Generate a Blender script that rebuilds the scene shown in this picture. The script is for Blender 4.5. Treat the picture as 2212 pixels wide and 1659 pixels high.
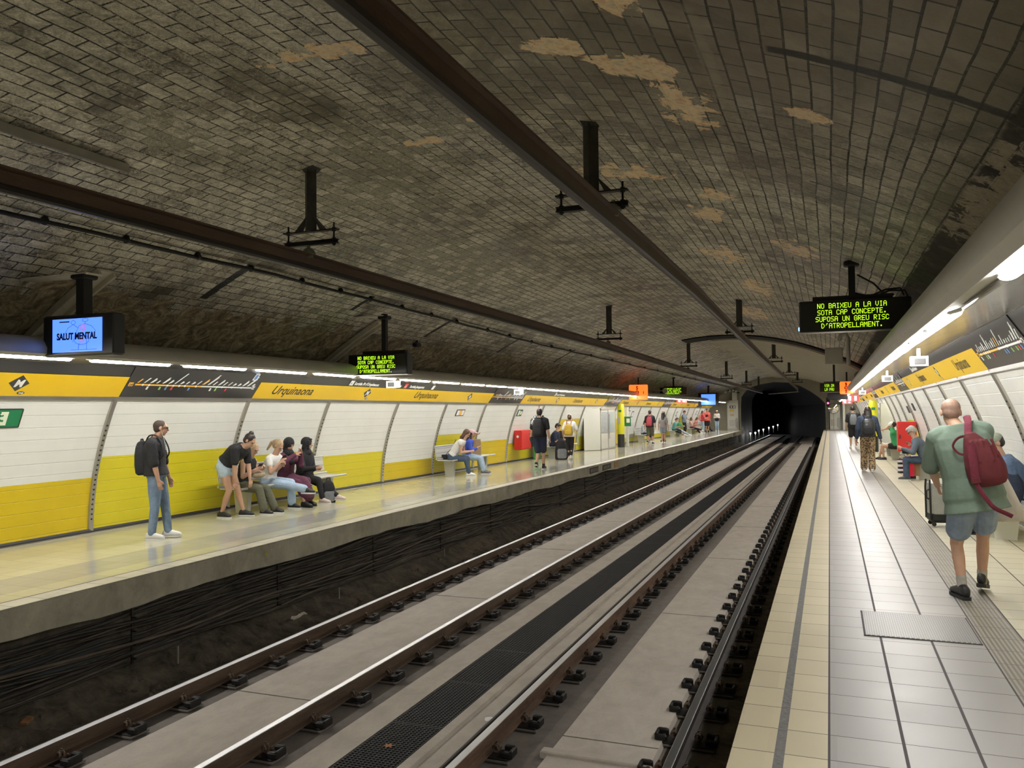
import bpy, bmesh, math, random
from mathutils import Vector, Matrix, Euler, noise as mnoise
PI = math.pi
random.seed(7)
for _o in list(bpy.data.objects): bpy.data.objects.remove(_o)
SC = bpy.context.scene
COL = SC.collection

# ---------------------------------------------------------------- camera, world, exposure
W_, H_, F_ = 2212.0, 1659.0, 1780.0
CX, CY, CAMH = 1106.0, 829.5, 1.78
_v1 = Vector((1792-CX, 870-CY, F_)).normalized()
_p2 = Vector((-3651-CX, 934-CY, F_)).normalized()
_up = _p2.cross(_v1).normalized()
if _up.y > 0: _up = -_up
_rt = _v1.cross(_up).normalized()
if _rt.x < 0: _rt = -_rt
# rows: image right / image down / view forward expressed in world axes
RIGHT = Vector((_rt.x, _v1.x, _up.x)); DOWN = Vector((_rt.y, _v1.y, _up.y)); FWD = Vector((_rt.z, _v1.z, _up.z))
cam_d = bpy.data.cameras.new('camera'); cam = bpy.data.objects.new('camera', cam_d); COL.objects.link(cam)
cam_d.sensor_width = 36.0; cam_d.sensor_fit = 'HORIZONTAL'; cam_d.lens = F_/W_*36.0
cam_d.clip_start = 0.05; cam_d.clip_end = 400
_m = Matrix((RIGHT, -DOWN, -FWD)).transposed().to_4x4(); _m.translation = Vector((0, 0, CAMH))
cam.matrix_world = _m
SC.camera = cam
world = bpy.data.worlds.new('world'); SC.world = world; world.use_nodes = True
world.node_tree.nodes['Background'].inputs[0].default_value = (0.9, 0.95, 1.0, 1)
world.node_tree.nodes['Background'].inputs[1].default_value = 0.0
SC.view_settings.view_transform = 'Standard'; SC.view_settings.look = 'None'
SC.view_settings.gamma = 1.0; SC.view_settings.use_curve_mapping = False
SC.view_settings.exposure = 0.5
LAMP_STRENGTH = 40.0      # fluorescent tubes (each tube's own emission is set by this)

# ---------------------------------------------------------------- helpers
def zo(y):
    "the station falls gently away from the camera"
    if y < 8: return 0.0
    if y < 16: return -.0082*(y-8)**2/16
    return -.0082*(y-12)

def ramp(nt, fac, stops):
    n = nt.nodes.new('ShaderNodeValToRGB'); cr = n.color_ramp
    while len(cr.elements) < len(stops): cr.elements.new(0.5)
    for e, (p, c) in zip(cr.elements, stops):
        e.position = p; e.color = (c[0], c[1], c[2], 1) if not isinstance(c, (int, float)) else (c, c, c, 1)
    nt.links.new(fac, n.inputs[0]); return n.outputs[0]

MATS = {}
def mat(name, col, rough=0.6, metal=0.0, var=0.0, vscale=8.0, bump=0.0, bscale=60.0, coat=0.0, emis=None, estr=0.0, spec=None, stretch=None, trans=0.0):
    if name in MATS: return MATS[name]
    m = bpy.data.materials.new(name); m.use_nodes = True; MATS[name] = m
    nt = m.node_tree; b = nt.nodes['Principled BSDF']
    b.inputs['Base Color'].default_value = (*col, 1); b.inputs['Roughness'].default_value = rough
    b.inputs['Metallic'].default_value = metal
    if coat: b.inputs['Coat Weight'].default_value = coat
    if spec is not None: b.inputs['Specular IOR Level'].default_value = spec
    if trans: b.inputs['Transmission Weight'].default_value = trans
    if emis: b.inputs['Emission Color'].default_value = (*emis, 1); b.inputs['Emission Strength'].default_value = estr
    if var or bump:
        tc = nt.nodes.new('ShaderNodeTexCoord'); src = tc.outputs['Object']
        if stretch:
            mp = nt.nodes.new('ShaderNodeMapping'); mp.inputs['Scale'].default_value = stretch
            nt.links.new(src, mp.inputs[0]); src = mp.outputs[0]
        if var:
            n = nt.nodes.new('ShaderNodeTexNoise'); n.inputs['Scale'].default_value = vscale; n.inputs['Detail'].default_value = 6
            n.inputs['Roughness'].default_value = .65
            nt.links.new(src, n.inputs[0])
            c = ramp(nt, n.outputs[0], [(.3, tuple(x*(1-var) for x in col)), (.7, tuple(min(1, x*(1+var)) for x in col))])
            nt.links.new(c, b.inputs['Base Color'])
        if bump:
            n2 = nt.nodes.new('ShaderNodeTexNoise'); n2.inputs['Scale'].default_value = bscale; n2.inputs['Detail'].default_value = 4
            nt.links.new(src, n2.inputs[0])
            bp = nt.nodes.new('ShaderNodeBump'); bp.inputs['Strength'].default_value = bump; bp.inputs['Distance'].default_value = .02
            nt.links.new(n2.outputs[0], bp.inputs['Height']); nt.links.new(bp.outputs[0], b.inputs['Normal'])
    return m

class MB:
    "collects geometry for one mesh object"
    def __init__(s): s.v = []; s.f = []; s.m = []; s.uv = {}; s.mats = []
    def mi(s, m):
        if m not in s.mats: s.mats.append(m)
        return s.mats.index(m)
    def face(s, pts, m, uvs=None):
        i = len(s.v); s.v += [tuple(p) for p in pts]; s.f.append(tuple(range(i, i+len(pts)))); s.m.append(s.mi(m))
        if uvs: s.uv[len(s.f)-1] = uvs
    def box(s, c, d, m, rot=None):
        "c centre, d full sizes"
        hx, hy, hz = d[0]/2, d[1]/2, d[2]/2; i = len(s.v)
        for x, y, z in ((-1,-1,-1),(1,-1,-1),(1,1,-1),(-1,1,-1),(-1,-1,1),(1,-1,1),(1,1,1),(-1,1,1)):
            p = Vector((x*hx, y*hy, z*hz))
            if rot is not None: p = rot @ p
            s.v.append((c[0]+p.x, c[1]+p.y, c[2]+p.z))
        k = s.mi(m)
        for q in ((0,3,2,1),(4,5,6,7),(0,1,5,4),(1,2,6,5),(2,3,7,6),(3,0,4,7)):
            s.f.append(tuple(i+a for a in q)); s.m.append(k)
    def bevbox(s, c, d, m, r=.01, rot=None):
        "box with chamfered vertical and horizontal edges (convex hull of inset corners)"
        hx, hy, hz = d[0]/2, d[1]/2, d[2]/2; r = min(r, hx*.49, hy*.49, hz*.49)
        rings = []
        for (z, ins) in ((-hz, r), (-hz+r, 0), (hz-r, 0), (hz, r)):
            ring = []
            X, Y = hx-ins, hy-ins
            cr = r*.7
            for (x, y) in ((-X+cr,-Y),(X-cr,-Y),(X,-Y+cr),(X,Y-cr),(X-cr,Y),(-X+cr,Y),(-X,Y-cr),(-X,-Y+cr)):
                ring.append(Vector((x, y, z)))
            rings.append(ring)
        s.rings([[ (rot @ p if rot is not None else p)+Vector(c) for p in rg] for rg in rings], m, cap=True)
    def rings(s, rings, m, cap=False, close=True):
        k = s.mi(m); n = len(rings[0]); i0 = len(s.v)
        for r in rings: s.v += [tuple(p) for p in r]
        for a in range(len(rings)-1):
            for b in range(n if close else n-1):
                c = (b+1) % n
                s.f.append((i0+a*n+b, i0+a*n+c, i0+(a+1)*n+c, i0+(a+1)*n+b)); s.m.append(k)
        if cap:
            s.f.append(tuple(i0+b for b in reversed(range(n)))); s.m.append(k)
            s.f.append(tuple(i0+(len(rings)-1)*n+b for b in range(n))); s.m.append(k)
    def tube(s, pts, r, m, n=8, cap=True, flat=1.0):
        pts = [Vector(p) for p in pts]; rs = r if isinstance(r, (list, tuple)) else [r]*len(pts)
        rings = []; prev = None
        for i, p in enumerate(pts):
            t = (pts[min(i+1, len(pts)-1)]-pts[max(i-1, 0)]).normalized()
            if prev is None:
                a = Vector((0, 0, 1)) if abs(t.z) < .9 else Vector((1, 0, 0))
                u = (a - t*a.dot(t)).normalized()
            else: u = (prev - t*prev.dot(t)).normalized()
            prev = u; w = t.cross(u)
            rings.append([p+u*(rs[i]*math.cos(2*PI*j/n))+w*(rs[i]*flat*math.sin(2*PI*j/n)) for j in range(n)])
        s.rings(rings, m, cap=cap)
    def lathe(s, c, prof, m, n=16, axis='z'):
        rings = []
        for (r, h) in prof:
            ring = []
            for j in range(n):
                a = 2*PI*j/n; x, y = r*math.cos(a), r*math.sin(a)
                p = {'z': (x, y, h), 'y': (x, h, -y), 'x': (h, x, y)}[axis]
                ring.append((c[0]+p[0], c[1]+p[1], c[2]+p[2]))
            rings.append(ring)
        s.rings(rings, m, cap=True)
    def extr(s, prof, y0, y1, m, step=2.0, closed=True, cap=True, sag=True, uv=False, flip=False):
        "extrude an x-z profile along y, following the gentle fall"
        ny = max(1, int(math.ceil((y1-y0)/step))); ys = [y0+(y1-y0)*i/ny for i in range(ny+1)]
        if uv:
            arc = [0]
            for a, b in zip(prof, prof[1:]): arc.append(arc[-1]+math.hypot(b[0]-a[0], b[1]-a[1]))
        i0 = len(s.v); n = len(prof)
        for y in ys:
            d = zo(y) if sag else 0
            s.v += [(x, y, z+d) for (x, z) in prof]
        k = s.mi(m) if not isinstance(m, list) else None
        for a in range(ny):
            for b in range(n if closed else n-1):
                c = (b+1) % n
                q = (i0+a*n+b, i0+a*n+c, i0+(a+1)*n+c, i0+(a+1)*n+b)
                if flip: q = tuple(reversed(q))
                s.f.append(q); s.m.append(k if k is not None else s.mi(m[b]))
                if uv:
                    u = [(ys[a], arc[b]), (ys[a], arc[c]), (ys[a+1], arc[c]), (ys[a+1], arc[b])]
                    if flip: u = list(reversed(u))
                    s.uv[len(s.f)-1] = u
        if cap and closed:
            s.f.append(tuple(i0+b for b in range(n))); s.m.append(s.mi(m if k is not None else m[0]))
            s.f.append(tuple(i0+ny*n+b for b in reversed(range(n)))); s.m.append(s.mi(m if k is not None else m[0]))
    def add_mesh(s, me, mtx, m):
        i0 = len(s.v); k = s.mi(m)
        for v in me.vertices: s.v.append(tuple(mtx @ v.co))
        for p in me.polygons: s.f.append(tuple(i0+a for a in p.vertices)); s.m.append(k)
    def build(s, name, parent=None, smooth=False, loc=None, rotz=0, sub=0):
        me = bpy.data.meshes.new(name); me.from_pydata(s.v, [], s.f)
        for m in s.mats: me.materials.append(m)
        me.polygons.foreach_set('material_index', s.m)
        if s.uv:
            ul = me.uv_layers.new(name='UVMap')
            for fi, us in s.uv.items():
                for li, u in zip(me.polygons[fi].loop_indices, us): ul.data[li].uv = u
        if smooth is True: me.polygons.foreach_set('use_smooth', [True]*len(s.f))
        elif smooth:
            me.polygons.foreach_set('use_smooth', [True]*len(s.f))
            me.update(); me.set_sharp_from_angle(angle=math.radians(smooth))
        me.update()
        o = bpy.data.objects.new(name, me); COL.objects.link(o)
        if parent is not None: o.parent = parent
        if loc is not None: o.location = loc
        if rotz: o.rotation_euler = (0, 0, rotz)
        if sub:
            md = o.modifiers.new('sub', 'SUBSURF'); md.levels = sub; md.render_levels = sub
        return o

def tag(o, label=None, cat=None, group=None, kind=None):
    if label: o['label'] = label
    if cat: o['category'] = cat
    if group: o['group'] = group
    if kind: o['kind'] = kind
    return o
def struct(o): o['kind'] = 'structure'; return o
def empty(name, loc, label, cat, group=None, rotz=0):
    o = bpy.data.objects.new(name, None); COL.objects.link(o); o.location = loc; o.rotation_euler = (0, 0, rotz)
    o.empty_display_size = .1
    return tag(o, label, cat, group)
def dup(o, loc=None, rotz=None, label=None, group=None, parent=None):
    kids = list(KIDS.get(o.name, [])) or [c for c in bpy.data.objects if c.parent == o]
    KIDS[o.name] = kids
    c = o.copy(); COL.objects.link(c)
    if loc is not None: c.location = loc
    if rotz is not None: c.rotation_euler = (0, 0, rotz)
    if label: c['label'] = label
    if group: c['group'] = group
    if parent is not None: c.parent = parent
    for k in kids: dup(k, parent=c)
    return c
KIDS = {}
def frame(o, r, u, n=None):
    "matrix with x=r, y=u, z=r x u at origin o"
    r = Vector(r).normalized(); u = Vector(u); u = (u-r*u.dot(r)).normalized(); n = r.cross(u)
    m = Matrix((r, u, n)).transposed().to_4x4(); m.translation = Vector(o); return m
_tc = {}
def text_me(txt, size=1.0, shear=0.0, align='LEFT', bold=0.0, sx=1.0):
    key = (txt, size, shear, align, bold, sx)
    if key in _tc: return _tc[key]
    cu = bpy.data.curves.new('t', 'FONT'); cu.body = txt; cu.size = size; cu.shear = shear; cu.align_x = align
    cu.offset = bold; cu.resolution_u = 3; cu.extrude = 0.0012
    ob = bpy.data.objects.new('t', cu); me = bpy.data.meshes.new_from_object(ob)
    if sx != 1.0:
        for v in me.vertices: v.co.x *= sx
    bpy.data.objects.remove(ob); bpy.data.curves.remove(cu); _tc[key] = me
    return me
# ---------------------------------------------------------------- materials of the shell
def N(nt, t, **kw):
    n = nt.nodes.new(t)
    for k, v in kw.items(): setattr(n, k, v)
    return n
def math_n(nt, op, a, b=None, c=None, clamp=False):
    n = nt.nodes.new('ShaderNodeMath'); n.operation = op; n.use_clamp = clamp
    for i, x in enumerate((a, b, c)):
        if x is None: continue
        if isinstance(x, (int, float)): n.inputs[i].default_value = x
        else: nt.links.new(x, n.inputs[i])
    return n.outputs[0]
def mixc(nt, fac, a, b, mode='MIX'):
    n = nt.nodes.new('ShaderNodeMix'); n.data_type = 'RGBA'; n.blend_type = mode
    for i, x in ((0, fac), (6, a), (7, b)):
        if isinstance(x, (int, float)): n.inputs[i].default_value = x
        elif isinstance(x, tuple): n.inputs[i].default_value = (*x[:3], 1)
        else: nt.links.new(x, n.inputs[i])
    return n.outputs[2]
def noise(nt, vec, scale, detail=5, rough=.6, dist=0.0, off=None):
    n = nt.nodes.new('ShaderNodeTexNoise'); n.inputs['Scale'].default_value = scale; n.inputs['Detail'].default_value = detail
    n.inputs['Roughness'].default_value = rough; n.inputs['Distortion'].default_value = dist
    if off:
        mp = nt.nodes.new('ShaderNodeMapping'); mp.inputs['Location'].default_value = off; nt.links.new(vec, mp.inputs[0]); vec = mp.outputs[0]
    nt.links.new(vec, n.inputs[0]); return n.outputs[0]

def vault_material():
    m = bpy.data.materials.new('old_glazed_brick'); m.use_nodes = True; nt = m.node_tree; B = nt.nodes['Principled BSDF']
    uvn = N(nt, 'ShaderNodeUVMap'); uvn.uv_map = 'UVMap'; uv = uvn.outputs[0]
    sep = N(nt, 'ShaderNodeSeparateXYZ'); nt.links.new(uv, sep.inputs[0]); U, V = sep.outputs[0], sep.outputs[1]
    # slightly wandering courses
    wn = nt.nodes.new('ShaderNodeTexNoise'); wn.inputs['Scale'].default_value = 1.1; wn.inputs['Detail'].default_value = 2; nt.links.new(uv, wn.inputs[0])
    wv = N(nt, 'ShaderNodeVectorMath', operation='SUBTRACT'); nt.links.new(wn.outputs[1], wv.inputs[0]); wv.inputs[1].default_value = (.5, .5, .5)
    ws = N(nt, 'ShaderNodeVectorMath', operation='SCALE'); nt.links.new(wv.outputs[0], ws.inputs[0]); ws.inputs['Scale'].default_value = .05
    wa = N(nt, 'ShaderNodeVectorMath', operation='ADD'); nt.links.new(uv, wa.inputs[0]); nt.links.new(ws.outputs[0], wa.inputs[1])
    buv = wa.outputs[0]
    def brick(c1, c2, mo, mortar=.0085):
        b = N(nt, 'ShaderNodeTexBrick'); b.offset = .5
        b.inputs['Color1'].default_value = (*c1, 1); b.inputs['Color2'].default_value = (*c2, 1); b.inputs['Mortar'].default_value = (*mo, 1)
        b.inputs['Scale'].default_value = 1; b.inputs['Mortar Size'].default_value = mortar; b.inputs['Mortar Smooth'].default_value = .15
        b.inputs['Bias'].default_value = 0; b.inputs['Brick Width'].default_value = .29; b.inputs['Row Height'].default_value = .145
        nt.links.new(buv, b.inputs['Vector']); return b
    br = brick((0, 0, 0), (1, 1, 1), (.5, .5, .5))
    per = N(nt, 'ShaderNodeRGBToBW'); nt.links.new(br.outputs[0], per.inputs[0]); per = per.outputs[0]
    big = noise(nt, uv, .35, 4, .6, .6); mid = noise(nt, uv, 1.6, 6, .68, .8, (3, 9, 0)); fine = noise(nt, uv, 13, 7, .72, 1.2); vf = noise(nt, uv, 55, 5, .7)
    # base glaze colour, brick by brick
    base = ramp(nt, math_n(nt, 'ADD', math_n(nt, 'MULTIPLY', per, .30), math_n(nt, 'MULTIPLY', mid, .84)),
                [(.28, (.095, .078, .058)), (.46, (.185, .155, .115)), (.66, (.39, .35, .275)), (.84, (.70, .65, .54))])
    # lime bloom: flaky, brick by brick, heavier in broad clouds
    lime = math_n(nt, 'ADD', math_n(nt, 'MULTIPLY', fine, 1.0), math_n(nt, 'MULTIPLY', per, .16))
    lime = math_n(nt, 'ADD', lime, math_n(nt, 'MULTIPLY', math_n(nt, 'SUBTRACT', big, .5), 1.3))
    lime = math_n(nt, 'ADD', lime, math_n(nt, 'MULTIPLY', math_n(nt, 'SUBTRACT', noise(nt, uv, 2.3, 3, .6, .4, (1, 2, 0)), .5), .8))
    limem = ramp(nt, lime, [(.50, 0), (.60, .7), (.78, 1)])
    # nearly clean glazed area close to the camera on the right of the crown
    ua = math_n(nt, 'SUBTRACT', U, 4.2); va = math_n(nt, 'SUBTRACT', V, 3.4)
    dd = math_n(nt, 'SQRT', math_n(nt, 'ADD', math_n(nt, 'POWER', math_n(nt, 'ABSOLUTE', math_n(nt, 'MULTIPLY', ua, .85)), 2), math_n(nt, 'POWER', math_n(nt, 'ABSOLUTE', va), 2)))
    clean = ramp(nt, math_n(nt, 'ADD', math_n(nt, 'MULTIPLY', dd, .2), math_n(nt, 'MULTIPLY', math_n(nt, 'SUBTRACT', big, .5), .6)), [(.30, .05), (.8, 1)])
    limem = math_n(nt, 'MULTIPLY', limem, clean)
    base = mixc(nt, math_n(nt, 'MULTIPLY', math_n(nt, 'SUBTRACT', 1.0, clean), .66), base, (.235, .195, .14))
    c = mixc(nt, math_n(nt, 'MULTIPLY', limem, .92), base, ramp(nt, vf, [(.3, (.44, .41, .33)), (.7, (.92, .88, .76))]))
    # curled edges of flaking glaze: thin pale lines and dark chips
    fl = noise(nt, uv, 7.5, 6, .72, 2.6, (4, 1, 0)); reg = ramp(nt, noise(nt, uv, .8, 3, .6, .5, (8, 2, 0)), [(.36, 0), (.52, 1)])
    edge_ = math_n(nt, 'MULTIPLY', math_n(nt, 'SUBTRACT', .017, math_n(nt, 'ABSOLUTE', math_n(nt, 'SUBTRACT', fl, .53))), 90, clamp=True)
    edge_ = math_n(nt, 'MULTIPLY', math_n(nt, 'MULTIPLY', edge_, reg), math_n(nt, 'MULTIPLY', clean, .7))
    flk = edge_
    chip = math_n(nt, 'MULTIPLY', ramp(nt, noise(nt, uv, 11, 5, .7, 1.5, (9, 9, 0)), [(.62, 0), (.68, .75)]), clean)
    c = mixc(nt, chip, c, (.055, .045, .032))
    # blotchy, crazed glaze: broken tone inside and across the bricks
    tone = ramp(nt, noise(nt, uv, 6.0, 8, .80, 1.8, (2, 7, 0)), [(.34, .42), (.47, .88), (.55, 1.08), (.68, 1.55)])
    tone = mixc(nt, clean, (.95, .95, .95), tone)
    c = mixc(nt, 1.0, c, tone, 'MULTIPLY')
    # dark soot clouds
    soot = ramp(nt, noise(nt, uv, .55, 6, .7, 1.5, (11, 4, 0)), [(.50, 0), (.66, .58)])
    c = mixc(nt, soot, c, (.085, .076, .058))
    # mortar lines
    mort = br.outputs[1]
    c = mixc(nt, mort, c, ramp(nt, fine, [(.45, (.022, .018, .013)), (.76, (.15, .13, .10))]))
    # grey render smeared over the bricks
    def blob(u0, v0, ru, rv, edge=.25, amp=1.1, sq=2.0):
        du = math_n(nt, 'ABSOLUTE', math_n(nt, 'DIVIDE', math_n(nt, 'SUBTRACT', U, u0), ru)); dv = math_n(nt, 'ABSOLUTE', math_n(nt, 'DIVIDE', math_n(nt, 'SUBTRACT', V, v0), rv))
        d = math_n(nt, 'ADD', math_n(nt, 'POWER', du, sq), math_n(nt, 'POWER', dv, sq))
        d = math_n(nt, 'ADD', d, math_n(nt, 'MULTIPLY', math_n(nt, 'SUBTRACT', blobn, .5), -amp*9)); d = math_n(nt, 'ADD', d, math_n(nt, 'MULTIPLY', math_n(nt, 'SUBTRACT', per, .5), amp*2.2))
        return ramp(nt, d, [(max(0, 1-edge), 1), (1, 0)]) if False else math_n(nt, 'MULTIPLY', math_n(nt, 'SUBTRACT', 1.0, d), 1/edge, clamp=True)
    blobn = noise(nt, uv, 4.2, 7, .74, 1.1)
    grey = None
    for (a, b_, ra, rb) in ((7.9, -.7, .8, .55), (8.9, -1.5, 1.0, .8), (7.5, .3, .35, .5), (6.1, -2.0, .6, .25), (13.5, -2.4, 2.2, .7)):
        g = blob(a, b_, ra, rb, .5, 1.2); grey = g if grey is None else math_n(nt, 'MAXIMUM', grey, g)
    c = mixc(nt, math_n(nt, 'MULTIPLY', grey, .75), c, ramp(nt, fine, [(.3, (.19, .18, .135)), (.7, (.36, .34, .26))]))
    # spalled orange patches
    org = None
    for (a, b_, ra, rb, amp) in ((5.68, 1.9, .17, .24, .5), (5.95, 2.5, .24, .36, .35), (4.85, 2.62, .22, .2, .7), (6.75, 2.72, .42, .22, .9), (9.25, 1.62, .25, .42, 1.0), (6.40, 3.74, .14, .17, .5),
                            (10.0, 2.56, .3, .2, 1.0), (11.1, 2.32, .35, .22, 1.1), (5.5, .2, .10, .2, .9), (5.45, -.15, .10, .35, 1.1), (7.32, .58, .07, .07, .6), (7.75, -.15, .10, .22, 1.2),
                            (14.5, 2.1, .6, .3, 1.3), (18.5, 2.4, 1.0, .3, 1.4), (24, 1.8, 1.2, .35, 1.4), (12.5, 3.4, .5, .25, 1.4)):
        g = blob(a, b_, ra, rb, .18, amp); org = g if org is None else math_n(nt, 'MAXIMUM', org, g)
    oc = ramp(nt, mid if False else noise(nt, uv, 9, 4, .6), [(.33, (.72, .46, .26)), (.5, (1.0, .78, .50)), (.68, (.66, .56, .40))])
    c = mixc(nt, org, c, oc)
    c = mixc(nt, flk, c, (.95, .90, .76))
    # dark bituminous joint stripes running across the vault
    stripe = None
    for (u0, v0, v1, w) in ((5.27, 3.5, 5.2, .06), (8.33, 3.7, 4.66, .03), (9.5, -4.9, -3.9, .08), (12.9, -4.5, -3.95, .07), (11.75, 3.9, 4.9, .02), (16.5, -4.9, -4.0, .08), (21.0, -5.0, -4.1, .08), (26.0, -5.0, -4.1, .09)):
        d = math_n(nt, 'ABSOLUTE', math_n(nt, 'SUBTRACT', math_n(nt, 'ADD', U, math_n(nt, 'MULTIPLY', math_n(nt, 'SUBTRACT', mid, .5), .12)), u0))
        a = math_n(nt, 'MULTIPLY', math_n(nt, 'SUBTRACT', w, d), 60, clamp=True)
        a = math_n(nt, 'MULTIPLY', a, math_n(nt, 'MULTIPLY', math_n(nt, 'SUBTRACT', V, v0), 40, clamp=True))
        a = math_n(nt, 'MULTIPLY', a, math_n(nt, 'MULTIPLY', math_n(nt, 'SUBTRACT', v1, V), 40, clamp=True))
        stripe = a if stripe is None else math_n(nt, 'MAXIMUM', stripe, a)
    c = mixc(nt, math_n(nt, 'MULTIPLY', stripe, .97), c, (.012, .012, .012))
    # limewash run-down near the crown on the right
    for (u0, v0, ru, rv) in ((5.6, 3.08, 1.1, .06), (8.9, 3.05, .55, .05), (4.2, 2.75, 1.2, .03)):
        g = blob(u0, v0, ru, rv, .8, .5); c = mixc(nt, math_n(nt, 'MULTIPLY', g, .5), c, (.42, .39, .31))
    # lower left: bare old rubble masonry;  right edge: black plaster
    edgeL = math_n(nt, 'MULTIPLY', math_n(nt, 'SUBTRACT', math_n(nt, 'ADD', -5.05, math_n(nt, 'MULTIPLY', math_n(nt, 'SUBTRACT', mid, .5), 2.2)), V), 9, clamp=True)
    old = ramp(nt, noise(nt, uv, 3.2, 9, .78, 1.6), [(.30, (.05, .036, .024)), (.44, (.21, .165, .105)), (.56, (.46, .39, .26)), (.70, (.80, .71, .52))])
    c = mixc(nt, edgeL, c, old)
    edgeR = math_n(nt, 'MULTIPLY', math_n(nt, 'SUBTRACT', V, math_n(nt, 'ADD', 4.93, math_n(nt, 'MULTIPLY', math_n(nt, 'SUBTRACT', mid, .5), .12))), 30, clamp=True)
    blk = ramp(nt, noise(nt, uv, 2.6, 8, .75, 1.0, (5, 5, 0)), [(.35, (.040, .034, .030)), (.55, (.090, .078, .068)), (.72, (.24, .21, .17))])
    pl = blob(7.0, 5.15, 1.3, .33, .25, 1.2)
    blk = mixc(nt, pl, blk, ramp(nt, fine, [(.3, (.34, .28, .20)), (.7, (.60, .54, .42))]))
    c = mixc(nt, edgeR, c, blk)
    nt.links.new(c, B.inputs['Base Color'])
    B.inputs['Specular IOR Level'].default_value = .45
    r = ramp(nt, math_n(nt, 'MAXIMUM', math_n(nt, 'MAXIMUM', limem, edgeL), edgeR), [(0, .42), (.6, .8)])
    nt.links.new(r, B.inputs['Roughness'])
    h = math_n(nt, 'ADD', math_n(nt, 'MULTIPLY', math_n(nt, 'SUBTRACT', 1.0, mort), .6), math_n(nt, 'MULTIPLY', fine, .8))
    h = math_n(nt, 'ADD', h, math_n(nt, 'MULTIPLY', per, .35))
    h = math_n(nt, 'SUBTRACT', h, math_n(nt, 'MULTIPLY', org, .8))
    h = math_n(nt, 'ADD', h, math_n(nt, 'MULTIPLY', math_n(nt, 'MULTIPLY', noise(nt, uv, 6, 6, .7), edgeL), 3.0))
    bp = N(nt, 'ShaderNodeBump'); bp.inputs['Strength'].default_value = .9; bp.inputs['Distance'].default_value = .012
    nt.links.new(h, bp.inputs['Height']); nt.links.new(bp.outputs[0], B.inputs['Normal'])
    return m

def tile_material(name, col, rough, pitch=.3333, phase=0.0, grout=(.05, .045, .05), gw=.006, var=.06, ribs=0, coat=0.0, xp=None, spec=.5):
    m = bpy.data.materials.new(name); m.use_nodes = True; nt = m.node_tree; B = nt.nodes['Principled BSDF']; MATS[name] = m
    tc = N(nt, 'ShaderNodeTexCoord'); sep = N(nt, 'ShaderNodeSeparateXYZ'); nt.links.new(tc.outputs['Object'], sep.inputs[0])
    fr = math_n(nt, 'FRACT', math_n(nt, 'DIVIDE', math_n(nt, 'SUBTRACT', sep.outputs[1], phase-40*pitch), pitch))
    g = math_n(nt, 'LESS_THAN', math_n(nt, 'ABSOLUTE', math_n(nt, 'SUBTRACT', fr, .5)), .5-gw/pitch/2)
    cell = math_n(nt, 'FLOOR', math_n(nt, 'DIVIDE', math_n(nt, 'SUBTRACT', sep.outputs[1], phase-40*pitch), pitch))
    cellx = math_n(nt, 'FLOOR', math_n(nt, 'DIVIDE', sep.outputs[0], .34))
    if xp:
        fx = math_n(nt, 'FRACT', math_n(nt, 'DIVIDE', math_n(nt, 'SUBTRACT', sep.outputs[0], xp[1]-40*xp[0]), xp[0]))
        gx = math_n(nt, 'LESS_THAN', math_n(nt, 'ABSOLUTE', math_n(nt, 'SUBTRACT', fx, .5)), .5-gw/xp[0]/2)
        g = math_n(nt, 'MULTIPLY', g, gx)
    cb = N(nt, 'ShaderNodeCombineXYZ'); nt.links.new(cellx, cb.inputs[0]); nt.links.new(cell, cb.inputs[1])
    wn = N(nt, 'ShaderNodeTexWhiteNoise'); wn.noise_dimensions = '2D'; nt.links.new(cb.outputs[0], wn.inputs[0])
    no = noise(nt, tc.outputs['Object'], 2.2, 3, .5)
    f = math_n(nt, 'ADD', math_n(nt, 'MULTIPLY', wn.outputs[0], .35), math_n(nt, 'MULTIPLY', no, .65))
    c = ramp(nt, f, [(.25, tuple(x*(1-var) for x in col)), (.7, tuple(x*(1+var) for x in col))])
    c = mixc(nt, g, grout, c)
    nt.links.new(c, B.inputs['Base Color'])
    h = g
    if ribs:
        rb = math_n(nt, 'SINE', math_n(nt, 'MULTIPLY', sep.outputs[0], 2*PI/ribs))
        rbm = math_n(nt, 'MULTIPLY', math_n(nt, 'ADD', rb, .3), 3, clamp=True)
        c2 = mixc(nt, rbm, tuple(x*.55 for x in col), c); nt.links.new(c2, B.inputs['Base Color'])
        h = math_n(nt, 'ADD', g, rbm)
    bp = N(nt, 'ShaderNodeBump'); bp.inputs['Strength'].default_value = .5; bp.inputs['Distance'].default_value = .004
    nt.links.new(h, bp.inputs['Height']); nt.links.new(bp.outputs[0], B.inputs['Normal'])
    rr = ramp(nt, no, [(.3, rough*.92), (.7, rough*1.1)]); rr2 = mixc(nt, g, (.8, .8, .8), rr)
    nt.links.new(rr2, B.inputs['Roughness']); B.inputs['Specular IOR Level'].default_value = spec
    if coat: B.inputs['Coat Weight'].default_value = coat; B.inputs['Coat Roughness'].default_value = .08
    return m

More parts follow.
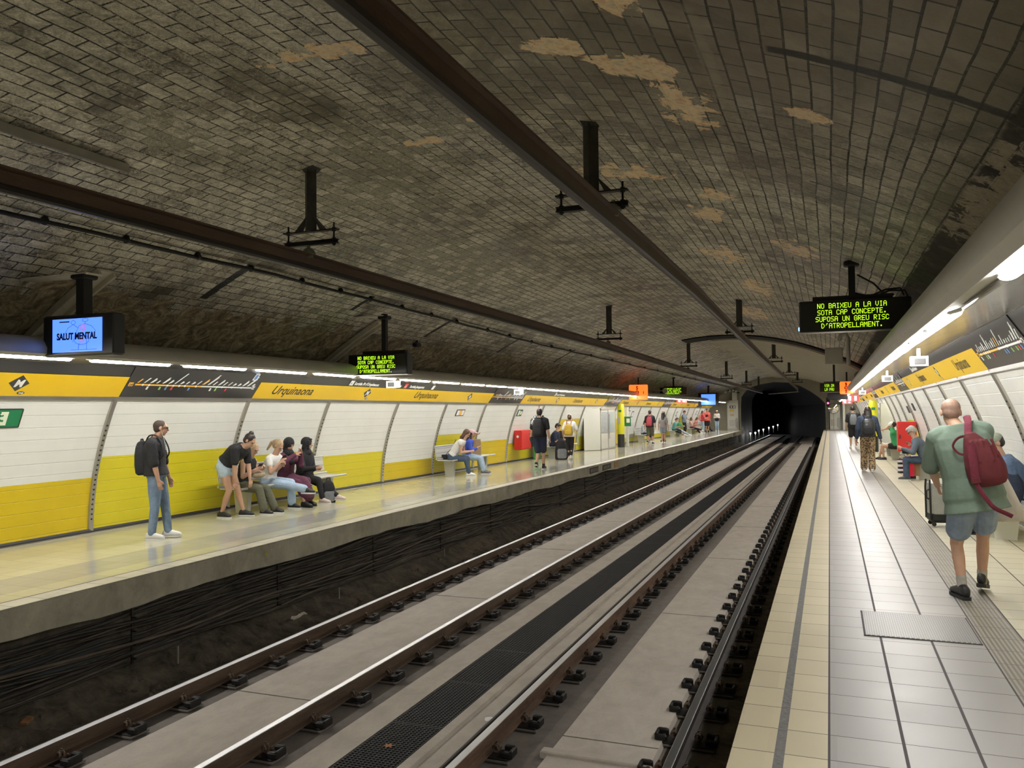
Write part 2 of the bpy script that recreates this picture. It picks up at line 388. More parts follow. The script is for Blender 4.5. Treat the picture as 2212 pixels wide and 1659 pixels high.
def panel_material(name, col, n_planks=.165, rough=.35):
    "enamelled horizontal slats: shallow grooves along the wall, soft oil-canning"
    m = bpy.data.materials.new(name); m.use_nodes = True; nt = m.node_tree; B = nt.nodes['Principled BSDF']; MATS[name] = m
    uvn = N(nt, 'ShaderNodeUVMap'); uvn.uv_map = 'UVMap'; sep = N(nt, 'ShaderNodeSeparateXYZ'); nt.links.new(uvn.outputs[0], sep.inputs[0])
    fr = math_n(nt, 'FRACT', math_n(nt, 'DIVIDE', sep.outputs[1], n_planks))
    gr = math_n(nt, 'MULTIPLY', math_n(nt, 'SUBTRACT', .035, math_n(nt, 'ABSOLUTE', math_n(nt, 'SUBTRACT', fr, .5))), 60, clamp=True)
    no = noise(nt, uvn.outputs[0], 1.3, 3, .5)
    c = ramp(nt, no, [(.3, tuple(x*.93 for x in col)), (.7, col)])
    c = mixc(nt, math_n(nt, 'MULTIPLY', gr, .35), c, tuple(x*.45 for x in col))
    nt.links.new(c, B.inputs['Base Color']); B.inputs['Roughness'].default_value = rough
    h = math_n(nt, 'ADD', math_n(nt, 'MULTIPLY', gr, -1.0), math_n(nt, 'MULTIPLY', no, 3.0))
    bp = N(nt, 'ShaderNodeBump'); bp.inputs['Strength'].default_value = .5; bp.inputs['Distance'].default_value = .006
    nt.links.new(h, bp.inputs['Height']); nt.links.new(bp.outputs[0], B.inputs['Normal'])
    return m

def concrete(name, c0, c1, scale=3, rough=.85, stretch=None, bump=.4, spots=None):
    m = bpy.data.materials.new(name); m.use_nodes = True; nt = m.node_tree; B = nt.nodes['Principled BSDF']; MATS[name] = m
    tc = N(nt, 'ShaderNodeTexCoord'); v = tc.outputs['Object']
    mp = N(nt, 'ShaderNodeMapping'); nt.links.new(v, mp.inputs[0]); mp.inputs['Scale'].default_value = stretch or (1, 1, 1)
    a = noise(nt, mp.outputs[0], scale, 8, .7, .4); b = noise(nt, v, .5, 3, .5)
    f = math_n(nt, 'ADD', math_n(nt, 'MULTIPLY', a, .7), math_n(nt, 'MULTIPLY', b, .3))
    c = ramp(nt, f, [(.35, c0), (.65, c1)])
    sp = noise(nt, v, 26, 4, .7); c = mixc(nt, ramp(nt, sp, [(.62, 0), (.72, .5)]), c, tuple(x*.45 for x in c0))
    nt.links.new(c, B.inputs['Base Color']); B.inputs['Roughness'].default_value = rough
    bp = N(nt, 'ShaderNodeBump'); bp.inputs['Strength'].default_value = bump; bp.inputs['Distance'].default_value = .01
    nt.links.new(noise(nt, v, 30, 6, .7), bp.inputs['Height']); nt.links.new(bp.outputs[0], B.inputs['Normal'])
    return m

M_vault = vault_material()
M_cream = tile_material('cream_tile', (.56, .49, .345), .42, phase=4.44)
M_grey = tile_material('grey_tile', (.30, .285, .28), .40, phase=4.44, spec=.42)
M_creamw = tile_material('cream_tile_wall_side', (.54, .50, .39), .36, phase=4.44)
M_tact = tile_material('ribbed_tile', (.29, .265, .23), .42, phase=4.44, ribs=.031)
M_lcream = tile_material('far_cream_tile', (.52, .50, .38), .13, phase=4.44, xp=(.33, -7.25), spec=.8, gw=.005)
M_lgrey = tile_material('far_grey_tile', (.40, .39, .36), .12, phase=4.44, xp=(.33, -7.25), spec=.8, gw=.005)
M_grout = mat('grout_line', (.075, .065, .07), .8)
M_filler = mat('joint_filler', (.17, .165, .165), .8, var=.25, vscale=30, bump=.8, bscale=50)
M_conc = concrete('fascia_concrete', (.29, .275, .225), (.54, .52, .44), 2.5, stretch=(1, 1, .8))
M_slab = concrete('track_slab', (.40, .355, .305), (.54, .49, .43), 4, stretch=(1, .6, 1))
M_slabd = concrete('track_slab_dark', (.125, .108, .095), (.20, .175, .155), 6)
M_dirt = concrete('soot_dirt', (.030, .025, .020), (.24, .20, .155), 5, bump=1.0)
M_black = mat('flat_black', (.006, .006, .006), .95)  # plain black for gap strip, platform underside, tunnel end and floor, wall backing
M_white_panel = panel_material('white_enamel_slats', (.74, .74, .70))
M_yel_panel = panel_material('yellow_enamel_slats', (.66, .57, .02))
M_yel_panel2 = panel_material('deep_yellow_enamel_slats', (.66, .49, .01))
M_steel = mat('brushed_steel', (.45, .44, .42), .32, 1.0, var=.1, vscale=4)
M_rib = mat('rib_metal', (.50, .48, .44), .38, .9)
M_ribd = mat('rib_shadow', (.035, .033, .033), .6)
M_canopy = mat('polished_canopy', (.62, .60, .55), .16, .95, bump=.15, bscale=3)
M_duct = mat('painted_duct', (.40, .385, .33), .45, .15, var=.08, vscale=2)
M_tube = mat('tube_glow', (1, 1, 1), .5, emis=(1.0, .985, .945), estr=LAMP_STRENGTH)
M_rust = mat('rail_rust', (.115, .075, .05), .75, .1, var=.35, vscale=7, bump=.4, bscale=40, stretch=(1, .25, 1))
M_railtop = mat('rail_polished', (.78, .78, .80), .42, 1.0, var=.1, vscale=5, stretch=(1, .2, 1))
M_iron = mat('black_iron', (.016, .014, .013), .55, .3)
M_beam = mat('brown_painted_beam', (.085, .052, .036), .5, .2, var=.3, vscale=3, bump=.15, stretch=(1, .3, 1))
M_band_y = mat('sign_yellow', (.72, .46, .008), .35)
M_band_k = mat('sign_black', (.035, .034, .035), .25)
M_ink = mat('sign_ink', (.03, .018, .008), .5)
M_wht = mat('white_paint', (.8, .8, .78), .4)
M_plaster = concrete('smooth_plaster', (.42, .39, .31), (.52, .485, .39), 2, bump=.1)
M_endwall = concrete('end_wall_stone', (.34, .32, .26), (.44, .41, .34), 3, stretch=(1, 1, 6))
# ---------------------------------------------------------------- the shell
XC, RV, APEX = -3.755, 9.7, 4.6
Y0, YE = -5.0, 75.0
def vault_xz(s):
    t = s/RV; return (XC+RV*math.sin(t), APEX-RV+RV*math.cos(t))
prof = [vault_xz(-6.9+13.8*i/60) for i in range(61)]
b = MB()
ys = [Y0+i*(YE-Y0)/80 for i in range(81)]
for a in range(80):
    for k in range(60):
        s0, s1 = -6.9+13.8*k/60, -6.9+13.8*(k+1)/60
        q = []
        for (y, s) in ((ys[a], s0), (ys[a], s1), (ys[a+1], s1), (ys[a+1], s0)):
            x, z = vault_xz(s); q.append((x, y, z+zo(y)))
        # beyond the step the far right part of the vault is plastered
        b.face(q, M_vault, [(ys[a], s0), (ys[a], s1), (ys[a+1], s1), (ys[a+1], s0)])
o = b.build('ceiling', smooth=True); struct(o)
# weld
bm = bmesh.new(); bm.from_mesh(o.data); bmesh.ops.remove_doubles(bm, verts=bm.verts, dist=.001); bm.to_mesh(o.data); bm.free()
# plaster lining of the far bay, hung just below the bricks, with a black strip painting the shade of the gap at its front edge
b = MB()
pts = [vault_xz(s) for s in [-.6+i*.3 for i in range(21)]]
inner = [(XC+(x-XC)*.975, z-.10) for (x, z) in pts]
b.extr(inner+list(reversed(pts)), 33.6, YE, M_plaster, cap=True)
struct(b.build('ceiling_lining', smooth=30)); bpy.data.objects['ceiling_lining'].name = 'ceiling.001'
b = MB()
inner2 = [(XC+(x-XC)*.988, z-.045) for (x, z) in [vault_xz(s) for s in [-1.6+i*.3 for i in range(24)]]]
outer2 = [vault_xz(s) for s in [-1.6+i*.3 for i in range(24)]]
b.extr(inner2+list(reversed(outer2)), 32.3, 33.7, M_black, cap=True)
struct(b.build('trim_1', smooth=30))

# right platform
RX0, RX1 = -.51, 2.55
b = MB()
cols = [(-.51, -.30, M_cream), (-.30, -.25, M_filler), (-.25, -.045, M_cream), (-.045, -.033, M_grout), (-.033, .315, M_grey), (.315, .332, M_grout), (.332, .662, M_grey), (.662, .679, M_grout),
        (.679, 1.015, M_grey), (1.015, 1.027, M_grout), (1.027, 1.30, M_tact), (1.30, 1.312, M_grout), (1.312, 1.70, M_creamw), (1.70, 1.712, M_grout), (1.712, 2.10, M_creamw), (2.10, 2.112, M_grout), (2.112, RX1+.1, M_creamw)]
yy = [Y0+i for i in range(int(YE-Y0)+1)]
for (xa, xb, mm) in cols:
    for ya, yb in zip(yy, yy[1:]):
        b.face([(xa, ya, zo(ya)), (xb, ya, zo(ya)), (xb, yb, zo(yb)), (xa, yb, zo(yb))], mm)
struct(b.build('floor'))
b = MB()
b.extr([(-.51, -.004), (-.51, -.25), (-.75+.45, -.30), (RX1+.1, -.30), (RX1+.1, -.004)], Y0, YE, M_conc)
struct(b.build('floor'))
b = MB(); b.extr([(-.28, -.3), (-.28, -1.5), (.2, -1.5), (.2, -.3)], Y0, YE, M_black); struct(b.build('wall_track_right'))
# left platform
LX1, LX0 = -7.0, -10.2
b = MB()
lc = [(-10.3, -9.24, M_lcream), (-9.24, -8.25, M_lcream), (-8.25, -7.91, M_lgrey), (-7.91, -7.58, M_lgrey), (-7.58, -7.27, M_lcream), (-7.27, -7.245, M_grout), (-7.245, -7.0, M_creamw)]
for (xa, xb, mm) in lc:
    for ya, yb in zip(yy, yy[1:]):
        b.face([(xa, ya, zo(ya)), (xb, ya, zo(ya)), (xb, yb, zo(yb)), (xa, yb, zo(yb))], mm)
struct(b.build('floor'))
b = MB()
rnd = random.Random(3)
# slab edge with a slightly ragged underside
ny = 260; k = b.mi(M_conc)
for i in range(ny+1):
    y = Y0+(YE-Y0)*i/ny; d = zo(y); r = rnd.uniform(-.012, .012)+.02*math.sin(y*1.7)
    for (x, z) in ((-10.3, -.004), (-7.0, -.004), (-6.995, -.02), (-7.0, -.30+r), (-7.3, -.34+r), (-10.3, -.34)): b.v.append((x, y, z+d))
for i in range(ny):
    for j in range(6):
        c = (j+1) % 6; b.f.append((i*6+j, i*6+c, (i+1)*6+c, (i+1)*6+j)); b.m.append(k)
struct(b.build('floor'))
# recess below the left platform, dirt bank
b = MB(); b.extr([(-7.55, -.3), (-7.45, -1.0), (-7.3, -1.35), (-7.8, -1.35), (-7.8, -.3)], Y0, YE, M_dirt); struct(b.build('wall_track_left'))
b = MB(); rnd = random.Random(5)
ny, nx = 420, 9
for i in range(ny+1):
    y = Y0+(YE-Y0)*i/ny
    for j in range(nx+1):
        x = -7.5+1.02*j/nx; base = -1.02-.26*min(1, j/5.0)
        z = base+(.05 if 0 < j < nx else 0)*(mnoise.noise(Vector((x*5, y*3.1, 0)))*1.4+.6*mnoise.noise(Vector((x*14, y*11, 4))))
        b.v.append((x, y, z+zo(y)))
k = b.mi(M_dirt)
for i in range(ny):
    for j in range(nx):
        a = i*(nx+1)+j; b.f.append((a, a+1, a+nx+2, a+nx+1)); b.m.append(k)
struct(b.build('floor', smooth=True))

# track bed: one long cast-in slab with lower strips under the rails
ZT = -1.0
zb = ZT-.15      # underside of the rails
b = MB()
bed = [(-6.52, -1.45), (-6.50, -1.12), (-6.36, -1.10), (-6.34, zb-.04), (-5.82, zb-.04), (-5.80, zb+.005), (-4.92, zb+.005), (-4.90, zb-.04), (-4.22, zb-.04), (-4.20, zb+.01), (-3.87, zb+.01), (-3.865, zb-.10),
       (-3.345, zb-.10), (-3.34, zb+.012), (-3.24, zb+.012), (-3.235, zb-.03), (-3.17, zb-.03), (-3.165, zb+.02), (-2.86, zb+.02), (-2.85, zb-.04), (-2.28, zb-.04), (-2.27, zb+.005), (-1.42, zb+.005), (-1.40, zb-.04), (-1.0, zb-.04), (-.28, zb-.10), (-.28, -1.5)]
mm = [M_slab]*len(bed)
for i, (x, z) in enumerate(bed):
    x2, z2 = bed[(i+1) % len(bed)]
    if abs(z-(zb-.04)) < .001 and abs(z2-(zb-.04)) < .001: mm[i] = M_slabd
    if z < zb-.05 or z2 < zb-.05: mm[i] = M_dirt
mm[11] = M_slabd
b.extr(bed, Y0, 75.4, mm, step=1.5)
struct(b.build('floor'))
for i in range(1, len(bed)): pass
# fine casting joints across the slab
b = MB()
for y in [7.05+4.6*i for i in range(14)]:
    for (xa, xb) in ((-5.8, -4.92), (-4.2, -3.87), (-2.27, -1.42)):
        b.box(((xa+xb)/2, y, zb+.006+zo(y)), (xb-xa, .012, .004), M_dirt)
struct(b.build('trim_2'))
# the raised sill across the right-hand slab close to the camera
b = MB(); b.bevbox((-1.86, 6.66, zb-.0), (.95, .10, .07), M_slab, .01); struct(b.build('trim_3'))

# wall panels, curved, with their own colours bay by bay
def wl(z): return LX0+.125*z*z
def wr(z): return RX1-.115*z*z
RIB_L = [-4.9, -2.1, .7, 3.5, 6.3, 9.14, 12.1, 14.65, 17.6, 20.3, 23.05, 25.8, 28.5, 31.05, 33.9]+[33.9+2.8*i for i in range(1, 15)]
RIB_L = [y for y in RIB_L if y < 73.5]
YELL_L = {3: .9, 4: .81, 5: 1.11, 6: .93, 7: .785, 8: .47, 9: 1.09, 10: .80, 11: .645, 12: .83, 13: 1.41, 14: .64, 15: .7, 16: 1.35, 17: .3, 18: .45, 19: .4, 20: .3, 21: .35, 22: .9, 23: 1.35, 24: .3, 25: .5, 26: .4}
DEEP = {4, 8, 10, 13, 16, 22}
def wall(side, ribs, yell, fx, ztop, name):
    b = MB(); nz = 14
    for i, (ya, yb) in enumerate(zip(ribs, ribs[1:]+[YE-1.5 if side < 0 else YE-1.5])):
        zy = yell.get(i, .8)
        zs = sorted(set([.055+(zy-.055)*j/5 for j in range(6)]+[zy+(ztop-zy)*j/9 for j in range(10)]))
        for za, zb_ in zip(zs, zs[1:]):
            m = (M_yel_panel2 if i in DEEP else M_yel_panel) if zb_ <= zy+.001 else M_white_panel
            q = []; uvs = []
            for (y, z) in ((ya, za), (yb, za), (yb, zb_), (ya, zb_)):
                q.append((fx(z), y, z+zo(y))); uvs.append((y, z))
            if side > 0: q.reverse(); uvs.reverse()
            b.face(q, m, uvs)
    o = b.build(name, smooth=False); struct(o)
    return o
wall_l = wall(-1, RIB_L, YELL_L, wl, 1.99, 'wall_left')
RIB_R = [9.45-2.85*i for i in range(5, 0, -1)]+[9.45+2.85*i for i in range(23)]
RIB_R = [y for y in RIB_R if y < 73.5]
YELL_R = {i: .9 for i in range(40)}
for i, y in enumerate(RIB_R):
    YELL_R[i] = {5: .82, 6: .82, 7: 1.08, 8: .5, 9: .4, 10: .5, 11: 1.35, 12: .5}.get(i, .6 if i % 3 else 1.0)
wall_r = wall(1, RIB_R, YELL_R, wr, 2.20, 'wall_right')
# ribs: folded metal strips with round holes on both faces
def rib(side, fx, ztop, y, near):
    b = MB(); n = 20; w, dp = .055, .055
    sgn = 1 if side < 0 else -1
    zs = [.03+(ztop-.03)*i/n for i in range(n+1)]
    A = []; B_ = []; C_ = []; D = []
    for z in zs:
        x = fx(z)
        A.append((x, y-w, z+zo(y))); B_.append((x+sgn*dp*.55, y-w*.9, z+zo(y))); C_.append((x+sgn*dp, y, z+zo(y))); D.append((x, y+w, z+zo(y)))
    rings = [[A[i], B_[i], C_[i], D[i]] for i in range(n+1)]
    b.rings(rings, M_rib, close=False)
    # holes (light discs with dark neighbours), as separate small plates lying on the folded faces
    if near:
        cnt = 20 if near > 1 else 16
        for i in range(cnt):
            z = .2+(ztop-.42-.2)*i/(cnt-1); x = fx(z)
            dz = .02; t = (fx(z+.05)-fx(z-.05))/.1
            upv = Vector((t, 0, 1)).normalized()
            for (px, py, mm, r, dirv) in ((x+sgn*(dp*.775+.003), y-w*.45-.004, M_ribd, .015, Vector((sgn*.022, .045, 0))), (x+sgn*(dp*.5+.004), y+w*.5+.003, M_wht_hole if z > yell_at(side, y+.3) else M_yel_hole, .021, Vector((-sgn*.05, .05, 0)))):
                r_ = dirv.normalized(); c = Vector((px, py, z+zo(y)))
                b.face([c+r_*(r*math.cos(a*PI/4))+upv*(r*math.sin(a*PI/4)) for a in range(8)], mm)
    return b
M_wht_hole = mat('hole_white', (.8, .79, .74), .5); M_yel_hole = mat('hole_yellow', (.8, .66, .05), .5)
def yell_at(side, y):
    R, Y_ = (RIB_L, YELL_L) if side < 0 else (RIB_R, YELL_R)
    i = max([j for j, q in enumerate(R) if q <= y] or [0]); return Y_.get(i, .8)
for side, R, fx, zt, par in ((-1, RIB_L, wl, 1.99, wall_l), (1, RIB_R, wr, 2.20, wall_r)):
    for y in R:
        if y < 5: continue
        rib(side, fx, zt, y, 2 if y < 36 else 1).build('wall_rib', par)
# skirting rail and the dark slot under the panels
for side, fx, par, nm in ((-1, wl, wall_l, 'baseboard_left'), (1, wr, wall_r, 'baseboard_right')):
    b = MB(); s = 1 if side < 0 else -1; x = fx(0)
    P = [(x-.02*s, 0), (x+.10*s, 0), (x+.10*s, .012), (x+.045*s, .014), (x+.045*s, .03), (x+.03*s, .055), (x-.02*s, .055)]
    if side > 0: P.reverse()
    b.extr(P, Y0, YE-1.5, [M_steel, M_steel, M_steel, M_ribd, M_ribd, M_steel, M_steel][::s] if s > 0 else M_steel)
    struct(b.build(nm))

# end wall with the tunnel mouth
ye = YE; d = zo(ye)
PORT = [(-7.3, -1.6), (-7.3, 2.0), (-7.22, 2.9), (-6.85, 3.42), (-6.35, 3.75), (-5.6, 3.98), (-4.5, 4.15), (-3.3, 4.08), (-2.35, 3.78), (-1.5, 3.28), (-.8, 2.75), (-.35, 2.25), (-.33, 1.0), (-.33, -1.6)]
PORT = [(x, z+0) for x, z in PORT]
b = MB()
# strips from the portal outline to the vault
def top_at(x):
    t = (x-XC)/RV; return APEX-RV+RV*math.sqrt(max(0, 1-t*t))+.05
xs = sorted(set([x for x, z in PORT]+[-10.4, -9, -8.2, 0.2, 1.2, 2.2, 2.8]))
def port_top(x):
    P = [p for p in PORT[1:-1]]
    for (xa, za), (xb, zb_) in zip(P, P[1:]):
        if xa <= x <= xb and xb > xa: return za+(zb_-za)*(x-xa)/(xb-xa)
    return None
for xa, xb in zip(xs, xs[1:]):
    xm = (xa+xb)/2
    pa, pb = (port_top(xa+1e-4), port_top(xb-1e-4)) if -7.3 <= xm <= -.33 else (-1.6, -1.6)
    b.face([(xa, ye, pa+d), (xb, ye, pb+d), (xb, ye, top_at(xb)+d), (xa, ye, top_at(xa)+d)], M_endwall)
struct(b.build('wall_end'))
b = MB()
for (x0, x1, z0, z1, mm) in ((-9.9, -8.6, 0, 1.55, M_endwall),):
    b.box(((x0+x1)/2, ye-.02, (z0+z1)/2+d), (x1-x0, .04, z1-z0), mm)
    b.box(((x0+x1)/2, ye-.05, z1+.02+d), (x1-x0, .06, .04), M_plaster)
struct(b.build('trim_4'))
# tunnel beyond: bends away to the left, lined in near black
b = MB()
rings = []
for i in range(24):
    t = i/23; y = ye+t*46; sh = -(t*t)*7.0; zf = zo(ye)-.0082*(y-ye)
    sc = 1-.12*min(1, t*3)
    rings.append([(XC+(x-XC)*sc+sh, y, z*1.0+zf) for (x, z) in PORT])
M_tun = concrete('tunnel_lining', (.010, .010, .010), (.035, .034, .032), 1.5, bump=.6)
b.rings(rings, M_tun, close=False)
struct(b.build('wall_tunnel', smooth=30))
b = MB(); b.rings([[(XC-14+4, ye+46, -2), (XC+10, ye+46, -2), (XC+10, ye+46, 6), (XC-14+4, ye+46, 6)]], M_black); b.face([(XC-18, ye+46, -3), (XC+10, ye+46, -3), (XC+10, ye+46, 6), (XC-18, ye+46, 6)], M_black)
struct(b.build('wall_tunnel_end'))
b = MB(); b.face([(-16, 74, -1.35+zo(74)), (0, 74, -1.35+zo(74)), (0, ye+46, -1.35+zo(ye+46)), (-16, ye+46, -1.35+zo(ye+46))], M_black); struct(b.build('floor'))
# wall closing the station behind the camera
b = MB(); b.face([(-10.6, Y0, -1.6), (3, Y0, -1.6), (3, Y0, 5), (-10.6, Y0, 5)], M_endwall); struct(b.build('wall_back'))
# backing of the lower haunches behind panels
b = MB()
b.face([(-10.35, Y0, -.2), (-10.35, YE, -.8), (-10.35, YE, 3), (-10.35, Y0, 3)], M_black); b.face([(2.9, Y0, -.2), (2.9, YE, -.8), (2.9, YE, 3), (2.9, Y0, 3)], M_black)
struct(b.build('wall_backing'))

# canopies and light lines
def canopy(side):
    if side < 0:
        pan = [(-9.30, 2.41), (-8.47, 2.455), (-8.47, 2.475), (-9.30, 2.43)]
        duct = [(-8.47, 2.44), (-8.20, 2.40), (-8.155, 2.43), (-8.15, 2.50), (-8.20, 2.575), (-8.32, 2.62), (-8.6, 2.66), (-9.25, 2.70), (-9.25, 2.50), (-8.5, 2.50)]
        lo, hi = (wl(1.99)+.03, 1.985), (-9.33, 2.44)
    else:
        pan = [(1.64, 2.66), (.93, 2.50), (.93, 2.48), (1.64, 2.64)]
        duct = [(.95, 2.50), (.93, 2.44), (.70, 2.37), (.635, 2.40), (.61, 2.47), (.64, 2.56), (.74, 2.64), (1.0, 2.74), (1.6, 2.86), (1.6, 2.68)]
        lo, hi = (wr(2.20)-.03, 2.195), (1.66, 2.66)
    return pan, duct, lo, hi
CAN = {}
for side, nm in ((-1, 'left'), (1, 'right')):
    pan, duct, lo, hi = canopy(side); CAN[side] = (lo, hi)
    b = MB(); b.extr(pan, Y0, YE-1.6, M_canopy, flip=side > 0); struct(b.build('ceiling_canopy_'+nm)); bpy.data.objects['ceiling_canopy_'+nm].name = 'trim_%d' % (5 if side < 0 else 6)
    b = MB(); b.extr(duct, Y0, YE-1.6, M_duct); struct(b.build('trim_%d' % (7 if side < 0 else 8), smooth=40))
    # sign band backing and its lower metal lip
    s = 1 if side < 0 else -1
    b = MB()
    P = [lo, hi, (hi[0]-.06*s, hi[1]+.0), (lo[0]-.06*s, lo[1])]
    b.extr(P, Y0, YE-2.5, M_band_k)
    b.extr([(lo[0]+.012*s, lo[1]+.004), (lo[0]-.05*s, lo[1]+.004), (lo[0]-.05*s, lo[1]-.045), (lo[0]+.004*s, lo[1]-.045)], Y0, YE-1.6, M_steel)
    b.extr([(hi[0]+.02*s, hi[1]+.02), (hi[0]-.05*s, hi[1]+.02), (hi[0]-.05*s, hi[1]-.015), (hi[0]+.02*s, hi[1]-.015)], Y0, YE-1.6, M_steel)
    struct(b.build('trim_%d' % (9 if side < 0 else 10)))
# lamps: one tube after another in the duct mouth
def lamp_mesh():
    b = MB(); L = 1.22
    pr = [(.052*math.cos(PI+PI*i/8), .030*math.sin(PI+PI*i/8)) for i in range(9)]
    rings = [[(x, -L/2, z) for x, z in pr], [(x, L/2, z) for x, z in pr]]
    b.rings(rings, M_tube, cap=True, close=True)
    return b
b = lamp_mesh()
lamp_proto = None
M_offtube = mat('dead_tube', (.42, .40, .36), .3)
for side in (-1, 1):
    y = Y0+.7+(.45 if side > 0 else 0); k_ = 0
    while y < YE-2:
        x, z = (-8.335, 2.405) if side < 0 else (.815, 2.385)
        lab = 'white fluorescent tube in the long light line above the %s platform' % ('far left' if side < 0 else 'right')
        if lamp_proto is None:
            lamp_proto = empty('ceiling_light', (x, y, z+zo(y)), lab, 'ceiling light', 'tubes of the left light line')
            b.build('tube', lamp_proto, smooth=40)
            e = MB(); e.bevbox((0, -.64, .012), (.09, .06, .03), M_wht, .01); e.build('end_cap', lamp_proto)
            e = MB(); e.bevbox((0, .64, .012), (.09, .06, .03), M_wht, .01); e.build('end_cap', lamp_proto)
            lamp_proto.rotation_euler = (-.0082, 0, 0)
        elif side > 0 and abs(y-5.45) < .4:
            e = empty('ceiling_light', (x, y, z), 'unlit tube, the one dark gap in the right light line near the camera', 'ceiling light'); e.rotation_euler = (0, -.25, 0)
            q = MB(); q.tube([(.02, -.62, .0), (.02, .62, .0)], .016, M_offtube, 8); q.build('tube', e, smooth=True)
            q = MB(); q.box((-.01, 0, .035), (.13, 1.30, .01), M_ribd); q.build('tray', e)
        else:
            c = dup(lamp_proto, (x, y, z+zo(y)), None, lab, 'tubes of the %s light line' % ('left' if side < 0 else 'right'))
            c.rotation_euler = (0 if y < 10 else -.0082, 0 if side < 0 else -.25, 0)
        y += 1.55; k_ += 1
# ---------------------------------------------------------------- rails and fastenings
RAILS = [(-6.18, 'far left rail, along the cable recess of the left platform', .22, 5.16), (-4.64, 'second rail from the left, bright head catching the lamps', .22, 5.85),
         (-2.79, 'third rail from the left, orange rust on its side beside the slab', .18, 6.51), (-1.22, 'rail nearest the right platform edge, its far side in black shade', -.22, 5.9)]
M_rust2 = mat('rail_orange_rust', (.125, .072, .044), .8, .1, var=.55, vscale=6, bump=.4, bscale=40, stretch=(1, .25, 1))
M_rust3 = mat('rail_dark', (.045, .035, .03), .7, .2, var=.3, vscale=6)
rp = [(-.036, 0), (-.03, .003), (.03, .003), (.036, 0), (.036, -.035), (.012, -.045), (.009, -.125), (.062, -.138), (.065, -.15), (-.065, -.15), (-.062, -.138), (-.009, -.125), (-.012, -.045), (-.036, -.035)]
def fastening(sides):
    b = MB()
    w0 = .25 if -1 in sides else .07; w1 = .25
    b.box(((w1-w0)/2, 0, -.168), (w0+w1, .22, .014), M_slabd)
    b.bevbox(((w1-w0)/2, 0, -.155), (w0+w1-.03, .19, .018), M_iron, .006)
    for s in sides:
        # cast shoulder with a recess for the bolt
        b.bevbox((s*.215, .052, -.115), (.10, .045, .075), M_iron, .014)
        b.bevbox((s*.215, -.052, -.125), (.10, .045, .055), M_iron, .012)
        b.bevbox((s*.255, 0, -.12), (.03, .13, .07), M_iron, .012)
        b.lathe((s*.195, 0, -.145), [(.022, 0), (.022, .018), (.016, .02), (.014, .034), (.0, .036)], M_rust3, 6)
        # spring clip: a coil standing over the rail foot
        pts = []
        for i in range(26):
            a = i/25*4*PI
            pts.append((s*(.105+.028*math.cos(a)), -.036+.072*i/25, -.098+.030*math.sin(a)))
        b.tube(pts, .009, M_rust, 6)
        b.tube([(s*.105, 0, -.14), (s*.105, 0, -.045)], .011, M_rust3, 6)
        b.lathe((s*.105, 0, -.075), [(.02, 0), (.02, .016), (.012, .018), (.0, .03)], M_rust, 6)
    return b
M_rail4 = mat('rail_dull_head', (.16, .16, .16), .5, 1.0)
fast_me = None
for i, (x, lab, off, ph) in enumerate(RAILS):
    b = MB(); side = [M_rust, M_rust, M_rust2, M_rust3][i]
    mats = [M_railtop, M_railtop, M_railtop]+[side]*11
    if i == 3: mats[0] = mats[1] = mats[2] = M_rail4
    b.extr([(x+a, -1.0+z) for a, z in rp], Y0, 96.0, mats, step=2.0)
    r = b.build('rail', smooth=False); tag(r, lab, 'rail', 'running rails')
    n = 0; y = ph-.7*7
    if i == 3: fast_me = None
    while y < 66.5 and n < 98:
        if fast_me is None:
            f = fastening((1,) if i < 3 else (-1, 1)).build('rail_fastening', r, smooth=30); fast_me = f.data
        else:
            f = bpy.data.objects.new('rail_fastening', fast_me); COL.objects.link(f); f.parent = r
        f.location = (x, y, -1.0+zo(y)); y += .7; n += 1
# guard strip lying against the third rail
b = MB(); b.extr([(-2.90, -1.03), (-2.87, -1.02), (-2.87, -1.13), (-2.90, -1.13)], Y0, 66, M_rust3); tag(b.build('guard_rail'), 'thin dark guard strip along the left flank of the third rail', 'guard rail')
# sleepers where the slab stops, towards the tunnel
sl = None
for row, (xa, xb) in enumerate(((-6.0, -4.85), (-2.6, -1.4))):
    for k in range(10):
        y = 76.4+k*1.9+row*.5
        lab = 'pale concrete sleeper in the %s track at the tunnel mouth' % ('left', 'right')[row]
        if sl is None:
            sl = MB(); sl.bevbox((0, 0, 0), (1.15, .42, .12), M_slab, .02); s_ = sl.build('sleeper'); sl = s_
        else:
            s_ = bpy.data.objects.new('sleeper', sl.data); COL.objects.link(s_)
        s_.location = ((xa+xb)/2, y, -1.19+zo(y)); tag(s_, lab, 'sleeper', 'sleepers of the %s track' % ('left', 'right')[row])
# drain grating: metre-long lengths
M_grate = mat('grating_rubber', (.022, .021, .022), .6, .2)
def grate():
    b = MB(); w, L = .51, 1.19
    for i in range(14): b.box((-w/2+.01+(w-.02)*i/13, 0, 0), (.010, L, .022), M_grate)
    for j in range(31): b.box((0, -L/2+.01+(L-.02)*j/30, .002), (w, .012 if j not in (0, 30) else .02, .022), M_grate)
    return b
g0 = None; y = -1.0; i = 0
while y < 66:
    if g0 is None: g = grate().build('drain_grating'); g0 = g
    else: g = bpy.data.objects.new('drain_grating', g0.data); COL.objects.link(g)
    g.location = (-3.605, y, zb-.004+zo(y)); g.rotation_euler = (0 if y < 10 else -.0082, 0, 0)
    tag(g, 'length of black drain grating between the two tracks', 'drain grating', 'drain gratings between the tracks')
    y += 1.205; i += 1
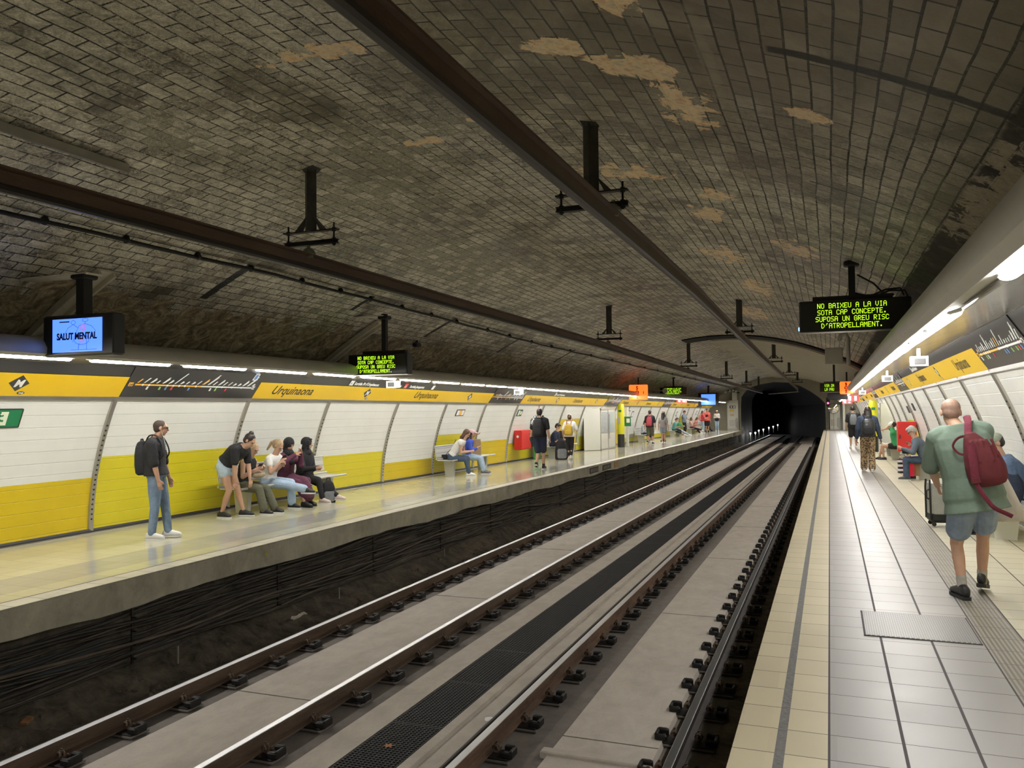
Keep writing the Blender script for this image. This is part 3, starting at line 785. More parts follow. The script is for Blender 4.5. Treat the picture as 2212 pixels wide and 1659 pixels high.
# dead leaf and scraps
b = MB(); M_leaf = mat('dead_leaf', (.32, .14, .05), .7)
rings = []
pts = [(0, .05), (.02, .02), (.06, .03), (.03, 0), (.05, -.04), (.01, -.02), (0, -.06), (-.015, -.02), (-.05, -.03), (-.025, 0), (-.05, .03), (-.015, .02)]
for dz in (0, .003): rings.append([(x, y, dz+.02*abs(x)*8*abs(x)) for x, y in pts])
b.rings(rings, M_leaf, cap=True)
lf = b.build('dead_leaf', loc=(-3.62, 6.33, zb+.010)); tag(lf, 'curled brown leaf lying on the black drain grating', 'leaf')
b = MB()
for i in range(11):
    a = 2*PI*i/11; b.v.append((.045*math.cos(a)*(1+.2*math.sin(3*a)), .055*math.sin(a), .002))
b.v.append((0, 0, .006))
for i in range(11): b.f.append((i, (i+1) % 11, 11)); b.m.append(0)
b.mats = [M_wht]
tag(b.build('gum_spot', loc=(-3.02, 7.15, zb+.021)), 'flat white blotch on the slab left of the third rail', 'blotch')
# ---------------------------------------------------------------- cables in the recess under the left platform
M_cable = mat('cable_black', (.050, .043, .037), .6, var=.4, vscale=3, bump=.2)
M_cable2 = mat('cable_brown', (.11, .088, .07), .6, var=.4, vscale=3)
rnd = random.Random(11)
for i in range(24):
    z0 = -.42-.60*i/23; x0 = -7.40+.10*rnd.random()+.05*(i/23.0)
    pts = []; y = -2.0; ph = rnd.random()*9
    while y < 72:
        q = 1-min(1, max(0, (y-30)/40))*.4
        z = z0+.055*math.sin(y*.43+ph)+.03*math.sin(y*1.31+ph*2)+.02*mnoise.noise(Vector((y*.6, i*3.1, 0)))*4
        x = x0+.035*math.sin(y*.77+ph*3)
        pts.append((x, y, max(-1.02, min(-.36, z))+zo(y))); y += .55 if y < 20 else 1.2
    b = MB(); b.tube(pts, rnd.choice((.010, .013, .017, .022)), M_cable if rnd.random() < .7 else M_cable2, 6)
    tag(b.build('cable', smooth=True), 'sooty cable sagging in the dark recess under the left platform', 'cable', 'cables under the left platform')
hk = None
for i in range(24):
    y = 4.5+2.6*i
    if hk is None:
        b = MB(); b.box((0, 0, 0), (.015, .03, .62), M_iron)
        for z in (-.25, -.1, .05, .2): b.box((.03, 0, z), (.06, .02, .012), M_iron)
        hk = b.build('cable_bracket'); o = hk
    else: o = bpy.data.objects.new('cable_bracket', hk.data); COL.objects.link(o)
    o.location = (-7.30, y, -.72+zo(y)); tag(o, 'thin iron bracket holding the cable bundle under the left platform', 'bracket', 'cable brackets')
# bluish plate behind the cables, stakes, litter
M_bluep = mat('blue_grey_plate', (.055, .068, .075), .5)
b = MB(); b.bevbox((-7.42, 6.15, -.78), (.03, 1.25, .20), M_bluep, .01); tag(b.build('metal_plate'), 'blue-grey plate half hidden behind the cables, lower left', 'plate')
M_stake = mat('grey_stake', (.30, .28, .25), .6)
for (y, z, h, lab) in ((7.55, -1.02, .20, 'short grey stake in the dirt bank, nearest the camera'), (10.9, -1.02, .18, 'short grey stake in the dirt bank, second from the camera'), (14.6, -1.02, .16, 'short grey stake in the dirt bank, third from the camera')):
    b = MB(); b.bevbox((0, 0, h/2), (.022, .022, h), M_stake, .004); tag(b.build('stake', loc=(-7.08, y, z-.12)), lab, 'stake')
M_stone = concrete('rubble_stone', (.06, .05, .04), (.22, .18, .13), 7)
b = MB(); rnd = random.Random(21)
for i in range(420):
    y = 3.5+rnd.random()**1.5*45; x = -7.22+rnd.random()*.62; r = .012+.035*rnd.random()**2
    base = -1.10-.22*min(1, (x+7.5)/.57); cx_, cz_ = x, base+.05+zo(y)
    ring = []
    k = rnd.randint(5, 7); ph = rnd.random()*6
    r0 = [(cx_+r*1.2*math.cos(ph+2*PI*j/k)*rnd.uniform(.7, 1.2), y+r*1.3*math.sin(ph+2*PI*j/k)*rnd.uniform(.7, 1.2), cz_-r*.5) for j in range(k)]
    r1 = [(cx_+(p[0]-cx_)*.6, y+(p[1]-y)*.6, cz_+r*rnd.uniform(.3, .8)) for p in r0]
    b.rings([r0, r1], M_stone, cap=True)
tag(b.build('rubble'), 'broken stone and grit on the bank beside the far left rail', 'rubble', kind='stuff')
M_paper = mat('scrap_paper', (.62, .58, .52), .8)
b = MB(); pts = []
for i in range(9): pts.append((-.02*math.sin(i*1.3), i*.045, .012*math.sin(i*2.1)+.02))
b.tube(pts, [.006, .02, .028, .022, .03, .018, .024, .02, .006], M_paper, 6, flat=.4)
tag(b.build('scrap_of_plastic', loc=(-6.98, 9.55, -1.13)), 'crumpled whitish plastic strip in the dirt beside the far left rail', 'litter')
M_or = mat('orange_stone', (.30, .15, .07), .9, var=.3)
b = MB(); b.bevbox((0, 0, 0), (.07, .13, .04), M_or, .015, Euler((.1, .2, .5)).to_matrix()); tag(b.build('brick_fragment', loc=(-7.06, 5.62, -1.10)), 'orange brick fragment in the soot, lower left corner', 'brick')
# yellow paint blobs on the platform face
M_lime = mat('paint_lime', (.42, .45, .02), .6)
for (y, z, r, lab) in ((9.05, -.13, .030, 'yellow-green paint dab on the platform face, the larger one'), (12.85, -.14, .024, 'yellow-green paint dab on the platform face, the smaller farther one')):
    b = MB(); ring = [(0, r*math.cos(2*PI*j/12)*(.8+.35*math.sin(j*2.3)), 1.3*r*math.sin(2*PI*j/12)*(.9+.3*math.cos(j*1.7))) for j in range(12)]
    b.rings([ring, [(.004, y_*.7, z_*.7) for _, y_, z_ in ring]], M_lime, cap=True)
    tag(b.build('paint_mark', loc=(-6.999, y, z+zo(y))), lab, 'paint mark')
# steel floor hatch of the right platform
def hatch():
    m = bpy.data.materials.new('chequer_plate'); m.use_nodes = True; nt = m.node_tree; B = nt.nodes['Principled BSDF']
    tc = N(nt, 'ShaderNodeTexCoord'); sep = N(nt, 'ShaderNodeSeparateXYZ'); nt.links.new(tc.outputs['Object'], sep.inputs[0])
    sx = math_n(nt, 'SINE', math_n(nt, 'MULTIPLY', sep.outputs[0], 2*PI/.034)); sy = math_n(nt, 'SINE', math_n(nt, 'MULTIPLY', sep.outputs[1], 2*PI/.020))
    h = math_n(nt, 'MULTIPLY', math_n(nt, 'SUBTRACT', math_n(nt, 'MULTIPLY', sx, sy), .1), 3, clamp=True)
    nt.links.new(ramp(nt, h, [(0, (.16, .155, .155)), (1, (.46, .455, .45))]), B.inputs['Base Color'])
    B.inputs['Metallic'].default_value = .5; B.inputs['Roughness'].default_value = .45
    bp = N(nt, 'ShaderNodeBump'); bp.inputs['Strength'].default_value = .9; bp.inputs['Distance'].default_value = .004
    nt.links.new(h, bp.inputs['Height']); nt.links.new(bp.outputs[0], B.inputs['Normal'])
    b = MB(); b.bevbox((0, 0, .003), (.775, .775, .012), m, .003); o = b.build('floor_hatch', loc=(.608, 7.27, 0))
    b = MB()
    for (cx_, cy_, sx_, sy_) in ((0, .392, .80, .012), (0, -.392, .80, .012), (.392, 0, .012, .80), (-.392, 0, .012, .80)): b.box((cx_, cy_, .003), (sx_, sy_, .007), M_grout)
    b.build('frame', o); tag(o, 'square chequered steel access hatch set in the grey floor tiles', 'floor hatch')
hatch()
# two white threshold marks far along the right platform
for (y, x0, x1, lab) in ((42.5, .35, 1.55, 'thin white line across the right platform, the nearer one'), (61.0, .1, 1.2, 'thin white line across the right platform, the farther one')):
    b = MB(); b.box(((x0+x1)/2, y, .003+zo(y)), (x1-x0, .10, .006), M_wht); tag(b.build('floor_line'), lab, 'floor marking')
# ---------------------------------------------------------------- rigid contact beams and their hangers
bp_ = [(-.050, .090), (.050, .090), (.050, .072), (.018, .060), (.016, -.030), (.040, -.045), (.040, -.080), (.018, -.095), (-.018, -.095), (-.040, -.080), (-.040, -.045), (-.016, -.030), (-.018, .060), (-.050, .072)]
M_beamlip = mat('beam_lip', (.030, .024, .022), .4, .4)
def beam(path, lab):
    b = MB(); k = 1.0
    pts = []
    for (a, b_) in zip(path, path[1:]):
        n = max(1, int((b_[1]-a[1])/2.5))
        for i in range(n): t = i/n; pts.append(tuple(a[j]+(b_[j]-a[j])*t for j in range(3)))
    pts.append(path[-1])
    rings = [[(x+u, y, z+v) for (u, v) in bp_] for (x, y, z) in pts]
    i0 = len(b.v); b.rings(rings, M_beam, cap=True)
    k2 = b.mi(M_beamlip); n = len(bp_)
    for fi in range((len(pts)-1)*n):
        if fi % n in (5, 6, 7, 8, 9): b.m[fi] = k2
    return tag(b.build('contact_beam'), lab, 'overhead contact beam', 'contact beams')
ZR = [(-1.85, -4, 3.54), (-1.85, 3.2, 3.52), (-1.85, 8, 3.505), (-1.87, 12.4, 3.49), (-2.1, 27.8, 3.38), (-2.35, 55, 3.14), (-2.5, 74, 2.96), (-2.75, 80, 2.9)]
ZL = [(-5.4, -4, 3.42), (-5.4, 7.6, 3.42), (-5.4, 20, 3.33), (-5.4, 40.2, 3.07), (-5.4, 74, 2.75)]
beam(ZR, 'long brown overhead beam above the right track, crossing the top of the photo')
beam(ZL, 'long brown overhead beam above the left track, starting at the left edge')
def zpath(P, y):
    for a, b_ in zip(P, P[1:]):
        if a[1] <= y <= b_[1]: t = (y-a[1])/(b_[1]-a[1]); return a[0]+(b_[0]-a[0])*t, a[2]+(b_[2]-a[2])*t
    return P[-1][0], P[-1][2]
M_post = mat('hanger_post', (.045, .042, .036), .6, .3, var=.3, vscale=10)
M_porc = mat('insulator_glaze', (.16, .15, .11), .3)
M_limed = mat('lime_crust', (.35, .33, .27), .9, var=.3, vscale=20)
def hanger(H, lo=.15):
    "z=0 is the beam centre line; H is the height of the vault above it; post axis at x=0"
    parts = {}
    b = MB(); b.tube([(0, 0, lo+.13), (0, 0, H+.02)], .075, M_post, 4); b.rings([[(x, y, z) for x, y in ((-.17, -.10), (.17, -.10), (.17, .10), (-.17, .10))] for z in (H-.02, H+.04)], M_post, cap=True)
    b.rings([[(s*x, s*y, z) for x, y in ((-.055, -.055), (.055, -.055), (.055, .055), (-.055, .055))] for s, z in ((1, H-.14), (2.2, H-.02))], M_post); parts['post'] = b
    b = MB()
    for s in (-1, 1):
        b.rings([[(s*.03, y, lo+.33), (s*.06, y, lo+.28), (s*.20, y, lo+.135), (s*.13, y, lo+.135)] for y in (-.03, .03)], M_post, cap=True)
    parts['brace'] = b
    b = MB(); b.box((0, 0, lo+.13), (.70, .07, .014), M_iron); parts['upper_bar'] = b
    b = MB(); b.box((0, 0, lo-.02), (.70, .065, .008), M_iron); b.box((0, 0, lo), (.70, .010, .035), M_iron); b.box((0, 0, lo+.02), (.70, .065, .008), M_iron); parts['lower_bar'] = b
    b = MB()
    for s in (-.30, .30):
        b.tube([(s, 0, lo-.05), (s, 0, lo+.21)], .011, M_iron, 6)
        for z in (lo+.12, lo+.145, lo-.03, lo+.03): b.lathe((s, 0, z-.01), [(.0, 0), (.024, 0), (.024, .018), (0, .018)], M_iron, 6)
    parts['hanger_bolt'] = b
    b = MB(); b.lathe((0, 0, 0), [(.0, .10), (.018, .095), (.02, .06), (.05, .045), (.075, .01), (.08, -.01), (.052, -.01), (.048, -.055), (0, -.055)], M_porc, 16); parts['insulator'] = b
    return parts
hlabs = {('R', 0): 'T-shaped beam hanger over the right track, the largest, near the top centre', ('L', 0): 'T-shaped beam hanger over the left track, the nearest of its row',
         ('R', 1): 'second T-shaped beam hanger over the right track, beside the tunnel arch edge', ('L', 1): 'second T-shaped beam hanger over the left track'}
for row, P, ys_ in (('R', ZR, [7.5, 21.2, 34.8, 48.3, 60.8]), ('L', ZL, [7.75, 21.1, 34.2, 47.5, 59.4, 70])):
    for i, y in enumerate(ys_):
        bx, bz = zpath(P, y); px = -2.06 if row == 'R' else -5.37
        t = (px-XC)/RV; hv = APEX-RV+RV*math.sqrt(1-t*t)+zo(y)-bz+.10
        lab = hlabs.get((row, i), 'T-shaped beam hanger far along the %s track' % ('right' if row == 'R' else 'left'))
        e = empty('beam_hanger', (px, y, bz), lab, 'beam hanger', 'hangers over the %s track' % ('right' if row == 'R' else 'left'))
        for nm, mb in hanger(hv, .15 if row == 'R' else .21).items():
            o = mb.build(nm, e)
            if nm == 'insulator': o.location = (bx-px, 0, .10)
# cable along the left haunch with its clips
pts = []; y = -2.
while y < 72:
    s = -3.93-.25*min(1, max(0, (y-10)/12.)); s += .012*math.sin(y*2.1)
    t = s/RV; pts.append((XC+(RV-.07)*math.sin(t), y, APEX-RV+(RV-.07)*math.cos(t)+zo(y))); y += .8
b = MB(); b.tube(pts, .024, M_iron, 8); cb = b.build('cable', smooth=True); tag(cb, 'thick black cable clipped along the left side of the vault', 'cable')
for y in [5.0, 6.2, 7.26, 8.42, 9.47, 10.69, 11.8, 12.8, 14, 15.3, 16.6, 18.45, 20, 21.8, 23.6, 25.5, 28, 31, 34, 37, 40, 44, 48, 52]:
    s = -3.93-.25*min(1, max(0, (y-10)/12.)); t = s/RV
    b = MB(); c = Vector((XC+(RV-.05)*math.sin(t), y, APEX-RV+(RV-.05)*math.cos(t)+zo(y)))
    b.bevbox(c, (.075, .05, .09), M_iron, .012, Euler((0, t, 0)).to_matrix()); b.build('cable_clip', cb)
# steel bar fixed to the vault, upper left
b = MB(); t = -2.73/RV; c = [(XC+(RV-.06)*math.sin(t), y, APEX-RV+(RV-.06)*math.cos(t)) for y in (1.5, 6.18)]
b.rings([[(p[0]+u, p[1], p[2]+v) for u, v in ((-.035, -.02), (.035, -.03), (.035, .05), (-.035, .05))] for p in c], M_steel, cap=True)
tag(b.build('steel_bar'), 'narrow steel bar fixed lengthwise on the vault, upper left', 'steel bar')
# ---------------------------------------------------------------- sign band
M_mapw = mat('map_white', (.78, .78, .76), .5); M_mapo = mat('map_orange', (.85, .45, .06), .5); M_mapg = mat('map_green', (.25, .5, .12), .5)
M_mapb = mat('map_blue', (.12, .25, .55), .5); M_mapr = mat('map_red', (.62, .05, .05), .5); M_yel_text = mat('yellow_text_ink', (.045, .028, .012), .5)
def band_frame(side, y, L=2.8):
    lo, hi = CAN[side]; u = Vector((hi[0]-lo[0], 0, hi[1]-lo[1]))
    r = (Vector((0, L, zo(y+L)-zo(y))) if side < 0 else Vector((0, -L, zo(y-L)-zo(y)))).normalized()
    n = r.cross(u.normalized())
    return frame(Vector((lo[0], y, lo[1]+zo(y)))+n*.004, r, u), u.length
def quad(b, x0, y0, x1, y1, m, z=.006, sh=0.0):
    b.rings([[(x0, y0, z-.004), (x1, y0, z-.004), (x1+sh, y1, z-.004), (x0+sh, y1, z-.004)], [(x0, y0, z), (x1, y0, z), (x1+sh, y1, z), (x0+sh, y1, z)]], m, cap=True)
def disc(b, x, y, r, m, z=.007, n=10, ry=None):
    ry = ry or r
    b.rings([[(x+r*math.cos(2*PI*i/n), y+ry*math.sin(2*PI*i/n), z+dz) for i in range(n)] for dz in (-.004, 0)], m, cap=True)
def band_seg(side, y, L, kind, lab, grp=None, far=False):
    "y = end nearest the camera on the left side / farthest end on the right"
    M, Hh = band_frame(side, y, L)
    b = MB(); yh = Hh*.64
    if kind in 'UMP':
        quad(b, 0, .012, L, yh, M_band_y, .008); nm = 'station_name_panel'
    else:
        quad(b, .01, .012, L-.01, Hh-.02, M_band_k, .006); nm = 'line_map_panel'
    o = b.build(nm); o.matrix_world = M; cat = 'sign' if kind in 'UMP' else 'line map'
    tag(o, lab, cat, grp)
    if kind == 'U':
        me = text_me('Urquinaona', .27, .28, 'CENTER', .003); t = MB(); t.add_mesh(me, Matrix.Translation((L*.42, yh*.33, .009)), M_ink); t.build('lettering', o)
    if kind == 'M':
        mx = L*.41; b = MB(); s = .125
        b.rings([[(mx+dx*s*1.15, yh*.58+dy*s, z) for dx, dy in ((-1, 0), (0, -1), (1, 0), (0, 1))] for z in (.006, .010)], M_band_k, cap=True)
        disc(b, mx+.09, yh*.17, .055, M_band_k, .010, 14, .024)
        lg = b.build('logo', o); t = MB(); t.add_mesh(text_me('M', .15, .15, 'CENTER', .006), Matrix.Translation((mx, yh*.58-.052, .011)), M_mapw)
        t.add_mesh(text_me('TMB', .036, .1, 'CENTER', .001), Matrix.Translation((mx+.09, yh*.17-.013, .011)), M_mapw); t.build('lettering', lg)
    if kind == 'X':
        rnd = random.Random(int(abs(y)*10)+side); w = L-.35; x0 = .17; ly = Hh*.42
        b = MB(); quad(b, x0, ly-.012, x0+w*.52, ly+.012, M_mapo, .010); b.build('line', o)
        b = MB(); quad(b, x0+w*.52, ly-.012, x0+w, ly+.012, M_mapw, .010); b.build('line', o)
        b = MB(); n = 22
        for i in range(n):
            x = x0+.02+(w-.04)*i/(n-1); h = rnd.choice((.05, .07, .09, .11)) if i not in (6, 12, 20) else .20
            k = 1.0*h; m_ = M_mapo if i in (0, 11) else M_mapw
            quad(b, x, ly+.035, x+.022, ly+.035+h, m_, .010, .85*k)
            if rnd.random() < .5: quad(b, x+.03, ly+.045, x+.045, ly+.03+h*.8, M_mapw, .010, .68*k)
            if rnd.random() < .45: disc(b, x, ly, .020, M_mapw, .012, 8)
            if rnd.random() < .45:
                quad(b, x-.02, ly-.085, x+.012, ly-.03, rnd.choice((M_mapw, M_mapw, M_mapb, M_mapr, M_mapg)), .010)
        b.build('station_strokes', o)
        b = MB(); quad(b, .05, ly-.03, .13, ly+.035, M_mapo, .010); quad(b, x0+w+.02, ly-.03, x0+w+.08, ly+.035, M_mapw, .010); bx = b.build('line_badge', o)
        t = MB(); t.add_mesh(text_me('L4', .055, .1, 'CENTER', .002), Matrix.Translation((.09, ly-.018, .011)), M_ink); t.add_mesh(text_me('L4', .045, .1, 'CENTER', .002), Matrix.Translation((x0+w+.05, ly-.014, .011)), M_ink); t.build('lettering', bx)
    return o
def extra(side, y, dx, kind, lab):
    "small boards on the black strip over the yellow"
    M, Hh = band_frame(side, y); o = None
    if kind == 'icon':
        b = MB(); quad(b, dx, Hh*.70, dx+.11, Hh*.94, M_mapw, .008, .02); o = b.build('pictogram_sign'); o.matrix_world = M
        b = MB(); quad(b, dx+.02, Hh*.73, dx+.09, Hh*.91, M_mapb, .010, .015); b.build('picture', o); tag(o, lab, 'pictogram')
    else:
        b = MB(); quad(b, dx, Hh*.685, dx+.14, Hh*.90, M_mapw, .008, .02)
        o = b.build('exit_direction_sign'); o.matrix_world = M
        t = MB()
        if kind == 'pl':
            t.add_mesh(text_me("Sortida Pl d'Urquinaona", .105, .2, 'LEFT', .003), Matrix.Translation((dx+.19, Hh*.715, .008)), M_mapw)
            t.add_mesh(text_me('<-', .08, 0, 'LEFT', .003), Matrix.Translation((dx+.03, Hh*.73, .010)), M_mapb)
        else:
            t.add_mesh(text_me('<-', .10, 0, 'LEFT', .003), Matrix.Translation((dx-.20, Hh*.715, .008)), M_mapw)
            t.add_mesh(text_me('Sortida Jonqueres', .105, .2, 'LEFT', .003), Matrix.Translation((dx+.28, Hh*.715, .008)), M_mapw)
            t.add_mesh(text_me('L1', .08, .1, 'LEFT', .003), Matrix.Translation((dx+.04, Hh*.725, .010)), M_mapw)
            b2 = MB(); quad(b2, dx, Hh*.685, dx+.14, Hh*.90, M_mapr, .009, .02); b2.build('line_badge', o)
            b2 = MB(); quad(b2, dx+1.45, Hh*.685, dx+1.58, Hh*.90, M_mapw, .009, .02); b2.build('pictogram', o)
        t.build('lettering', o); tag(o, lab, 'exit sign')
seqL = {}
names = ['X', 'U', 'M', 'U', 'M']
ordl = {'X': 'black line map panel', 'U': 'yellow panel reading Urquinaona', 'M': 'yellow panel with the black metro diamond'}
ends = RIB_L+[72.4]
for i in range(3, len(RIB_L)):
    k = names[(i-5) % 5]; y, L = ends[i], ends[i+1]-ends[i]
    near = {4: 'yellow panel with the large black metro diamond, above the green exit sign', 5: 'black line map panel above the man in black, left wall',
            6: 'yellow panel reading Urquinaona, the largest on the left wall', 7: 'yellow panel with metro diamond under the Sortida sign, left wall', 8: 'second yellow Urquinaona panel from the camera, left wall',
            9: 'yellow panel with metro diamond above the poster, left wall', 10: 'second black line map panel, left wall', 11: 'yellow Urquinaona panel just beyond the second line map, left wall'}
    lab = near.get(i) or ordl[k]+' far along the left wall'
    band_seg(-1, y, L, k, lab, None if i in near else 'far panels of the left sign band')
endr = RIB_R+[73.4]
for i in range(5, len(RIB_R)):
    k = names[(i-5) % 5]
    y = endr[i+1]; L = endr[i+1]-endr[i]
    near = {5: 'big black line map panel at the right edge of the photo', 6: 'yellow Urquinaona panel beside the right-hand line map', 7: 'yellow metro diamond panel above the bald man, right wall', 8: 'second yellow Urquinaona panel, right wall', 9: 'second yellow metro diamond panel, right wall', 10: 'second black line map panel, right wall'}
    lab = near.get(i) or ordl[k]+' far along the right wall'
    band_seg(1, y, L, k, lab, None if i in near else 'far panels of the right sign band')
extra(-1, RIB_L[6], -.30+.02, 'icon', 'small blue pictogram on the black strip beside the first line map')
extra(-1, RIB_L[7], .28, 'pl', 'white lettering Sortida Pl d\'Urquinaona on the black strip')
extra(-1, RIB_L[7], 2.65, 'jo', 'white lettering Sortida Jonqueres with red line badge on the black strip')
extra(-1, RIB_L[12], .3, 'pl', 'far exit lettering on the black strip, left wall')
extra(1, RIB_R[9], .4, 'pl', 'exit lettering on the black strip above the yellow panels, right wall')

# ---------------------------------------------------------------- wall-mounted signs
def wframe(side, y, z, out=.012):
    fx = wl if side < 0 else wr
    t = (fx(z+.1)-fx(z-.1))/.2; u = Vector((t, 0, 1)).normalized(); r = Vector((0, 1, 0)) if side < 0 else Vector((0, -1, 0)); n = r.cross(u)
    return frame(Vector((fx(z), y, z+zo(y)))+n*out, r, u)
M_green = mat('safety_green', (.012, .19, .075), .4); M_photo = mat('photoluminescent', (.70, .74, .58), .5)
def running_man(b, m, cx, cy, s):
    disc(b, cx, cy+.075*s, .020*s, m, .012)
    for pts, r in (([(0, .05), (-.005, -.005)], .022), ([(0, .045), (-.045, .035), (-.055, .01)], .010), ([(.0, .045), (.04, .03), (.055, .045)], .010), ([(-.005, 0), (.035, -.03), (.07, -.032)], .013), ([(-.005, -.005), (-.03, -.05), (-.06, -.075)], .013)):
        for (a, c) in zip(pts, pts[1:]):
            d = Vector((c[0]-a[0], c[1]-a[1])); n_ = Vector((-d.y, d.x)).normalized()*r
            q = [(a[0]+n_.x, a[1]+n_.y), (a[0]-n_.x, a[1]-n_.y), (c[0]-n_.x, c[1]-n_.y), (c[0]+n_.x, c[1]+n_.y)]
            b.rings([[(cx+x*s, cy+y_*s, z) for x, y_ in q] for z in (.008, .012)], m, cap=True)
def exit_sign(y, z, w, h, lab):
    b = MB(); b.bevbox((0, 0, 0), (w, h, .012), M_green, .003); o = b.build('exit_sign'); o.matrix_world = wframe(-1, y, z); tag(o, lab, 'exit sign')
    b = MB(); quad(b, .02*w, -.36*h, .55*w, .36*h, M_photo, .009, .0) if False else quad(b, -.22*w, -.38*h, .17*w, .36*h, M_photo, .009, .0); p = b.build('pictogram_field', o)
    b = MB(); running_man(b, M_green, -.04*w, 0, h/.24); b.build('running_figure', p)
    b = MB()
    for (cx_, cy_, sx_, sy_) in ((0, h/2, w, .012), (0, -h/2, w, .012), (w/2, 0, .012, h), (-w/2, 0, .012, h)): b.box((cx_, cy_, .002), (sx_, sy_, .018), M_ribd)
    b.build('frame', o)
exit_sign(7.42, 1.71, .58, .25, 'green running-man exit sign at the left edge of the photo')
b = MB(); b.bevbox((0, 0, 0), (.55, .20, .012), mat('notice_frame', (.06, .03, .04), .5), .003); o = b.build('notice_plate'); o.matrix_world = wframe(-1, 21.4, 1.70); tag(o, 'dark framed notice with white, yellow and white fields above the woman in white', 'notice')
b = MB(); quad(b, -.24, -.075, -.07, .075, M_mapw, .008); quad(b, -.06, -.075, .07, .075, M_mapo, .008); quad(b, .08, -.075, .24, .075, M_mapw, .008); b.build('printed_fields', o)
b = MB(); b.bevbox((0, 0, 0), (.46, .24, .012), mat('notice_dark_green', (.03, .07, .05), .5), .003); o = b.build('exit_sign'); o.matrix_world = wframe(-1, 26.25, 1.68); tag(o, 'small dark green exit plate above the red cabinet', 'exit sign')
b = MB(); quad(b, -.17, -.09, -.01, .09, M_photo, .008); quad(b, .03, -.06, .18, .06, M_photo, .008); b.build('pictogram_field', o)
b = MB(); b.bevbox((0, 0, 0), (.11, .34, .012), mat('notice_red', (.50, .06, .05), .5), .003); o = b.build('notice_plate'); o.matrix_world = wframe(-1, 28.05, 1.86); tag(o, 'narrow red notice under the yellow band beyond the red cabinet', 'notice')
b = MB(); quad(b, -.035, -.13, .035, .0, M_mapw, .008); quad(b, -.035, .03, .035, .14, M_mapw, .008); b.build('printed_fields', o)
for y, z, lab in ((42.6, 1.60, 'small framed notice left of its twin beyond the yellow pillar'), (43.6, 1.55, 'small framed notice right of its twin beyond the yellow pillar'), (57.5, 1.5, 'dark framed notice above the standing man in blue'), (66.5, 1.55, 'dark framed notice behind the couple in red')):
    b = MB(); b.bevbox((0, 0, 0), (.42, .34, .012), M_ribd, .003); o = b.build('notice_plate'); o.matrix_world = wframe(-1, y, z); tag(o, lab, 'notice')
    b = MB(); quad(b, -.16, -.12, .16, .12, M_mapw, .008); b.build('printed_fields', o)
for y, z, lab in ((27.6, 1.68, 'narrow dark notice on the right wall, the lower left one'), (25.6, 1.75, 'narrow dark notice on the right wall, the upper right one')):
    b = MB(); b.bevbox((0, 0, 0), (.5, .22, .012), M_ribd, .003); o = b.build('notice_plate'); o.matrix_world = wframe(1, y, z); tag(o, lab, 'notice')
# red extinguisher cabinet, left wall
M_red = mat('cabinet_red', (.62, .025, .02), .4)
e = empty('fire_cabinet', (wl(.75)+.20, 26.75, .75+zo(26.7)), 'red fire hose cabinet on the left wall beyond the benches', 'fire cabinet')
b = MB(); b.bevbox((0, 0, 0), (.26, .95, .66), M_red, .012); b.build('body', e)
b = MB(); b.bevbox((.137, 0, 0), (.014, .90, .60), M_red, .005); dd_ = b.build('door', e)
b = MB(); b.bevbox((.15, .35, 0), (.02, .05, .10), M_ribd, .006); b.build('handle', dd_)
b = MB(); disc(b, 0, 0, .045, M_mapw, .004, 16); o = b.build('round_label', e); o.matrix_parent_inverse = Matrix(); o.location = (.0, -.478, .12); o.rotation_euler = (PI/2, 0, 0)
# red cabinet, right wall
e = empty('fire_cabinet', (2.07, 26.5, .90+zo(27)), 'red fire cabinet behind the metal bench back, right wall', 'fire cabinet')
b = MB(); b.bevbox((0, 0, 0), (.50, .30, .86), M_red, .012); b.build('body', e)
b = MB(); b.bevbox((0, -.16, 0), (.44, .014, .78), M_red, .005); dd_ = b.build('door', e)
b = MB(); b.bevbox((-.19, -.175, 0), (.03, .02, .12), M_ribd, .006); b.build('handle', dd_)
# green information totem standing against the wall
M_tot1 = mat('totem_dark_green', (.03, .11, .055), .35); M_tot2 = mat('totem_green', (.07, .30, .06), .4)
e = empty('information_totem', (-9.95, 28.3, zo(28.3)), 'tall green information totem leaning against the wall beside the red cabinet', 'totem')
b = MB(); b.bevbox((0, 0, .62), (.10, .58, 1.24), M_tot2, .02); b.build('body', e)
b = MB(); b.bevbox((.054, 0, 1.0), (.006, .52, .44), M_tot1, .002); s = b.build('panel', e)
b = MB()
for z in (1.14, 1.10, 1.06): b.box((.060, -.15, z), (.004, .12, .012), M_mapw)
b.build('lettering', s)

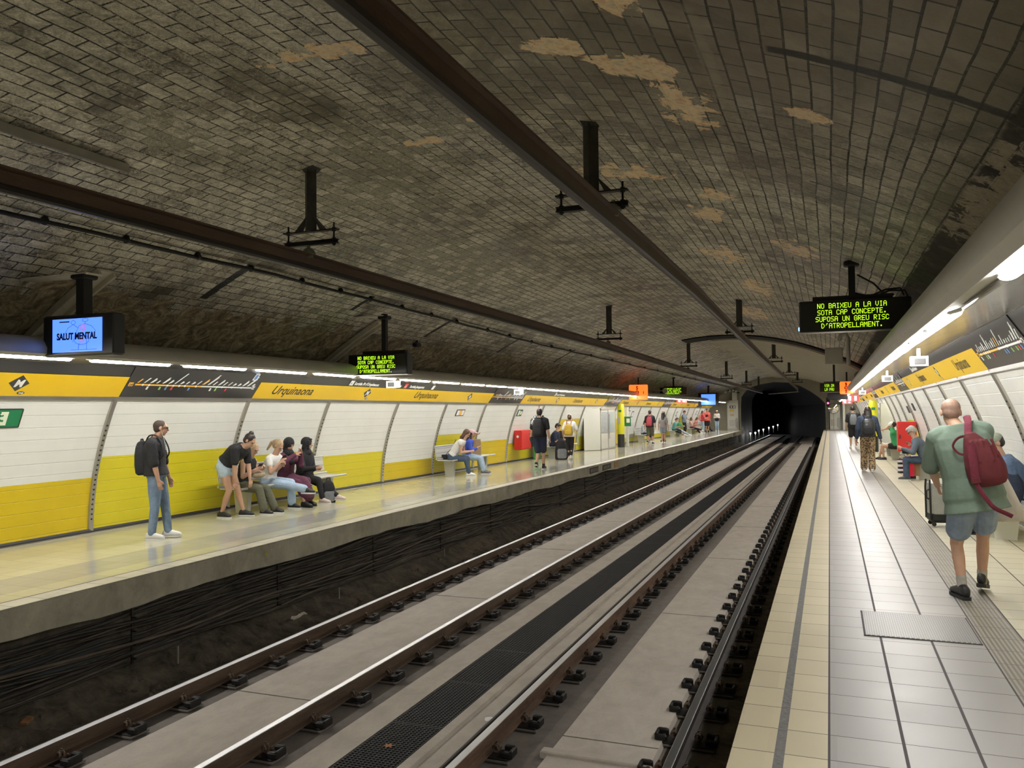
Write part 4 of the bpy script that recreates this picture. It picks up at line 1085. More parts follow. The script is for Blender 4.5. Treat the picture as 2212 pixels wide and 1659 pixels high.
# ---------------------------------------------------------------- dot-matrix and video screens
M_tray = mat('pale_tray', (.62, .58, .48), .5, var=.1)
F57 = {'A': '01110 10001 10001 11111 10001 10001 10001', 'B': '11110 10001 10001 11110 10001 10001 11110', 'C': '01110 10001 10000 10000 10000 10001 01110', 'D': '11100 10010 10001 10001 10001 10010 11100',
       'E': '11111 10000 10000 11110 10000 10000 11111', 'G': '01110 10001 10000 10111 10001 10001 01110', 'I': '01110 00100 00100 00100 00100 00100 01110', 'L': '10000 10000 10000 10000 10000 10000 11111',
       'M': '10001 11011 10101 10101 10001 10001 10001', 'N': '10001 11001 11001 10101 10011 10011 10001', 'O': '01110 10001 10001 10001 10001 10001 01110', 'P': '11110 10001 10001 11110 10000 10000 10000',
       'R': '11110 10001 10001 11110 10100 10010 10001', 'S': '01111 10000 10000 01110 00001 00001 11110', 'T': '11111 00100 00100 00100 00100 00100 00100', 'U': '10001 10001 10001 10001 10001 10001 01110',
       'V': '10001 10001 10001 10001 10001 01010 00100', 'X': '10001 10001 01010 00100 01010 10001 10001', '.': '00000 00000 00000 00000 00000 01100 01100', "'": '00110 00100 01000 00000 00000 00000 00000', ' ': ' '.join(['00000']*7),
       '1': '00100 01100 00100 00100 00100 00100 01110', '2': '01110 10001 00001 00110 01000 10000 11111', '0': '01110 10001 10011 10101 11001 10001 01110', '5': '11111 10000 11110 00001 00001 10001 01110', ':': '00000 01100 01100 00000 01100 01100 00000', '4': '00010 00110 01010 10010 11111 00010 00010', 'W': '10001 10001 10001 10101 10101 11011 10001'}
M_led = mat('led_lime', (.02, .02, .0), .5, emis=(.50, 1.0, .02), estr=1.5)
M_ledp = mat('display_glass', (.022, .022, .018), .25)
M_case = mat('display_case', (.012, .012, .012), .45)
def dots(b, txt, x, y, px, py, m, centre=True, fill=.80):
    w = len(txt)*6*px-px; x0 = x-w/2 if centre else x
    for ci, ch in enumerate(txt):
        for ri, row in enumerate(F57.get(ch, F57[' ']).split()):
            c = 0
            while c < 5:
                if row[c] == '1':
                    xx = x0+(ci*6+c)*px; yy = y-ri*py
                    b.box((xx, yy, 0), (px*1.02 if fill > .9 else px*fill, py*fill, .003), m)
                c += 1
MSG = ['NO BAIXEU A LA VIA', 'SOTA CAP CONCEPTE.', 'SUPOSA UN GREU RISC', "D'ATROPELLAMENT."]
def arm(b, xp, y, z, pt):
    'bracket reaching from the post head back to the haunch'
    xe = XC-math.sqrt(RV*RV-(pt-.02-(APEX-RV)-zo(y))**2)
    L = xp-xe+.02; b.box((-L/2+.06, .12, pt+.0-z), (L+.12, .22, .022), M_tray)
def led_sign(x, y, z, w, h, lab, msg, post_dx=0, cat='dot matrix sign', ps=1.0, ptop=None):
    e = empty('information_display', (x, y, z), lab, cat)
    b = MB(); b.bevbox((0, .10, 0), (w, .20, h), M_case, .012); b.build('case', e)
    b = MB(); b.box((0, -.004, .0), (w*.965, .010, h*.88), M_ledp); g = b.build('display_face', e)
    b = MB()
    n = max(len(t) for t in msg); px = w*.66/(n*6)*ps; lh = h*.86/len(msg); py = lh/9.2
    for i, t in enumerate(msg): dots(b, t, 0, h*.43-lh*.2-lh*i-.0, px, py, M_led)
    t_ = b.build('dot_lettering', g); t_.rotation_euler = (PI/2, 0, 0); t_.location = (-w*.02 if len(msg) == 4 else 0, -.012, 0)
    b = MB(); b.box((0, .10, -h/2-.006), (w, .21, .012), M_steel); b.build('edge_trim', e)
    b = MB(); b.box((post_dx, .10, h/2+.035), (w*.72, .09, .05), M_iron)
    t = (x+post_dx-XC)/RV; top = (APEX-RV+RV*math.sqrt(1-t*t)+zo(y) if ptop is None else ptop)-z
    if ptop: arm(b, x+post_dx, y, z, ptop)
    b.box((post_dx, .10, (h/2+top)/2+.02), (.085, .085, top-h/2+.04), M_iron); b.bevbox((post_dx, .10, top-.03), (.20, .18, .07), M_iron, .02); b.build('mounting_post', e)
    return e
sg = led_sign(.335, 12.0, 2.965, 1.40, .42, 'large dot matrix sign hanging above the right platform, green warning text', MSG, post_dx=-.02)
b = MB()
for (pts) in ([(.05, .1, .55), (.25, .1, .42), (.42, .1, .22), (.5, .1, .26)], [(.02, .1, .30), (.2, .12, .25), (.4, .12, .33), (.58, .12, .34), (.62, .12, .24)], [(.02, .08, .28), (.25, .08, .24), (.45, .08, .31), (.63, .08, .30), (.67, .08, .20)]):
    P = [];
    for i in range(len(pts)-1):
        for k in range(4): P.append(tuple(pts[i][j]+(pts[i+1][j]-pts[i][j])*k/4 for j in range(3)))
    P.append(pts[-1]); b.tube(P, .012, M_iron, 6)
b.build('loose_cable', sg, smooth=True)
b = MB(); b.tube([(-.705, .05, -.19), (-.705, .05, -.14)], .012, mat('blue_led', (.1, .2, .9), .4, emis=(.15, .3, 1.0), estr=3), 8); b.build('indicator_lamp', sg)
led_sign(-7.75, 13.25, 2.585, 1.24, .38, 'dot matrix sign hanging over the left platform before the white canopy box', MSG, post_dx=.10, ptop=3.48)
led_sign(-8.1, 46.0, 2.35+.18-.0, 1.5, .42, 'far dot matrix sign over the left platform, between the orange and blue panels', MSG)
es = led_sign(.20, 37.5, 2.43, 1.15, .38, 'dot matrix sign with two lines of lime text beside the orange panel, right', ['VIA 2A    1:', 'LA PAU    2:'])
b = MB(); b.bevbox((.12, .1, -.38), (.80, .16, .28), M_case, .02); b.build('lower_case', es)
# video screens
M_scr = mat('screen_blue', (.05, .12, .6), .3, emis=(.085, .22, 1.0), estr=1.25)
M_scr2 = mat('screen_cyan_field', (.1, .3, .8), .3, emis=(.25, .62, 1.0), estr=1.2)
M_sred = mat('screen_red', (.5, .1, .3), .4, emis=(.45, .12, .45), estr=.8); M_sblk = mat('screen_ink', (.01, .015, .06), .5); M_sln = mat('screen_line', (.03, .08, .35), .5, emis=(.04, .12, .6), estr=.6)
def tv(x, y, z, w, h, lab, text=True, ptop=None):
    e = empty('video_screen', (x, y, z), lab, 'screen')
    R_ = Euler((0, 0, 0)).to_matrix()
    b = MB(); b.bevbox((0, .085, 0), (w, .17, h), M_case, .02); c = b.build('case', e)
    b = MB(); b.box((0, -.002, .0), (w*.70, .008, h*.80), M_scr); s = b.build('screen', e)
    if text:
        W, Hh_ = w*.70, h*.80; ox = 0
        b = MB(); b.add_mesh(text_me('SALUT MENTAL', .102, 0, 'CENTER', .004, .82), Matrix.Translation((0, -.045, 0)), M_sblk); t = b.build('lettering', s); t.rotation_euler = (PI/2, 0, 0); t.location = (ox, -.010, .0)
        b = MB()
        def stroke(pts, r, m): b.tube([(ox+p[0]*W, -.008, p[1]*Hh_) for p in pts], r, m, 4)
        circ = lambda cx_, cy_, r1, r2, n=14: [(cx_+r1*math.cos(2*PI*i/n), cy_+r2*math.sin(2*PI*i/n)) for i in range(n+1)]
        stroke(circ(.17, .44, .06, .05), .003, M_sln); stroke([(.17, .39), (.17, .33), (.05, .28), (-.02, .05), (-.08, -.2)], .003, M_sln); stroke([(.17, .33), (.30, .25), (.38, .1), (.30, .0)], .003, M_sln)
        stroke(circ(-.07, .38, .045, .06), .003, M_sln); stroke([(-.07, .32), (-.18, .22), (-.26, .0)], .003, M_sln); stroke([(-.07, .32), (.02, .22)], .003, M_sln)
        stroke(circ(.13, .22, .05, .09), .004, M_sred); stroke(circ(.13, .2, .03, .05), .004, M_sred); stroke(circ(.10, -.17, .045, .035), .006, M_sred); stroke([(.05, -.25), (.03, -.44)], .004, M_sln); stroke([(.2, -.1), (.2, -.44)], .003, M_sln)
        stroke(circ(.10, -.15, .15, .14), .003, M_sln); stroke([(-.12, -.44), (.40, -.44)], .003, M_sln)
        b.build('drawing', s)
        b = MB(); b.box((ox-.25*W, -.009, .41*Hh_), (.20*W, .004, .012), M_sblk); b.build('caption', s)
    t = (x-XC)/RV; top = (APEX-RV+RV*math.sqrt(1-t*t)+zo(y) if ptop is None else ptop)-z
    b = MB()
    if ptop: arm(b, x, y, z, ptop)
    b.box((0, .09, (h/2+top)/2), (.11, .12, top-h/2+.03), M_iron); b.bevbox((0, .09, top-.03), (.20, .20, .05), M_iron, .015); b.build('mounting_post', e)
    return e
tv(-7.70, 6.72, 2.62, 1.04, .46, 'video screen showing SALUT MENTAL on blue, hanging at the upper left', ptop=3.30)
tv(-8.2, 60.9, 2.10+.02, 1.45, .95, 'far blue video screen at the end of the left platform', text=False)
# curved cable trays behind both left hangers
def tray(y, lab, s0=-4.62, s1=-6.25):
    b = MB(); R_ = RV-.015; n = 16
    for off in (-.11, .11):
        rings = []
        for i in range(n+1):
            t = (s0+(s1-s0)*i/n)/RV
            c = lambda r, yy: (XC+r*math.sin(t), y+yy, APEX-RV+r*math.cos(t)+zo(y))
            rings.append([c(R_, off-.018), c(R_, off+.018), c(R_-.09, off+.018), c(R_-.09, off-.018)])
        b.rings(rings, M_tray, cap=True)
    rings = []
    for i in range(n+1):
        t = (s0+(s1-s0)*i/n)/RV
        c = lambda r, yy: (XC+r*math.sin(t), y+yy, APEX-RV+r*math.cos(t)+zo(y))
        rings.append([c(R_, -.11), c(R_, .11), c(R_-.03, .11), c(R_-.03, -.11)])
    b.rings(rings, M_tray, cap=True)
    tag(b.build('cable_tray', smooth=30), lab, 'cable tray')
tray(7.56, 'pale curved cable tray running down behind the blue screen'); tray(14.12, 'pale curved cable tray running down behind the left dot matrix sign')
# orange emergency panels
M_sos = mat('sos_orange', (.9, .12, .01), .4, emis=(1.0, .11, .015), estr=1.7); M_sosk = mat('sos_ink', (.25, .01, .0), .5)
def sos(x, y, z, w, h, lab, n=None):
    e = empty('sos_panel', (x, y, z), lab, 'SOS sign'); b = MB(); b.bevbox((0, .08, 0), (w, .16, h), M_sos, .03); b.build('lit_case', e)
    b = MB()
    for i, ch in enumerate('SOS'): b.add_mesh(text_me(ch, h*.32, 0, 'CENTER', .01), Matrix.Translation((-.05*w, h*.18-i*h*.29, 0)), M_sosk)
    b.add_mesh(text_me('i', h*.25, 0, 'CENTER', .01), Matrix.Translation((.30*w, -.1*h, 0)), M_sosk)
    t = b.build('lettering', e); t.rotation_euler = (PI/2, 0, 0); t.location = (0, -.004, 0)
    b = MB(); b.tube([(0, .08, h/2), (0, .08, h/2+.35)], .03, M_iron, 6); b.build('mounting_rod', e)
sos(-8.2, 37.4, 2.36, .85, .70, 'orange lit SOS panel over the left platform')
sos(.60, 32.5, 2.32, .48, .46, 'orange lit SOS panel at the edge of the dot matrix sign, right')
# white boxes under the canopies
M_whbox = mat('white_box', (.72, .72, .70), .4); M_glassg = mat('grey_lens', (.12, .12, .12), .3)
for (x, y, z, s, lab) in ((.98, 10.6, 2.25, 1.0, 'white camera box under the right canopy, the nearest and largest'), (1.02, 16.9, 2.25-.03, 1.0, 'white camera box under the right canopy, second in the row'), (1.0, 28.9, 2.10, 1.1, 'white camera box under the right canopy, the farthest'),
                       (-8.5, 15.15, 2.27, 1.3, 'white camera box below the left dot matrix sign'), (-8.5, 22.6, 2.20, 1.3, 'white camera box above the second line map, left')):
    e = empty('camera_box', (x, y, z), lab, 'camera'); b = MB()
    b.rings([[(-.09*s, -.07, -.06*s), (.09*s, -.07, -.06*s), (.09*s, -.07, .055*s), (-.09*s, -.07, .055*s)], [(-.09*s, .12, -.05*s), (.09*s, .12, -.05*s), (.09*s, .12, .055*s), (-.09*s, .12, .055*s)]], M_whbox, cap=True); b.build('housing', e)
    b = MB(); b.bevbox((0, -.074, -.005), (.115*s, .01, .065*s), M_glassg, .004); b.build('lens_window', e)
    b = MB(); b.box((0, .06, .09), (.035, .04, .12), M_whbox); b.build('bracket', e)
# loudspeakers on arms
def horn(x, y, z, ax, lab, r=.13, arm=None):
    e = empty('loudspeaker', (x, y, z), lab, 'loudspeaker'); b = MB()
    b.lathe((0, 0, 0), [(0, .16), (.05, .16), (.06, .10), (r*.8, .02), (r, -.03), (r, -.05), (r*.85, -.05), (r*.6, .0), (0, .02)], M_duct, 18, 'y'); b.build('horn', e, smooth=40)
    if arm: b = MB(); b.tube([(0, .08, 0)]+arm, .02, M_duct, 6); b.build('arm', e)
horn(.98, 20.5, 3.03-.04, 0, 'round loudspeaker below the large dot matrix sign, right', .16, [(.45, .08, .02), (.62, .08, -.18)])
horn(.98, 31.0, 2.82-.12, 0, 'round loudspeaker before the plastered vault, right', .17, [(.7, .08, .02)])
horn(-8.62, 15.6, 2.60, 0, 'loudspeaker beside the left dot matrix sign', .10, [(-.3, .1, -.05)])
horn(-8.35, 31.5, 2.50, 0, 'twin-headed loudspeaker above the light line, left', .13, [(-.7, .08, .03)])
horn(-8.0, 43.0, 2.50, 0, 'loudspeaker beside the far dot matrix sign, left', .13, [(-.7, .08, .03)])
# bent pipe and grey plate on the right haunch
b = MB(); t = 4.35/RV; bx, bz = XC+(RV-.1)*math.sin(t), APEX-RV+(RV-.1)*math.cos(t)+zo(22)
b.tube([(bx-.15, 22, bz-.15), (bx-.12, 22, bz-.02), (bx, 22, bz+.02), (bx+.05, 22, bz-.1), (bx+.05, 22, bz-.75)], .05, M_duct, 8); tag(b.build('bent_pipe', smooth=True), 'grey pipe bent over at the top, hanging from the right haunch', 'pipe')
b = MB(); b.bevbox((bx-.28, 22.2, bz-.52), (.42, .06, .42), M_duct, .02); tag(b.build('junction_plate'), 'square grey-green plate beside the bent pipe', 'plate')
# dome camera left of the second tray
b = MB(); t = -5.05/RV; bx, bz = XC+(RV-.1)*math.sin(t), APEX-RV+(RV-.1)*math.cos(t)+zo(16.3)
b.bevbox((bx, 16.3, bz-.02), (.12, .22, .10), M_case, .03); b.box((bx-.05, 16.4, bz+.06), (.04, .04, .14), M_case); tag(b.build('small_camera'), 'small dark camera on the old masonry above the left light line', 'camera')
# no-entry style light boxes at the far canopy ends
M_rbox = mat('red_sign_lit', (.7, .05, .05), .4, emis=(1, .08, .08), estr=.8); M_wbox = mat('white_sign_lit', (.8, .8, .8), .4, emis=(1, .9, .9), estr=.8)
for (x, y, z, lab) in ((1.15, 47, 2.0, 'small red and white lit sign under the right canopy, the nearer'), (1.12, 60, 1.87, 'small red and white lit sign under the right canopy, the farther'), (-8.55, 51.5, 2.06, 'small red and white lit sign under the left canopy, mid-way'), (-8.5, 64, 1.90, 'small red and white lit sign under the far blue screen')):
    e = empty('lit_sign', (x, y, z), lab, 'lit sign')
    b = MB(); b.bevbox((0, 0, 0), (.62, .08, .36), M_rbox, .01); b.build('case', e)
    b = MB()
    for dx in (-.15, .13): b.box((dx, -.045, 0), (.12, .008, .24), M_wbox)
    b.build('symbols', e)
# opening plates on the left platform face
for (y, w, lab) in ((25.3, 1.0, 'dark notice plate on the left platform face, the nearest'), (26.9, 1.1, 'dark notice plate on the left platform face, second'), (66.5, 1.6, 'dark notice plate low on the far end of the left platform face')):
    b = MB(); b.bevbox((-6.995, y, -.15+zo(y)), (.02, w, .18), M_case, .003); o = b.build('face_plate'); tag(o, lab, 'plate')
    b = MB()
    for k in range(5): b.box((-6.982, y-w*.35+k*w*.17, -.15+zo(y)), (.004, .05, .10), M_duct)
    b.build('markings', o)
b = MB(); b.bevbox((-6.995, 28.2, -.15+zo(28)), (.02, .5, .19), mat('ochre_plate', (.45, .25, .06), .6), .003); tag(b.build('face_plate'), 'ochre plate on the left platform face beside the dark ones', 'plate')
# ---------------------------------------------------------------- benches
M_bench = mat('bench_grey_metal', (.52, .52, .49), .35, .5); M_bleg = mat('bench_leg', (.55, .55, .51), .45, .2)
def perforated():
    m = bpy.data.materials.new('perforated_sheet'); m.use_nodes = True; nt = m.node_tree; B = nt.nodes['Principled BSDF']
    tc = N(nt, 'ShaderNodeTexCoord'); v = N(nt, 'ShaderNodeTexVoronoi'); v.inputs['Scale'].default_value = 42; v.inputs['Randomness'].default_value = 0
    nt.links.new(tc.outputs['Object'], v.inputs[0])
    nt.links.new(ramp(nt, v.outputs[0], [(.26, (.06, .06, .055)), (.32, (.58, .58, .54))]), B.inputs['Base Color'])
    B.inputs['Metallic'].default_value = .4; B.inputs['Roughness'].default_value = .4
    return m
M_perf = perforated()
def bench(side, y0, y1, x, lab, back=True):
    "x = centre of the seat; side -1 stands along the left wall and faces +x"
    s = -side; L = y1-y0
    e = empty('platform_bench', (x, (y0+y1)/2, zo((y0+y1)/2)), lab, 'bench', 'platform benches')
    b = MB(); P = [(-.23, .455), (-.20, .435), (.18, .425), (.235, .445), (.235, .46), (.18, .44), (-.20, .45), (-.23, .47)]
    P = [(p[0]*s, p[1]) for p in P]
    b.rings([[(p[0], yy, p[1]) for p in P] for yy in (-L/2, L/2)], M_perf, cap=True); b.build('seat', e)
    b = MB(); b.tube([(.24*s, -L/2-.02, .445), (.24*s, L/2+.02, .445)], .022, M_bench, 10); b.build('front_tube', e, smooth=40)
    b = MB(); b.tube([(-.23*s, -L/2-.02, .48), (-.23*s, L/2+.02, .48)], .022, M_bench, 10); b.build('rear_tube', e, smooth=40)
    if back:
        b = MB(); b.rings([[(q[0]*s, yy, q[1]) for q in ((-.24, .52), (-.255, .52), (-.31, .80), (-.295, .80))] for yy in (-L/2+.03, L/2-.03)], M_perf, cap=True)
        b.tube([(-.30*s, -L/2, .81), (-.30*s, L/2, .81)], .020, M_bench, 10); b.build('backrest', e, smooth=40)
    for yy in (-L/2+.35, L/2-.35):
        b = MB(); b.rings([[(a*s, yy+dy, z) for a, dy in ((-.17*k, -.045), (.15*k, -.045), (.15*k, .045), (-.17*k, .045))] for z, k in ((0, .75), (.02, .75), (.40, 1.0), (.43, 1.1))], M_bleg, cap=True); b.build('leg', e)
    return e
BL = -9.52
bench(-1, 11.35, 14.55, BL, 'metal bench carrying the four seated young people, left platform')
bench(-1, 19.7, 22.6, BL, 'metal bench with the woman in white and the woman in a pink cap')
bench(-1, 28.4, 31.4, BL, 'metal bench with black bags on it behind the walking man in navy shorts')
bench(-1, 43.6, 46.6, BL, 'metal bench behind the man with the red backpack')
bench(-1, 53.2, 56.0, BL, 'metal bench of the person in a teal top, far along the left platform')
bench(-1, 60.0, 62.8, BL, 'metal bench beside the standing man in blue, far left platform')
bench(-1, 66.6, 69.4, BL, 'farthest metal bench, behind the couple in red')
bench(1, 11.9, 14.9, 2.08, 'metal bench hidden behind the bald man, right platform')
bench(1, 21.7, 24.4, 2.08, 'metal bench of the grey haired man, right platform')
bench(1, 30.2, 33.2, 2.02, 'metal bench of the person in green, right platform')
# ---------------------------------------------------------------- kiosks, columns and doors
M_kiosk = mat('kiosk_white', (.66, .66, .60), .35); M_kframe = mat('kiosk_frame', (.50, .49, .45), .35, .5); M_mapp = None
def printed(name, c0, c1, scale):
    m = bpy.data.materials.new(name); m.use_nodes = True; nt = m.node_tree; B = nt.nodes['Principled BSDF']
    tc = N(nt, 'ShaderNodeTexCoord'); n = noise(nt, tc.outputs['Object'], scale, 3, .6, 1.5)
    f = math_n(nt, 'ABSOLUTE', math_n(nt, 'SUBTRACT', n, .5))
    nt.links.new(ramp(nt, f, [(.0, c1), (.02, c1), (.045, c0)]), B.inputs['Base Color']); B.inputs['Roughness'].default_value = .15
    return m
M_poster = printed('street_map', (.50, .53, .52), (.30, .33, .36), 6)
M_colyel = mat('column_yellow', (.68, .68, .02), .35); M_colblk = mat('column_black', (.03, .03, .03), .4)
def kiosk(side, lab, x0, x1, y0, y1, h=1.86):
    s = -side; e = empty('platform_kiosk', ((x0+x1)/2, (y0+y1)/2, zo((y0+y1)/2)), lab, 'kiosk'); w = abs(x1-x0); L = y1-y0
    b = MB(); b.bevbox((0, 0, h/2), (w, L, h), M_kiosk, .02)
    # slanted wing towards the camera
    b.rings([[(-s*w/2, -L/2-.75, z), (s*w/2, -L/2-.004, z), (-s*w/2, -L/2-.004, z)] for z in (.03, h-.02)], M_kiosk, cap=True); b.build('body', e)
    b = MB(); fx = s*(w/2+.012)
    for (yy, zz, sy, sz) in ((0, h-.05, L, .08), (0, .04, L, .06), (-L/2+.03, h/2, .06, h), (L/2-.03, h/2, .06, h), (0, h/2, .05, h)): b.box((fx, yy, zz), (.035, sy, sz), M_kframe)
    b.build('frame', e)
    for yy, mm in ((-L/4, M_poster), (L/4, mat('pale_glass', (.50, .56, .58), .1))):
        b = MB(); b.box((fx-.004*s, yy, h*.66), (.02, L/2-.16, h*.50), mm); d_ = b.build('glazed_door', e)
        b = MB(); b.tube([(fx+.04*s, yy*.12, h*.25), (fx+.04*s, yy*.12, h*.85)], .012, M_steel, 6); b.build('handle', d_)
    return e
kl = kiosk(-1, 'white kiosk with a street map door on the left platform', -9.95, -9.42, 35.2, 37.9)
b = MB(); b.bevbox((.03, -1.62, 1.22), (.36, .02, .40), M_green, .004, Euler((0, 0, .95)).to_matrix()); ae = b.build('defibrillator_sign', kl)
b = MB(); b.box((.045, -1.632, 1.25), (.18, .006, .16), M_mapw, Euler((0, 0, .95)).to_matrix()); b.build('heart_symbol', ae)
kr = kiosk(1, 'white kiosk with metal framed doors on the right platform', 1.92, 2.45, 36.5, 39.5, 1.95)
def column(x, y, lab, h=1.95, side=-1):
    e = empty('emergency_column', (x, y, zo(y)), lab, 'column')
    b = MB(); b.rings([[(r*math.cos(2*PI*i/14), r*math.sin(2*PI*i/14), z) for i in range(14)] for z, r in ((.62, .17), (1.80, .17), (1.95, .16), (2.06, .13))], M_colyel, cap=True); b.build('yellow_shaft', e, smooth=40)
    b = MB(); b.lathe((0, 0, 0), [(0, 0), (.17, 0), (.165, .62), (0, .62)], M_colblk, 14); b.build('black_base', e, smooth=40)
    b = MB(); b.rings([[(sx*(.04+k), sy, z) for sx, sy, z in ((1, -.10, 1.80), (1, .10, 1.80), (1, .10, 1.98), (1, -.10, 1.98))] for k in (0, .35*(-side))], M_colyel, cap=True); b.build('wall_arm', e) if False else None
    b = MB(); b.bevbox((-.05*side*-1, -.17, 1.28), (.12, .02, .34), M_kframe, .005); b.build('call_plate', e)
    b = MB(); b.box((.0, -.175, 1.72), (.14, .014, .10), M_green); b.build('label_plate', e)
    return e
column(-9.30, 38.55, 'bright yellow emergency column with a black base, left platform')
column(1.62, 36.0, 'bright yellow emergency column before the right kiosk', side=1)
b = MB(); b.bevbox((0, 0, .95), (.12, .16, 1.9), M_kiosk, .02); p = b.build('white_post', loc=(-9.10, 39.0, zo(39))); tag(p, 'slim white post with a green sign, right of the yellow column', 'post')
b = MB(); b.bevbox((.02, -.10, 1.22), (.36, .02, .46), M_green, .004); s_ = b.build('green_sign', p); b = MB(); b.box((.07, -.114, 1.26), (.16, .006, .20), M_mapw); b.build('symbol', s_)
# leaning rail of the third bench (pale tube frame)
b = MB(); b.tube([(-9.2, 26.9, zo(27)), (-9.2, 26.9, .95+zo(27)), (-9.75, 26.9, .95+zo(27))], .025, M_bench, 8); tag(b.build('leaning_rail', smooth=True), 'pale tubular leaning rail beside the green totem', 'rail')
# doors and furniture of the end wall
d = zo(YE)
def end_box(x, lab, w=.95, h=2.62, upper=True):
    e = empty('service_cabinet', (x, YE-.35, d), lab, 'cabinet'); b = MB(); b.bevbox((0, .1, h/2), (w, .5, h), M_kiosk, .02); b.build('body', e)
    b = MB(); b.bevbox((0, -.165, h*.5-.05), (w*.82, .03, h*.88), M_kiosk, .01); dr = b.build('door', e)
    b = MB(); b.bevbox((-.05, -.185, .62), (.50, .012, .55), M_kframe, .004); b.build('vent_grille', dr)
    b = MB(); b.tube([(w*.28, -.19, .25), (w*.28, -.24, .4), (w*.28, -.24, 1.0), (w*.34, -.24, 1.05), (w*.40, -.24, 1.0), (w*.40, -.24, .1)], .022, M_steel, 8); b.build('rail', e, smooth=True)
    return e
ec = end_box(-7.95, 'white service cabinet with notices at the left of the tunnel mouth')
b = MB(); b.box((.0, -.20, 2.02), (.50, .012, .24), M_ribd); b.box((-.10, -.208, 2.02), (.14, .006, .14), M_mapw); b.box((.13, -.208, 2.02), (.16, .006, .16), M_mapw); b.build('pictogram_plate', ec)
b = MB(); b.box((-.08, -.20, 1.74), (.34, .012, .18), M_band_y); b.build('yellow_notice', ec)
b = MB(); b.box((-.05, -.20, 1.32), (.32, .012, .18), mat('pale_orange_notice', (.62, .45, .25), .5)); b.build('pale_notice', ec)
b = MB(); b.bevbox((-7.78, YE-.3, 3.02+d), (.42, .35, .85), M_kiosk, .02); tag(b.build('duct_box'), 'pale duct box above the left service cabinet', 'box')
end_box(.35, 'white service cabinet under the mirror at the right of the tunnel mouth', .9, 2.1)
b = MB(); b.lathe((0, 0, 0), [(0, 0), (.11, 0), (.11, 2.7), (0, 2.7)], M_kiosk, 12); tag(b.build('round_pillar', loc=(1.10, YE-1.2, zo(YE-1)), smooth=40), 'slim white round pillar at the far end of the right platform', 'pillar')
e = empty('traffic_mirror', (.28, 72.6, zo(72.6)), 'round mirror on a pole at the end of the right platform', 'mirror')
M_mir = mat('mirror_glass', (.75, .75, .72), .04, 1.0)
b = MB(); b.tube([(0, .08, 0), (0, .08, 1.5)], .035, M_steel, 8); b.build('pole', e)
b = MB(); b.lathe((0, 0, 1.80), [(0, .06), (.42, .06), (.44, .03), (.44, 0), (.42, 0), (.40, .02), (0, .021)], M_colblk, 28, 'y'); b.build('rim', e, smooth=40)
b = MB(); b.lathe((0, -.02, 1.80), [(0, -.05), (.15, -.043), (.28, -.025), (.40, .01), (.40, .02), (0, .02)], M_mir, 28, 'y'); b.build('mirror_glass', e, smooth=60)
e = empty('rail_signal', (-.12, 73.2, zo(73)+2.35), 'railway signal showing red beside the tunnel mouth', 'signal')
b = MB(); b.bevbox((0, 0, 0), (.28, .25, .75), M_case, .03); b.build('housing', e)
b = MB(); b.lathe((0, -.13, -.1), [(0, -.02), (.07, -.015), (.08, .0), (0, .0)], mat('signal_red', (.8, .02, .08), .4, emis=(1, .03, .12), estr=9), 14, 'y'); b.build('red_lamp', e)
b = MB(); b.tube([(.08, .05, -2.3), (.08, .05, -.3)], .04, M_case, 6); b.build('post', e)
# steel brackets of insulators beside the cabinet on the left
e = empty('insulator_frame', (-8.2, YE-.9, 3.25+d), 'dark frame with white insulators at the left upper corner of the tunnel wall', 'insulator frame')
b = MB(); b.tube([(-1.4, 0, -.2), (-.2, 0, .25), (.9, 0, .0)], .05, M_iron, 6); b.tube([(-.2, 0, .25), (-.1, 0, 1.0)], .05, M_iron, 6); b.build('bracket', e)
for k, (x, z) in enumerate(((-1.1, .05), (-.3, .0), (.1, .1), (.35, .12), (.6, .05))):
    b = MB(); b.lathe((x, -.1, z), [(0, 0), (.09, 0), (.11, .06), (.07, .1), (.10, .15), (0, .2)], M_wht, 10); b.build('insulator', e)
# concrete partition panels and a glass screen on the right at the end
b = MB(); b.bevbox((1.75, YE-.9, 1.15+d), (1.1, .06, 2.3), M_endwall, .01); tag(b.build('end_partition'), 'grey slatted partition at the far end of the right platform', 'partition')
b = MB(); b.tube([(1.0, YE-1.2, 2.45+d), (2.1, YE-1.2, 2.75+d)], .05, M_kiosk, 6); tag(b.build('partition_rail'), 'white sloping rail over the far right partition', 'rail')
# row of small lamps standing along the tunnel wall
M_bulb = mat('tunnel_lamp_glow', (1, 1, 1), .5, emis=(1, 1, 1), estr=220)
tl = None
for i, (x, y, z) in enumerate([(-6.7, 77, -.33), (-6.6, 81, -.42), (-6.59, 85, -.34), (-6.45, 89, -.36), (-6.3, 95, -.34), (-6.2, 101, -.38), (-6.1, 108, -.36)]):
    if tl is None:
        tl = empty('tunnel_lamp', (x, y, z+d), 'small bright lamp on a post low along the tunnel wall', 'lamp', 'tunnel lamps')
        b = MB(); b.tube([(0, 0, -.75), (0, 0, 0)], .02, M_duct, 6); b.build('post', tl)
        b = MB(); b.lathe((0, 0, .0), [(0, .16), (.03, .15), (.11, .02), (.11, 0), (0, 0)], M_duct, 10); b.build('shade', tl)
        b = MB(); b.lathe((0, -.06, -.04), [(0, -.05), (.05, -.03), (.06, .0), (.04, .05), (0, .05)], M_bulb, 10); b.build('bulb', tl)
    else: dup(tl, (x, y, z+d))
